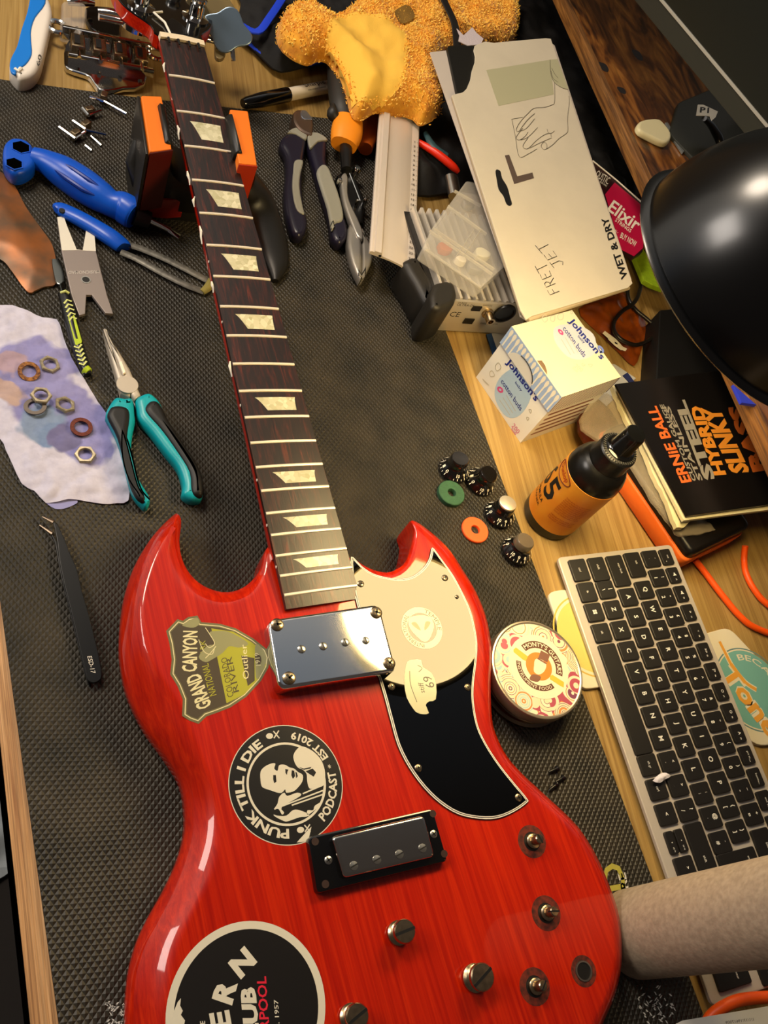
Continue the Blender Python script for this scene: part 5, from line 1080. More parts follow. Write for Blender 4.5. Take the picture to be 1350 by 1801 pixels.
m = MB(); m.slab([EP(*p, .14) for p in C7([(1030, 405), (1080, 400), (1155, 605), (1110, 595), (1060, 560), (1035, 520)])], N_, .08); obj('green_sleeve', m, GRN, ev)
LN = mat('grey brown line print', '4c4438', .6); m = MB()
for pts, cl in (([(1060, 560), (1060, 690), (1040, 712), (990, 728), (920, 735), (880, 770), (850, 800), (815, 845), (800, 885), (820, 890), (840, 860), (880, 810), (925, 770)], 0), ([(770, 808), (845, 795)], 0), ([(770, 808), (795, 930), (820, 1062), (880, 1045), (940, 1010)], 0), ([(825, 890), (870, 870), (925, 805)], 0), ([(845, 870), (800, 930), (820, 950), (860, 925), (880, 895)], 0),
   ([(830, 950), (880, 930), (945, 865)], 0), ([(880, 935), (845, 990), (865, 1010), (890, 1000), (935, 955), (990, 915), (1030, 905), (1038, 930)], 0), ([(890, 1005), (960, 970), (1040, 935)], 0), ([(1010, 875), (1015, 895), (1035, 905), (1060, 888)], 0),
   ([(970, 985), (985, 965), (1005, 975), (1008, 1005), (990, 1015), (972, 1000)], 1), ([(1008, 1010), (1050, 980), (1090, 940), (1140, 905), (1150, 880), (1148, 800), (1160, 700), (1158, 650)], 0), ([(1030, 405), (1035, 500), (1060, 560), (1110, 595), (1150, 607)], 0), ([(1040, 460), (1060, 500), (1085, 530)], 0), ([(1035, 480), (1050, 530), (1085, 558)], 0)):
    m.stroke(C7(pts), .55, EP, .28, closed=bool(cl))
obj('hand_drawing', m, LN, ev, label='line drawing of a hand holding paper')
m = MB(); BRL = mat('dark taupe print', '5a4a40', .6); m.slab([EP(*p, .2) for p in C3_([(562, 70), (585, 66), (628, 180), (708, 160), (716, 190), (612, 221)])], N_, .1); obj('letter_corner', m, BRL, ev, label='big taupe L-shaped corner mark')
m = MB(); m.slab([EP(*p, .2) for p in cr(C3_([(513, 155), (522, 144), (540, 155), (548, 190), (575, 235), (590, 290), (600, 325), (588, 336), (570, 325), (555, 285), (530, 250), (520, 200)]), 3)], N_, .1); obj('hang_slot', m, INK, ev, label='black hang-hole slot')
m = MB()
HW = {'F': [[(.0, 0), (.05, 1), (.9, 1.02)], [(.02, .52), (.75, .55)]], 'R': [[(0, 0), (.05, 1), (.7, .98), (.85, .75), (.6, .52), (.05, .5)], [(.3, .5), (.95, -.08)]], 'E': [[(.9, .95), (.05, 1), (.0, .02), (.9, -.02)], [(.02, .5), (.75, .52)]],
      'T': [[(-.25, 1), (1.15, 1.02)], [(.45, 1), (.5, -.08)]], 'J': [[(.1, 1.02), (1.05, 1)], [(.7, 1), (.72, .15), (.4, -.1), (.0, .15)]]}
def hwrite(t, bl, br, tl):
    bl, br, tl = (np.array(q, float) for q in (bl, br, tl)); n = len(t)
    for i, ch in enumerate(t):
        for st_ in HW[ch]:
            m.stroke([tuple(bl+(br-bl)*((i+.1+.72*x)/n)+(tl-bl)*y) for x, y in st_], .75, EP, .28, sm=1)
hwrite('FRET', *C3_([(852, 790), (770, 628), (803, 812)])); hwrite('JET', *C3_([(878, 650), (768, 518), (830, 672)]))
obj('handwriting', m, INK, ev, label='handwritten FRET JET')
m = MB(); m.text('WET & DRY', *C3_([(1213, 712), (1105, 392), (1178, 728)]), EP, .28, .03); obj('lettering', m, INK, ev)
# black case poking out of the envelope
m = MB(); m.slab([EP(*p, -1.6) for p in rnd(C7([(330, 312), (440, 302), (516, 306), (560, 420), (470, 640), (400, 640), (360, 450)]), 5)], N_, 3.4, .8); obj('black_sleeve', m, mat('matt black card', '12110c', .45), label='black case sticking out of the torn envelope corner', cat='case')

# string packets to the right
sp_ = thing('string_packet', G(1080, 380, 20), 'pink and black string packet under the edge of the envelope', 'packet')
C8 = lambda pts: crop(1000, 200, 3.603, pts)
A = [G(*p, 52) for p in C8([(100, 280), (150, 300), (490, 590), (470, 870), (415, 905), (250, 760), (60, 460)])]
m = MB(); m.slab(A, (0, 0, 1), 7, 1); obj('packet_body', m, mat('dark maroon packet', '2a0c12', .4), sp_)
S52 = GZ(52); m = MB(); m.slab([S52(*p, .2) for p in C8([(290, 435), (485, 600), (470, 850), (412, 903), (330, 860), (230, 510)])], (0, 0, 1), .15); obj('pink_panel', m, mat('raspberry pink print', 'b3123e', .4, bump=.3, bscale=900), sp_)
m = MB(); m.slab([S52(*p, .2) for p in C8([(150, 330), (265, 420), (240, 480), (150, 410)])], (0, 0, 1), .15); obj('black_panel', m, mat('brown black print', '2b1a10', .4), sp_)
m = MB(); m.text('Elixir', *C8([(240, 610), (425, 745), (285, 545)]), S52, .4, .02); m.text('STRINGS', *C8([(290, 680), (388, 755), (302, 660)]), S52, .4, .01); m.text('BUY NOW', *C8([(322, 785), (420, 845), (335, 750)]), S52, .4, .01); m.text('OUSTIC', *C8([(165, 398), (245, 450), (185, 355)]), S52, .4); m.text('8020 WAY', *C8([(195, 435), (238, 465), (200, 424)]), S52, .4); m.text('SCAN •', *C8([(262, 730), (308, 765), (270, 712)]), S52, .4); obj('lettering', m, WHITE, sp_)
m = MB(); m.tube([S52(*p, 1) for p in C8([(150, 298), (300, 420), (488, 585)])], .9, 6); obj('white_edge', m, WHITE, sp_)
m = MB(); m.slab([G(*p, 30) for p in C8([(415, 905), (470, 850), (560, 1000), (600, 1110), (520, 1080), (478, 1055)])], (0, 0, 1), 6, 1); obj('lime_packet', m, mat('lime green packet', '8fae1e', .45, var=.2, vscale=200), label='lime green packet peeking out beside the lamp rim', cat='packet')
m = MB(); m.prism(cr(G2(C8([(80, 1215), (250, 1130), (360, 1110), (470, 1240), (510, 1330), (500, 1390), (470, 1500), (430, 1580), (350, 1510), (240, 1400), (140, 1310)]), 6), 2), .3, 5, 1.2)
orp = thing('amber_wrapper', G(1090, 600, 0), 'translucent amber plastic packet beside the cotton bud box', 'wrapper')
AMB = mat('amber film', '96460f', .3, alpha=.88, var=.5, col2='6a2c08', vscale=40, bump=.3, bscale=50)
def oz(Q, d): return 3+np.minimum(d*.35, 5)+noise2(Q, 40, 9)*2.5*np.minimum(d/4, 1)
obj('film', sheet(cr(G2(C8([(80, 1215), (250, 1130), (360, 1110), (470, 1240), (510, 1330), (500, 1390), (470, 1500), (430, 1580), (350, 1510), (240, 1400), (140, 1310)]), 8), 2), oz, 2, 1.), AMB, orp, ang=50)
m = MB(); m.slab([G(*p, 12) for p in crop(1020, 480, 7.5, [(300, 790), (325, 765), (470, 870), (560, 970), (620, 1000), (600, 1025), (560, 1010), (540, 1010), (460, 950), (375, 870), (370, 850)])], (0, 0, 1), 1.); obj('paper_strip', m, WHITE, orp)
m = MB(); m.slab([G(*p, 11) for p in crop(1020, 480, 7.5, [(455, 905), (490, 925), (485, 945), (455, 925)])], (0, 0, 1), -1.2 if False else .4); 
m = MB(); m.prism(G2(crop(1020, 480, 7.5, [(452, 908), (490, 925), (490, 945), (458, 928)]), 12.2), 11.9, 12.3); obj('strip_mark', m, INK, orp)
cb_px = C8([(520, 780), (500, 830), (465, 960), (460, 1050), (440, 1150), (400, 1210), (340, 1250), (290, 1310), (285, 1370), (330, 1430), (420, 1465), (500, 1440), (560, 1390)])
P, r = worm([(x, y, 20-i*.3, 2.3, 2.3) for i, (x, y) in enumerate(cb_px)], 5); m = MB(); m.tube(P, r, 12); obj('black_cable', m, mat('black cable', '17120e', .35), label='thick black cable looping over the amber packet', cat='cable')
P, r = worm([(x, y, 13, 2.3, 2.3) for x, y in C8([(370, 1110), (380, 1180), (420, 1240), (480, 1290), (540, 1340), (600, 1380)])], 5); m = MB(); m.tube(P, r, 12); obj('black_cable', m, mat('black cable under', '17120e', .35), label='second black cable crossing beneath the looped one', cat='cable')
m = MB(); m.prism(rnd(G2([(1160, 545), (1420, 520), (1440, 690), (1152, 690)], 30), 2), .3, 30, 1.5); obj('black_case', m, mat('near black box', '080706', .55), label='plain black box in the shade under the lamp', cat='box')

# ================================================================ COTTON BUD BOX
cbk = thing('cotton_bud_box', G(960, 740, 0), 'opened cream and blue cotton bud box leaning its lid back, by the envelope', 'box')
ZL = 77.
b0, b1 = G(836.7, 663.5, 0), G(914.6, 779, 0); u_ = b1-b0; w0 = np.linalg.norm(u_); CF = Fr(b0, u_)   # u along the near bottom edge, v to the back
if CF.v[0] < 0: CF = Fr(b1, -u_)
dp_ = 80.
CARD = mat('cream blue card', 'd8d5ca', .55); 
m = MB(); m.prism(rect(w0, dp_, w0/2, dp_/2), .2, 60, .3, F=CF); obj('box_body', m, CARD, cbk)
m = MB(); m.prism(rect(w0+2, dp_+2, w0/2, dp_/2), 53, ZL, .3, F=Fr(CF.o, CF.u)); lid = obj('lid', m, mat('cream card lid', 'd6cfae', .55), cbk)
# coordinates on the lid top, the front face and the right side from the photo
LT = GZ(ZL); FF_ = PLN(CF(0, 0, 0), CF.v); FLid = PLN(CF(0, -1, 0), CF.v); 
side_o = CF(w0, 0, 0); SF_ = PLN(side_o, CF.u); SLid = PLN(CF(w0+1, 0, 0), CF.u)
def onf(pl, N, off):
    N = np.array(N, float)/np.linalg.norm(N); return lambda x, y, up=0.: pl(x, y)+N*(off+up)
FR = onf(FF_, -CF.v, 0); FL = onf(FLid, -CF.v, 0); SD = onf(SF_, CF.u, 0); SL = onf(SLid, CF.u, 0)
CB = lambda pts: crop(750, 520, 3.553, pts)
PBL = mat('pale blue print', '9fb6d8', .55); NVY = mat('navy print', '1c2a80', .5); PNK = mat('pink print', 'c94b84', .5); LBL = mat('sky print', 'a9c3d6', .55); LGR = mat('light grey print', 'b9b39c', .6); SHD = mat('cream stripe', 'ece6d2', .5)
def quad(pl, pts, mt_, nm, par, up=.1, sm=0, thick=.08):
    m = MB(); P = [pl(*p, up) for p in (cr(CB(pts), sm) if sm else CB(pts))]; c_ = np.mean(P, 0); m.flat(P)
    return obj(nm, m, mt_, par)
# front face
quad(FR, [(470, 500), (560, 440), (640, 440), (660, 520), (650, 640), (600, 730), (540, 765), (480, 740), (430, 650), (430, 570)], LBL, 'blue_oval', cbk, .12, 3)
quad(FR, [(660, 420), (720, 405), (752, 470), (748, 520), (735, 565), (690, 520), (665, 460)], mat('peeled brown card', 'b08d66', .8), 'torn_patch', cbk, .16, 2)
m = MB(); m.text('Johnson\'s', *CB([(487, 425), (672, 672), (520, 385)]), FR, .25, .03); m.text('baby', *CB([(550, 550), (590, 605), (560, 533)]), FR, .25, .01); m.text('cotton buds', *CB([(463, 540), (585, 722), (478, 515)]), FR, .25, .01); obj('navy_lettering', m, NVY, cbk)
m = MB(); m.text('200', *CB([(530, 815), (567, 865), (548, 795)]), FR, .25); m.text('buds', *CB([(527, 838), (555, 872), (538, 825)]), FR, .25); m.text('O', *CB([(440, 600), (480, 615), (440, 560)]), FR, .2, .08); obj('pink_print', m, PNK, cbk)
m = MB(); m.text('O', *CB([(660, 560), (705, 600), (675, 535)]), FR, .3, .1); obj('blue_heart', m, mat('mid blue print', '4a6cb8', .5), cbk)
m = MB()
for pts in ([(350, 520), (370, 545), (390, 560)], [(395, 480), (410, 470), (425, 500), (400, 505)], [(430, 440), (450, 420), (465, 450), (440, 470)], [(500, 340), (520, 350), (515, 370)], [(555, 355), (570, 360), (560, 375)], [(640, 710), (655, 715), (650, 735)], [(625, 760), (640, 765), (630, 780)]): m.stroke(CB(pts), .8, FR, .2, closed=True)
for i in range(3): m.stroke(CB([(455+i*22, 650-i*14), (520+i*18, 745-i*12)]), .6, FR, .2, sm=1)
obj('faint_doodles', m, LGR, cbk)
# lid: front band with buds, top face print, side stripes
bandp = [FL(*p, .1) for p in CB([(552, 170), (640, 90), (945, 540), (858, 635), (775, 540), (780, 480), (780, 410), (750, 360), (690, 300), (620, 305), (590, 240)])]
m = MB(); m.flat([CF(-1, -1.1, 53.1), CF(w0+1, -1.1, 53.1), CF(w0+1, -1.1, ZL-.2), CF(-1, -1.1, ZL-.2)]); obj('blue_band', m, PBL, lid)
m = MB()
NB = 15
for i in range(NB):
    x = 3+i*(w0-5)/(NB-1); inn_ = abs(x-33)/19.; yb = 53.6 if inn_ >= 1 else 53.6+14.5*math.sqrt(1-inn_**2); t_ = ZL-1.2; hd = min(9, t_-yb)
    m.add([CF(x+a, -1.22, t_-b*hd) for a, b in ((0, 0), (1.7, .2), (1.9, .5), (1.3, .85), (.9, 1), (-.9, 1), (-1.3, .85), (-1.9, .5), (-1.7, .2))], [tuple(range(9))])
    if t_-hd > yb+.5: m.add([CF(x+a, -1.22, b) for a, b in ((-.8, t_-hd), (.8, t_-hd), (.8, yb), (-.8, yb))], [(0, 1, 2, 3)])
obj('printed_buds', m, SHD, lid)
m = MB(); P = [CF(33+19*math.cos(t), -1.3, 53.0+14*math.sin(t)) for t in np.linspace(0, PI, 24)]; m.flat(P); obj('thumb_cutout', m, CARD, lid, label='half-round notch in the lid band')
m = MB(); m.tube([CF(33+19*math.cos(t), -1.35, 53.0+14*math.sin(t)) for t in np.linspace(.3, 2.0, 16)], .5, 6); obj('notch_shadow_edge', m, DGREY, lid, label='painted shadow line along the notch edge')  # dark grey line paints the shadow along the notch
m = MB()
for i in range(24):
    y = 2+i*(dp_-3)/24; m.add([CF(w0+1.12, y+a, b) for a, b in ((0, 53.5), (1.6, 53.5), (1.6, ZL-.8), (0, ZL-.8))], [(0, 1, 2, 3)])
obj('side_stripes', m, SHD, lid); m = MB(); m.add([CF(w0+1.06, 0, 53.2), CF(w0+1.06, dp_+.8, 53.2), CF(w0+1.06, dp_+.8, ZL-.3), CF(w0+1.06, 0, ZL-.3)], [(0, 1, 2, 3)]); obj('side_ground', m, mat('muted brown blue', '8c8494', .6), lid)
quad(LT, [(800, 200), (860, 180), (960, 190), (1040, 240), (1060, 320), (1040, 370), (960, 400), (880, 380), (815, 310), (792, 250)], mat('pale lilac oval', 'bdc2c8', .55), 'lilac_oval', lid, .1, 3)
m = MB(); m.text('Johnson\'s', *CB([(875, 165), (1080, 410), (915, 135)]), LT, .2, .03); m.text('baby', *CB([(940, 262), (980, 305), (952, 245)]), LT, .2, .01); m.text('cotton buds', *CB([(848, 208), (980, 388), (868, 186)]), LT, .2, .01); obj('navy_lettering', m, NVY, lid)
m = MB(); m.text('O', *CB([(815, 225), (850, 255), (825, 200)]), LT, .2, .1); obj('pink_heart', m, PNK, lid)
m = MB(); m.text('O', *CB([(1060, 330), (1100, 370), (1075, 300)]), LT, .2, .1); obj('blue_heart', m, mat('mid blue print 2', '6f80c0', .5), lid)
m = MB(); m.text('200', *CB([(920, 445), (965, 478), (935, 425)]), LT, .2); m.text('buds', *CB([(908, 455), (940, 482), (918, 442)]), LT, .2)
for pts in ([(720, 140), (740, 120), (755, 150), (735, 165)], [(775, 130), (800, 125), (795, 160), (775, 155)], [(820, 120), (850, 110), (850, 145), (825, 150)], [(900, 95), (912, 105), (902, 115)], [(1010, 430), (1035, 430), (1025, 445)], [(970, 425), (990, 432), (975, 440)]): m.stroke(CB(pts), .7, LT, .2, closed=True)
for i in range(3): m.stroke(CB([(840+i*26, 270-i*8), (900+i*22, 370-i*8)]), .6, LT, .2, sm=1)
obj('faint_doodles', m, LGR, lid)
m = MB()
for i in range(5):
    z = 10+i*8.2; m.flat([CF(w0+.1, 8, z), CF(w0+.1, 68, z), CF(w0+.1, 70, z+1.5), CF(w0+.1, 68, z+3.4), CF(w0+.1, 8, z+3.4), CF(w0+.1, 5, z+1.7)])
obj('side_buds', m, mat('brown bud print', '8a5f4e', .6), cbk)
# card underneath it
m = MB(); m.slab([G(*p, 2) for p in [(858, 588), (905, 560), (1000, 640), (1080, 640), (1118, 665), (1060, 720), (960, 700), (870, 626)]], (0, 0, 1), 1.6, .2); obj('printed_card', m, mat('pale blue white card', 'b5b5b0', .6), label='pale card with a dark blue edge under the cotton bud box', cat='card')
m = MB(); m.slab([G(*p, 3) for p in [(855, 588), (864, 586), (876, 622), (868, 628)]], (0, 0, 1), 1.); obj('blue_strip', m, mat('dark blue strip', '1f3e66', .5), label='dark blue strip at the left edge of the pale card', cat='card')
m = MB(); m.slab([G(*p, 44) for p in [(1095, 660), (1103, 655), (1116, 672), (1108, 674)]], (0, 0, 1), 1); obj('blue_corner', m, mat('ink blue card', '18204a', .5), label='dark blue card corner behind the bud box', cat='card')

# ================================================================ RIGHT SIDE: bottle, knobs, washers, keyboard, tin, tube
bt = thing('spray_bottle', G(961, 912, 0), 'black spray bottle with an orange label standing on the bare desk', 'bottle')
BZ = Fr(G(963, 908, 0)); BB_ = mat('black bottle plastic', '0b0a08', .28)
m = MB(); m.lathe([(23, 0), (25.5, 2), (26, 6), (26, 78), (25.6, 84), (23.5, 91), (19.5, 97), (16, 99), (15.5, 100)], BZ, 48); obj('bottle_body', m, BB_, bt)
m = MB(); m.lathe([(17.5, 98), (17.5, 101), (17, 102), (17, 114), (16.2, 115), (14.5, 116)], BZ, 48); cl = obj('screw_collar', m, BLACK, bt)
m = MB()
for k in range(40):
    a = 2*PI*k/40; m.box(Fr(BZ(14.6*math.cos(a), 14.6*math.sin(a), 114.5), (math.cos(a), math.sin(a), 0)), 2.2, .9, 2.2)
obj('ribbing', m, mat('grey ribs', '3b3a36', .4), cl)
m = MB(); m.lathe([(12.5, 115), (12.5, 117), (10.5, 118), (9.8, 119), (9.2, 137), (8.3, 139), (.1, 139.3)], BZ, 40); sp2 = obj('spray_nozzle', m, BLACKG, bt)
m = MB(); m.tube([BZ(0, 0, 133), BZ(-9.5, 2, 133)], 2, 10); obj('nozzle_hole', m, BLACK, sp2)
LABM = mat('orange label', 'e09a2c', .4, var=.25, col2='d57a18', vscale=25)
m = MB(); m.lathe([(26.1, 12), (26.35, 12.2), (26.35, 77.8), (26.1, 78)], BZ, 64, cap0=False, cap1=False); lb_ = obj('label', m, LABM, bt)
vdir = math.atan2(-BZ.o[1], -BZ.o[0])  # towards the camera foot
def onlab(a_c, aw, h_c, hh, up=.15):
    """text running upwards along the bottle: x of the text goes up, y around"""
    return lambda x, y: BZ((26.4+up)*math.cos(vdir+a_c+aw*(y-.5)), (26.4+up)*math.sin(vdir+a_c+aw*(y-.5)), h_c+hh*(x-.5))
def onlabh(a_c, aw, h_c, hh, up=.15):
    return lambda x, y: BZ((26.4+up)*math.cos(vdir+a_c+aw*(x-.5)), (26.4+up)*math.sin(vdir+a_c+aw*(x-.5)), h_c+hh*(y-.5))
m = MB(); m.textfn('65', onlabh(-.95, 1.25, 50, 25), .02); m.textfn('FORMULA', onlabh(-.95, .9, 32, 4), .01); m.textfn('CLEANER', onlabh(-.95, .9, 26, 3)); obj('black_print', m, INK, lb_)
m = MB(); m.textfn('Dunlop', onlabh(-.75, .75, 71, 7), .02)
P = [onlabh(-.75, 1.05, 71, 12)(.5+.5*math.cos(t), .5+.5*math.sin(t)) for t in np.linspace(0, 2*PI, 40)]
for i in range(12): m.textfn(random.Random(i).choice(['POLISH AND CLEANER FOR ALL', 'GUITAR FINISHES SPRAY ONTO', 'SOFT CLOTH AND WIPE EVENLY', 'THEN BUFF TO A HIGH SHINE']), onlabh(.45, .95, 60-i*2.6-(3 if i > 8 else 0), 1.7))
obj('red_print', m, mat('rust red print', 'a83a12', .5), lb_)
m = MB(); m.tube(P, .45, 6); obj('logo_oval', m, mat('dark rust oval', '5a1c0a', .5), lb_)

# control knobs
KB = mat('black knob', '0b0a0a', .2, coat=.5); KCL = mat('smoky clear knob top', '5b5244', .15, spec=.8); KCD = mat('smoky dark knob top', '14110e', .08, coat=.8); KS = mat('silver insert', 'd9cfb8', .38, .7)
def knob(px, py, tilt, top, label, a0, ins=False):
    base = G(px, py, 3); w = np.array([tilt[0], tilt[1], 1.]); F = Fr(base, (math.cos(a0), math.sin(a0), 0), None, w); lift = 12.5*math.hypot(*tilt)/math.hypot(*tilt, 1); F = Fr(base+np.array([0, 0, lift+.4]), F.u, None, w)
    k_ = thing('control_knob', F.o, label, 'knob', 'black numbered control knobs')
    m = MB(); m.lathe([(14.2, 0), (14.5, 1.2), (14.1, 2.2), (9.9, 8), (9.0, 9.5), (8.8, 11)], F, 40); obj('skirt', m, KB, k_)
    m = MB(); m.lathe([(8.8, 10.8), (8.5, 16.5), (7.6, 17.6), (.1, 17.9)], F, 32); obj('crown', m, (KB if ins else KCL if px == 905 else KCD), k_)
    if ins:
        m = MB(); m.lathe([(8.2, 17.2), (8.0, 18.6), (7.6, 18.9), (.1, 18.9)], F, 32); obj('silver_insert', m, KS, k_)
    m = MB()
    for i in range(11):
        a = -i/11*2*PI*.93
        def P_(q, h): 
            r_ = 14.1-(h-2.2)/5.8*4.2; return F((r_+.2)*math.cos(q), (r_+.2)*math.sin(q), h+.15)
        m.textfn(str(i) if i < 10 else '10', lambda x, y, a=a: P_(a+(x-.5)*(.2 if i < 10 else .26), 4.6+2.6*y), .01)
        for q, w_, h1 in ((a, .022, 4.2), (a-.265, .016, 3.6)): m.flat([P_(q-w_, 2.4), P_(q+w_, 2.4), P_(q+w_, h1), P_(q-w_, h1)])
    obj('numbers', m, WHITE, k_)
knob(796, 830, (-.12, .1), 0, 'black numbered control knob above the green washer', 3.6)
knob(842, 850, (.12, -.05), 0, 'second black control knob, touching the first, right of the green washer', 3.4)
knob(875, 908, (.1, .12), 1, 'black control knob with a silver disc on top', 3.2, True)
knob(905, 972, (.12, .1), 0, 'black control knob with a cloudy clear crown, lowest of the four', 2.8)
def fwash(px, py, r, ri, h, mt_, lab, col):
    c_ = G(px, py, 3+h); m = MB(); m.lathe([(ri, 3), (r-.6, 3), (r, 3.6), (r, 3+h-.6), (r-.6, 3+h), (ri+.3, 3+h), (ri, 3+h-.4), (ri, 3)], Fr((c_[0], c_[1], 0)), 48, cap0=False, cap1=False); obj('felt_washer', m, mt_, label=lab, cat='washer')
fwash(794.5, 866, 12.6, 3.8, 5, mat('dark green felt', '2f5a3c', .7, bump=.3, bscale=900, var=.2, vscale=300), 'thick dark green round washer under the top knobs', 0)
fwash(836, 931, 12.6, 4.1, 3, mat('bright orange felt', 'ee5a1c', .55), 'bright orange round washer beside the silver-topped knob', 0)

# ---------------------------------------------------------------- keyboard
kti = .1113; ku = np.array([math.cos(KTH), math.sin(KTH), 0]); kv = np.array([-math.sin(KTH)*math.cos(kti), math.cos(KTH)*math.cos(kti), math.sin(kti)]); kn_ = np.cross(ku, kv)
K0 = np.array([495.09, 235.29, 15.]); PU, PV_ = 19.05, 19.2
KF = Fr(K0, ku, None, kn_)      # key-top plane: a along a row, b across the rows
kb = thing('keyboard', (540, 130, 0), 'slim silver keyboard with black keys lying at the lower right', 'keyboard')
KSL = mat('brushed silver case', 'bcb2a4', .42, .3, bump=.03)
x0, x1, y0, y1 = -2.17*PU, 16.6*PU, -1.86*PV_, 4.5*PV_
m = MB(); m.prism(rnd(rect(x1-x0, y1-y0, (x0+x1)/2, (y0+y1)/2), 5), -7.5, -2.6, 1., F=KF, bot=1.5); obj('case', m, KSL, kb)
KEY = mat('black key', '15120f', .45); KLEG = mat('key legend', 'd8d4c8', .5)
m = MB(); m.prism(rect(300, 14, (x0+x1)/2, y1-14), -13, -7.4, 2, F=KF); obj('rear_foot', m, BLACK, kb)
keys = []   # (u, v, w, h, [(text, du, dv, size)])
def K(u, v, w=.87, h=.86, *leg): keys.append((u, v, w, h, leg))
for i, t in enumerate('QWERTYUIOP'): K(i, 2, .87, .86, (t, 0, 0, .26))
for i, t in enumerate('ASDFGHJKL'): K(i+.25, 1, .87, .86, (t, 0, 0, .26))
for i, t in enumerate('ZXCVBNM'): K(i+.75, 0, .87, .86, (t, 0, 0, .26))
sh_n = '!"£$%^&*()_+'
for i, t in enumerate('1234567890-='): K(i-.5, 3, .87, .86, (t, 0, -.18, .22), (sh_n[i], 0, .2, .18))
K(-1.5, 3, .87, .86, ('`', 0, -.15, .1), ('¬', 0, .18, .08)); K(-1.3, 2, 1.27, .86, ('tab', -.1, .1, .13)); K(-1.1, 1, 1.58, .86, ('caps lock', -.1, .1, .13)); K(-1.3, 0, 1.2, .86, ('shift', -.1, .0, .14)); K(-.25, 0, .87, .86, ('\\', 0, -.15, .2), ('|', 0, .2, .2))
K(-1.37, -1, 1.1, .86, ('ctrl', 0, 0, .14)); K(-.25, -1, .95, .86, ('fn', 0, 0, .12)); K(.75, -1, .87, .86, ('a', 9, 0, 0)); K(1.75, -1, .87, .86, ('alt', 0, 0, .14)); K(4.77, -1, 4.95, .86); K(7.7, -1, .87, .86, ('alt gr', 0, 0, .13)); K(8.7, -1, .87, .86, ('ctrl', 0, 0, .14)); K(9.72, -1, .87, .86, ('<', 0, 0, .2))
K(10.82, -.76, .9, .4, ('^', 0, 0, .1), ('pg up', .28, 0, .08)); K(10.82, -1.22, .9, .4, ('v', 0, 0, .1), ('pg dn', .28, 0, .08)); K(11.85, -1, .9, .86, ('>', 0, .1, .16))
K(7.75, 0, .87, .86, (',', 0, -.2, .1), ('<', 0, .18, .16)); K(8.75, 0, .87, .86, ('.', 0, -.2, .06), ('>', 0, .18, .16)); K(9.75, 0, .87, .86, ('/', 0, -.2, .2), ('?', 0, .2, .2)); K(11.2, 0, 1.85, .86, ('shift', .5, 0, .14))
K(9.25, 1, .87, .86, (';', 0, -.15, .16), (':', 0, .18, .14)); K(10.25, 1, .87, .86, ("'", 0, -.2, .1), ('@', 0, .16, .22)); K(11.25, 1, .87, .86, ('#', 0, -.15, .2), ('~', 0, .2, .08))
K(10, 2, .87, .86, ('[', 0, -.18, .2), ('{', 0, .18, .2)); K(11, 2, .87, .86, (']', 0, -.18, .2), ('}', 0, .18, .2)); K(12.05, 1.5, .75, 1.85, ('enter', .1, .5, .13)); K(11.9, 3, 1.6, .86, ('backspace', .1, .1, .14))
fl_ = ['F1', 'F2', 'F3', 'F4', 'F5', 'F6', 'F7', 'F8', 'F9', 'F10', 'F11', 'F12']; ic = ['♪', '♫', '>', '*', '>>', '|>', 'O', 'O', 'A', 'prt sc', 'home', 'end']
K(-1.5, 3.87, .82, .62, ('esc', 0, .05, .13), ('o', .24, -.12, .09))
for i, t in enumerate(fl_): K(i*.965-.53, 3.87, .8, .62, (ic[i] if ic[i][0] in 'OA>|*phe' else 'q', 0, .06, .16 if len(ic[i]) < 3 else .13), (t, .24, .02, .08))
K(11.1, 3.87, .8, .62, ('ins', 0, .05, .12)); K(12.05, 3.87, .8, .62, ('del', 0, .05, .12))
for i in range(4):
    for j in range(5):
        if i == 3 and j in (0,): continue
        K(13.15+i*.98, -1+j*.99 if j < 4 else 3, .87, .86, (['0', '.', '', ''][i] if j == 0 else ['1', '2', '3', ''][i] if j == 1 else ['4', '5', '6', '+'][i] if j == 2 else ['7', '8', '9', '-'][i] if j == 3 else ['', '/', '*', '-'][i], 0, 0, .22)) if not (i == 3 and j <= 1) and j < 4 else None
K(15.85, -.65, .82, 1.5, ('enter', 0, .2, .13))
legp = set()
for (u, v, w, h, leg) in keys:
    cx_, cy_ = u*PU, v*PV_; w_, h_ = w*PU, h*PV_
    m = MB(); m.prism(rnd(rect(w_, h_, cx_, cy_), 1.9, 3), -3.2, 0, .55, F=KF); k_ = obj('key', m, KEY, kb)
    m = MB(); any_ = False
    for (t, du, dv, s) in leg:
        if not t or du > 5: continue
        if t == 'q': 
            m.prism([(cx_+x*1.3, cy_+.6+y*1.3) for x, y in ((-1.6, -.5), (-.6, -.5), (.6, -1.5), (.6, 1.5), (-.6, .5), (-1.6, .5))], .02, .06, F=KF); any_ = True; continue
        FF = KF.at(cx_+du*PU, cy_+dv*PV_, 0); hgt = s*PV_*.85
        m.texta(t, FF, 0, hgt if len(t) < 3 else hgt*.95, .02 if len(t) < 3 else 0., up=.05); any_ = True
    if u == .75 and v == -1:
        for a in (-1, 1):
            for b in (-1, 1): m.prism(rect(1.7, 1.7, cx_+a*1.0, cy_+b*1.0), .02, .06, F=KF)
        any_ = True
    if any_: obj('legend', m, KLEG, k_)
m = sheet(cr(G2([(1156, 1370), (1168, 1358), (1178, 1356), (1188, 1362), (1176, 1368), (1168, 1374)], 22), 2), lambda Q, d: 21.5+np.minimum(d, 2)*.6+noise2(Q, 6, 3)*.6, 1., .5)
mz_ = min(v[2] for v in m.v); m.v = [(a, b, c_+ (KF.o[2]-22)+0) for a, b, c_ in m.v]
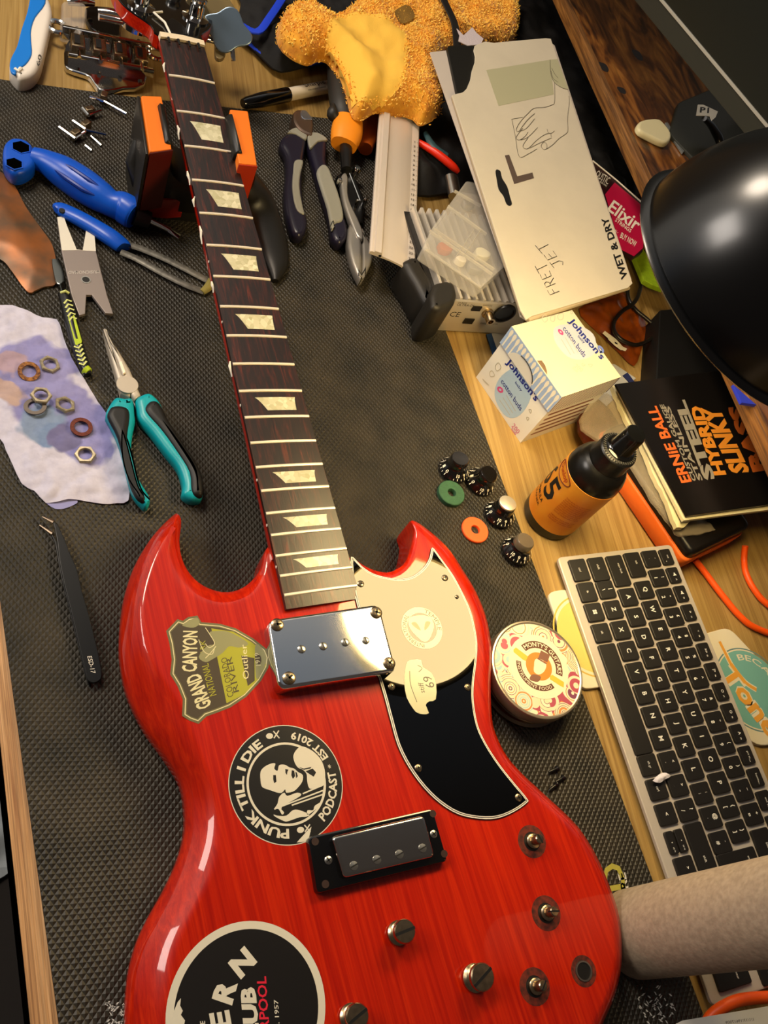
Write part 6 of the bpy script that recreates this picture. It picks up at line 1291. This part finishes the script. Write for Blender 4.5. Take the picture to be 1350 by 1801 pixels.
q = PLN(K0, kn_)(1170, 1366); m.v = [(a, b, c_-mz_-(KF.o[2]-22)+q[2]+1.2) for a, b, c_ in m.v]
obj('tissue_scrap', m, mat('white tissue scrap', 'cfc9cf', .9), label='tiny white tissue scrap on the keyboard keys', cat='tissue')

# ---------------------------------------------------------------- coasters
CO = mat('cream coaster', 'd8cfb4', .5)
def C6k(pts): return crop(840, 940, 2.647, pts)
cs = thing('coaster', G(1010, 1110, 0), 'cream coaster with a pale yellow ring, under the left edge of the keyboard', 'coaster', 'cream printed coasters')
m = MB(); m.prism(rnd(G2(C6k([(322, 268), (430, 250), (640, 700), (480, 722)]), 4), 9), .2, 3.6, .8); obj('board', m, CO, cs)
c_ = G(*C6k([(530, 470)])[0], 4); m = MB(); m.prism(ell(c_[0], c_[1], 34, n=60), 3.6, 3.66); obj('yellow_disc', m, mat('pale yellow print', 'cdbd66', .5), cs)
m = MB(); m.ring2(ell(c_[0], c_[1], 38, n=60), ell(c_[0], c_[1], 36.5, n=60), 3.6, 3.66); obj('thin_ring', m, mat('gold ring print', 'c8a94e', .5), cs)
cs = thing('coaster', G(1330, 1200, 0), 'cream coaster with a turquoise disc and orange script, right of the keyboard', 'coaster', 'cream printed coasters')
CK = lambda pts: crop(1150, 940, 6.005, pts)
m = MB(); m.prism(rnd(G2([(1170, 1155), (1190, 1128), (1282, 1102), (1350, 1175), (1450, 1300), (1330, 1312)], 4), 10), .2, 3.6, .8); obj('board', m, CO, cs)
T4 = GZ(3.6); c_ = G(1314, 1218, 3.6); R0_ = 45
TQ = mat('turquoise print', '6fa79d', .5)
c_ = G(1322, 1212, 3.6); r1_ = np.linalg.norm(G(1290, 1145, 3.6)-c_)
m = MB(); m.prism(ell(c_[0], c_[1], r1_, n=60), 3.6, 3.64); obj('turquoise_disc', m, TQ, cs)
m = MB(); m.ring2(ell(c_[0], c_[1], r1_*1.07, n=60), ell(c_[0], c_[1], r1_*1.035, n=60), 3.6, 3.64); obj('thin_ring', m, mat('slate ring print', '5e7f80', .5), cs)
m = MB()
FT = Fr(c_); a0 = math.atan2(*(G(1297, 1158, 3.6)-c_)[[1, 0]]); a1 = math.atan2(*(G(1344, 1222, 3.6)-c_)[[1, 0]])
m.arc('BECAUSE', FT, a0, a1, r1_*.74, r1_*.9, .01, up=.1)
m.text('Tone', (1263, 1182), (1352, 1300), (1287, 1166), T4, .08, .09); m.stroke(CK([(690, 1130), (740, 1230), (830, 1400), (960, 1560), (1080, 1640)]), 5.5, T4, .08)
obj('cream_backing', m, CO, cs)
m = MB()
m.text('Tone', (1263, 1182), (1352, 1300), (1287, 1166), T4, .3, .03); m.stroke(CK([(690, 1130), (740, 1230), (830, 1400), (960, 1560), (1080, 1640)]), 3.2, T4, .3)
obj('script_lettering', m, mat('amber script print', 'd99a3a', .5), cs, label='orange script reading Tone')

# ---------------------------------------------------------------- tin of feed
tn = thing('polish_tin', G(945, 1190, 3), 'round silver tin with a colourful patterned lid beside the guitar waist', 'tin')
zt_l = 29.; tc_ = G(945, 1176, zt_l); rl = np.linalg.norm(G(1025.3, 1189, zt_l)-G(864.7, 1144, zt_l))/2
TF = Fr((tc_[0]+.5, tc_[1], 0), (math.cos(-.2), math.sin(-.2), 0)); SIL = mat('tin silver', 'b9ab96', .3, .8); 
m = MB(); m.lathe([(rl-5, 3), (rl-2, 3.2), (rl-.5, 4.5), (rl-.5, 6), (rl-3, 7), (rl-3, 12), (rl-2, 12.6), (rl-3, 13.2), (rl-3, 20), (rl-2, 20.4)], TF, 72); obj('tin_base', m, mat('dark silver tin', '6a5f52', .3, .9), tn)
m = MB(); m.lathe([(rl-2, 18), (rl, 18.4), (rl, 27.5), (rl-.6, 28.8), (rl-1.8, zt_l), (rl-2.8, zt_l-.6), (.1, zt_l-.6)], Fr(TF.o, TF.u), 72); lid = obj('lid', m, SIL, tn)
# patterned print
def patt():
    m = D.materials.new('paisley print'); m.use_nodes = True; nt = m.node_tree; I = nt.nodes['Principled BSDF'].inputs; tc = nn(nt, 'TexCoord')
    v = nn(nt, 'TexVoronoi'); v.inputs['Scale'].default_value = 70; nt.links.new(tc.outputs['Object'], v.inputs['Vector'])
    w = nn(nt, 'Math', operation='SINE'); mu = nn(nt, 'Math', operation='MULTIPLY'); mu.inputs[1].default_value = 16; nt.links.new(v.outputs['Distance'], mu.inputs[0]); nt.links.new(mu.outputs[0], w.inputs[0])
    sx_ = nn(nt, 'SeparateColor'); nt.links.new(v.outputs['Color'], sx_.inputs[0]); ad = nn(nt, 'Math', operation='MULTIPLY_ADD'); ad.inputs[1].default_value = .18; nt.links.new(w.outputs[0], ad.inputs[0]); nt.links.new(sx_.outputs[0], ad.inputs[2])
    r = nn(nt, 'ValToRGB'); r.color_ramp.interpolation = 'CONSTANT'; el = r.color_ramp.elements
    for i, (p, c) in enumerate(((0, 'a84a5a'), (.14, 'd9cfae'), (.36, '9dbfbe'), (.5, 'e0d6b8'), (.62, 'd8854a'), (.70, 'e2d9ba'), (.84, '7a3f58'), (.92, 'd8cfa8'))):
        e = el[i] if i < 2 else el.new(p); e.position = p; e.color = hx(c)
    nt.links.new(ad.outputs[0], r.inputs[0]); nt.links.new(r.outputs[0], I['Base Color']); I['Roughness'].default_value = .35; return m
m = MB(); m.prism(ell(0, 0, rl-3, n=72), zt_l-.6, zt_l-.4, F=TF); obj('patterned_print', m, patt(), lid)
CT = lambda pts: crop(860, 1080, 7.5, pts); TL_ = GZ(zt_l-.3)
c2 = TL_(*CT([(655, 690)])[0]); F2 = Fr(c2); rw = np.linalg.norm(TL_(*CT([(1040, 700)])[0])-TL_(*CT([(275, 680)])[0]))/2
m = MB(); m.prism(ell(0, 0, rw, n=64), -.1, .05, F=F2); obj('cream_disc', m, mat('ivory print', 'ded6b8', .4), lid)
def an(x, y): q = TL_(*CT([(x, y)])[0])-c2; return math.atan2(q[1], q[0])
a_s, a_e = an(440, 440), an(930, 810)
def arcband(F, a0, a1, r0, r1, z0, z1, mb, n=24):
    o = [((r1)*math.cos(a0+(a1-a0)*k/n), r1*math.sin(a0+(a1-a0)*k/n)) for k in range(n+1)]; i_ = [((r0)*math.cos(a0+(a1-a0)*k/n), r0*math.sin(a0+(a1-a0)*k/n)) for k in range(n+1)]
    mb.prism(o+i_[::-1], z0, z1, F=F)
m = MB(); arcband(F2, a_s, a_e, rw*.58, rw*.80, .05, .1, m); b_s, b_e = an(395, 620), an(830, 930)
if b_e < b_s: b_e += 2*PI
arcband(F2, b_s, b_e, rw*.60, rw*.76, .05, .1, m); obj('brown_bands', m, mat('chestnut print', '5c3420', .4), lid)
m = MB(); m.arc("MONTY'S GUITARS", F2, a_s-.06, a_e+.06, rw*.62, rw*.77, .01, up=.14); m.arc('INSTRUMENT FOOD', F2, b_s+.05, b_e-.08, rw*.73, rw*.63, .0, up=.14); obj('cream_lettering', m, mat('ivory letters', 'e5dcc0', .4), lid)
m = MB(); m.prism(ell(0, 0, rw*.44, n=48), .05, .1, F=F2); obj('orange_disc', m, mat('orange disc print', 'd97f2c', .4), lid)
m = MB()
for pol in ([(318, 470), (350, 440), (510, 560), (480, 620), (440, 600), (320, 500)], [(800, 820), (830, 800), (985, 900), (980, 970), (940, 950), (800, 860)]): m.prism([tuple(TL_(*p)[:2]) for p in CT(pol)], zt_l-.25, zt_l-.15)
obj('gold_ribbons', m, mat('gold ribbon print', 'c9b13c', .4), lid)
m = MB(); 
for pol in ([(680, 480), (800, 540), (765, 640), (645, 580)], [(640, 575), (760, 650), (750, 665), (630, 592)]): m.prism([tuple(TL_(*p)[:2]) for p in CT(pol)], zt_l-.15, zt_l-.1)
m.prism([tuple(TL_(*p)[:2]) for p in cr(CT([(560, 800), (530, 860), (590, 890), (650, 890), (680, 830), (620, 800)]), 3)], zt_l-.15, zt_l-.1); obj('hat_drawing', m, mat('brown drawing', '7c5340', .4), lid, label='brown top hat and coat drawing')
m = MB(); m.prism([tuple(TL_(*p)[:2]) for p in cr(CT([(605, 600), (680, 590), (750, 670), (720, 760), (650, 800), (590, 760), (590, 680)]), 3)], zt_l-.2, zt_l-.12); obj('face_drawing', m, mat('ivory face print', 'e2d8b8', .4), lid)

# black screws on the mat
for i, (a, b, lab) in enumerate((((964, 1358), (979, 1352), 'uppermost tiny black screw on the mat below the tin'), ((975, 1376), (990, 1368), 'middle tiny black screw right of the pickguard tip'), ((964, 1391), (978, 1380), 'lowest tiny black screw on the mat, tip touching the middle one'))):
    A, B = G(*a, 5), G(*b, 5); g = thing('black_screw', G(*a, 3), lab, 'screw', 'small black screws on the mat')
    m = MB(); F = Fr(B, (0, 0, 1), None, A-B); L = np.linalg.norm(B-A); m.lathe([(2.4, -.8), (2.4, .4), (1.2, 1.4), (1.15, L-2), (.2, L)], F, 14); obj('screw_body', m, BLACK, g)

# cardboard tube
t1, t2 = G(1080, 1567, 3), G(1116, 1725, 3); q1, q2 = math.atan2(t1[1], t1[0]), math.atan2(t2[1], t2[0]); qm, qh = (q1+q2)/2, abs(q1-q2)/2
rt = 399.*math.sin(qh)/(1-math.sin(qh)); Dt = 399.+rt
tb = thing('cardboard_tube', (Dt*math.cos(qm), Dt*math.sin(qm), 3), 'grey-brown cardboard roll tube standing upright between the guitar and the keyboard', 'tube')
CBD = mat('grey brown cardboard', 'ab9981', .8, bump=.3, bscale=500, var=.1, col2='988771', vscale=260)
m = MB(); m.lathe([(rt, 3), (rt, 250), (rt-1.6, 250), (rt-1.6, 3), (rt, 3)], Fr((Dt*math.cos(qm), Dt*math.sin(qm), .1)), 96, cap0=False, cap1=False); obj('tube_wall', m, CBD, tb)
# paper sheet bottom right
m = MB(); m.slab([G(*p, 26) for p in [(1188, 1801), (1200, 1795), (1420, 1758), (1500, 1860), (1180, 1900)]], (0, 0, 1), .4); pp = obj('paper_sheet', m, mat('white paper', 'd5d0c4', .7), label='white printed paper at the very bottom right', cat='paper')
m = MB(); m.text('1/1/17/19617009', (1325, 1795), (1276, 1801), (1324, 1790), GZ(26), .1); 
o_ = obj('printed_number', m, INK, pp)

# orange cables
OC = mat('bright orange cable', 'f2560c', .45)
def cable(px, r, lab, z=None):
    P, rr_ = worm([(p[0], p[1], p[2], r, r) for p in px], 6); m = MB(); m.tube(P, rr_, 14); obj('orange_cable', m, OC, label=lab, cat='cable', group='orange cables')
cable([(1222, 985, 6), (1240, 1008, 4), (1268, 1045, 4), (1300, 1083, 4), (1330, 1105, 4), (1400, 1130, 4)], 3.1, 'orange cable curving from under the black drive past the coaster')
cable([(1310, 960, 12), (1308, 985, 4), (1312, 1010, 4), (1328, 1040, 4), (1352, 1065, 4), (1420, 1110, 4)], 3.1, 'second orange cable at the right image edge')
cable([(1235, 1830, 8), (1248, 1790, 12), (1285, 1764, 22), (1330, 1755, 22), (1420, 1752, 14)], 4.2, 'thick orange cable looping below the keyboard corner')

# drive with orange rubber rim, stack of string packs
dr = thing('portable_drive', G(1280, 900, 0), 'black rugged drive with an orange rubber rim under the string pack', 'drive')
D5 = lambda pts: crop(1020, 650, 4.0909, pts)
ob = G2([(1080, 800), (1093, 822), (1201, 975), (1215, 990), (1305, 968), (1480, 930), (1400, 700), (1230, 690)], 24)
dq = [G(1092, 818, 24), G(1207, 988, 24)]; du_ = dq[1]-dq[0]; DF = Fr(dq[0]*np.array([1, 1, 0]), du_); Ld = 140
sdv = 1 if DF.v[0] > 0 else -1
Lfr = np.linalg.norm(du_)
m = MB(); m.prism(rnd(rect(150, 96, Lfr-75, sdv*48), 9, 5), .3, 22, 2, F=DF, bot=3); obj('rubber_rim', m, mat('orange rubber', 'e56a1e', .55), dr, ang=60)
m = MB(); m.prism(rnd(rect(146, 93, Lfr-75, sdv*49.5), 8, 5), 21, 33, 4, F=DF); obj('black_case', m, mat('black drive case', '0f0d0b', .35), dr, ang=60)
# clear bags and folded paper under the pack
BAG = mat('crinkled clear bag', 'b3a68e', .2, alpha=.3, spec=.7, bump=.4, bscale=50)
def strip(px0, px1, z, mt_, nm, lab, cat, th=3):
    poly = cr(G2(px0+px1[::-1], z), 2); m = sheet(poly, lambda Q, d: z-2+np.minimum(d*.3, 2.)+noise2(Q, 18, int(z))*1.0, 2.4, th); obj(nm, m, mt_, label=lab, cat=cat)
strip([(1022, 735), (1035, 760), (1060, 775), (1100, 800), (1150, 880), (1185, 925), (1200, 940)], [(1055, 690), (1085, 700), (1115, 740), (1150, 800), (1190, 860), (1230, 905), (1260, 930)], 38, BAG, 'clear_bag', 'crinkled clear bag under the folded cream paper, above the orange rim', 'bag')
strip([(1018, 740), (1030, 775), (1062, 778), (1085, 765)], [(1035, 700), (1055, 700), (1075, 720), (1090, 745)], 20, mat('dark amber film', '5a2410', .2, alpha=.9, bump=.3, bscale=60), 'amber_packet', 'small dark amber packet below the cotton bud box', 'packet')
strip([(1078, 676), (1088, 700), (1105, 740), (1130, 780), (1150, 830), (1175, 880), (1192, 926)], [(1100, 680), (1120, 700), (1140, 740), (1160, 790), (1185, 840), (1205, 880), (1215, 915)], 46, mat('cream folded paper', 'cfc69c', .6, bump=.2, bscale=100), 'folded_paper', 'wavy cream paper edges under the black string pack', 'paper', 5)
spk = thing('string_pack', G(1220, 790, 50), 'black string pack with big silver and orange lettering on top of the drive', 'packet')
PK = [G(*p, 56) for p in D5([(255, 103), (770, 1052), (1500, 950), (1500, -60)])]
m = MB(); m.slab(PK, (0, 0, 1), 2.5, .4); obj('front_card', m, mat('black glossy card', '0d0b0a', .3), spk)
PK2 = [G(*p, 52) for p in D5([(262, 115), (745, 1085), (1500, 990), (1500, -40)])]
m = MB(); m.slab(PK2, (0, 0, 1), 3.5, .4); obj('back_card', m, mat('cream card edge', 'd6cda6', .6), spk)
T56 = GZ(56); SLV = mat('silver foil print', 'a9a290', .35, .4); OFO = mat('orange foil print', 'd98a2c', .35, .2); COP = mat('copper print', 'a5521c', .4); DCO = mat('dim copper print', '5e2c12', .4)
def dt(t, a, b, c_, mt_, bold, nm='lettering'):
    m = MB(); m.text(t, *D5([a, b, c_]), T56, .2, bold); obj(nm, m, mt_, spk)
dt('ERNiE BALL', (803, 805), (548, 260), (728, 818), mat('orange print', 'd0642a', .4), .03)
dt('CUSTOM GAUGE', (838, 800), (600, 250), (806, 803), SLV, .03); dt('STAINLESS', (884, 796), (640, 262), (848, 800), SLV, .03); dt('STEEL', (975, 785), (752, 215), (892, 800), SLV, .05)
dt('HYBRID', (1052, 755), (870, 262), (965, 762), OFO, .05); dt('SLINKY', (1225, 738), (1000, 270), (1085, 748), OFO, .05); dt('BASS', (1355, 722), (1165, 255), (1240, 740), COP, .06)

# small things on the shelf
m = MB(); zc = 108.4; m.prism(cr(G2([(1121, 221), (1126, 212), (1140, 208), (1158, 208), (1170, 218), (1180, 232), (1180, 244), (1172, 251), (1160, 248), (1140, 238), (1126, 230)], 116), 3), zc, 116, 3.5, seg=4, bot=1.5); obj('polished_stone', m, mat('creamy putty', 'cfc49a', .35), label='smooth creamy white pebble on the rustic shelf', cat='stone')
m = MB(); m.slab([G(*p, 111) for p in [(1170, 215), (1174, 215), (1204, 265), (1200, 269), (1184, 245)]], (0, 0, 1), 2.2, .4); obj('metal_strip', m, mat('dull steel strip', '8f9290', .35, .7), label='thin steel strip behind the creamy pebble', cat='strip')
m = MB(); P, r = worm([(1238, 208, 150, 3, 3), (1250, 220, 140, 4, 4), (1262, 240, 128, 5, 5), (1270, 260, 122, 4, 4), (1290, 280, 120, 3, 3)], 5); m.tube(P, r, 12); cbk2 = obj('monitor_cable', m, BLACK, label='black cable with a white tag on the monitor base', cat='cable')
m = MB(); m.slab([G(*p, 152) for p in [(1227, 184), (1236, 184), (1262, 196), (1258, 206), (1251, 212), (1248, 204), (1224, 203)]], (0, 0, 1), .5); tg = obj('white_tag', m, WHITE, cbk2)
m = MB(); m.text('P1', (1230, 198), (1246, 199), (1231, 188), GZ(152), .1, .03); obj('tag_print', m, INK, tg)
m = MB(); m.slab([G(*p, 112) for p in [(1289, 676), (1330, 712), (1304, 708)]], (0, 0, 1), 3.5, .4); obj('blue_clip', m, mat('cobalt blue plastic', '2433b8', .4), label='cobalt blue plastic corner on the shelf below the lamp', cat='clip')

# pale cloth on the floor, seen past the left desk edge
cp = cr([tuple(p) for p in G2([(-120, 1380), (5, 1380), (14, 1440), (16, 1500), (2, 1530), (-120, 1560)], -650)], 3)
obj('floor_cloth', sheet(cp, lambda Q, d: -722+np.minimum(d*.8, 40)+noise2(Q, 60, 2)*8, 9, 6), mat('pale grey blue cloth', 'b3bcc2', .9), label='pale grey cloth on the floor past the left desk edge', cat='cloth')
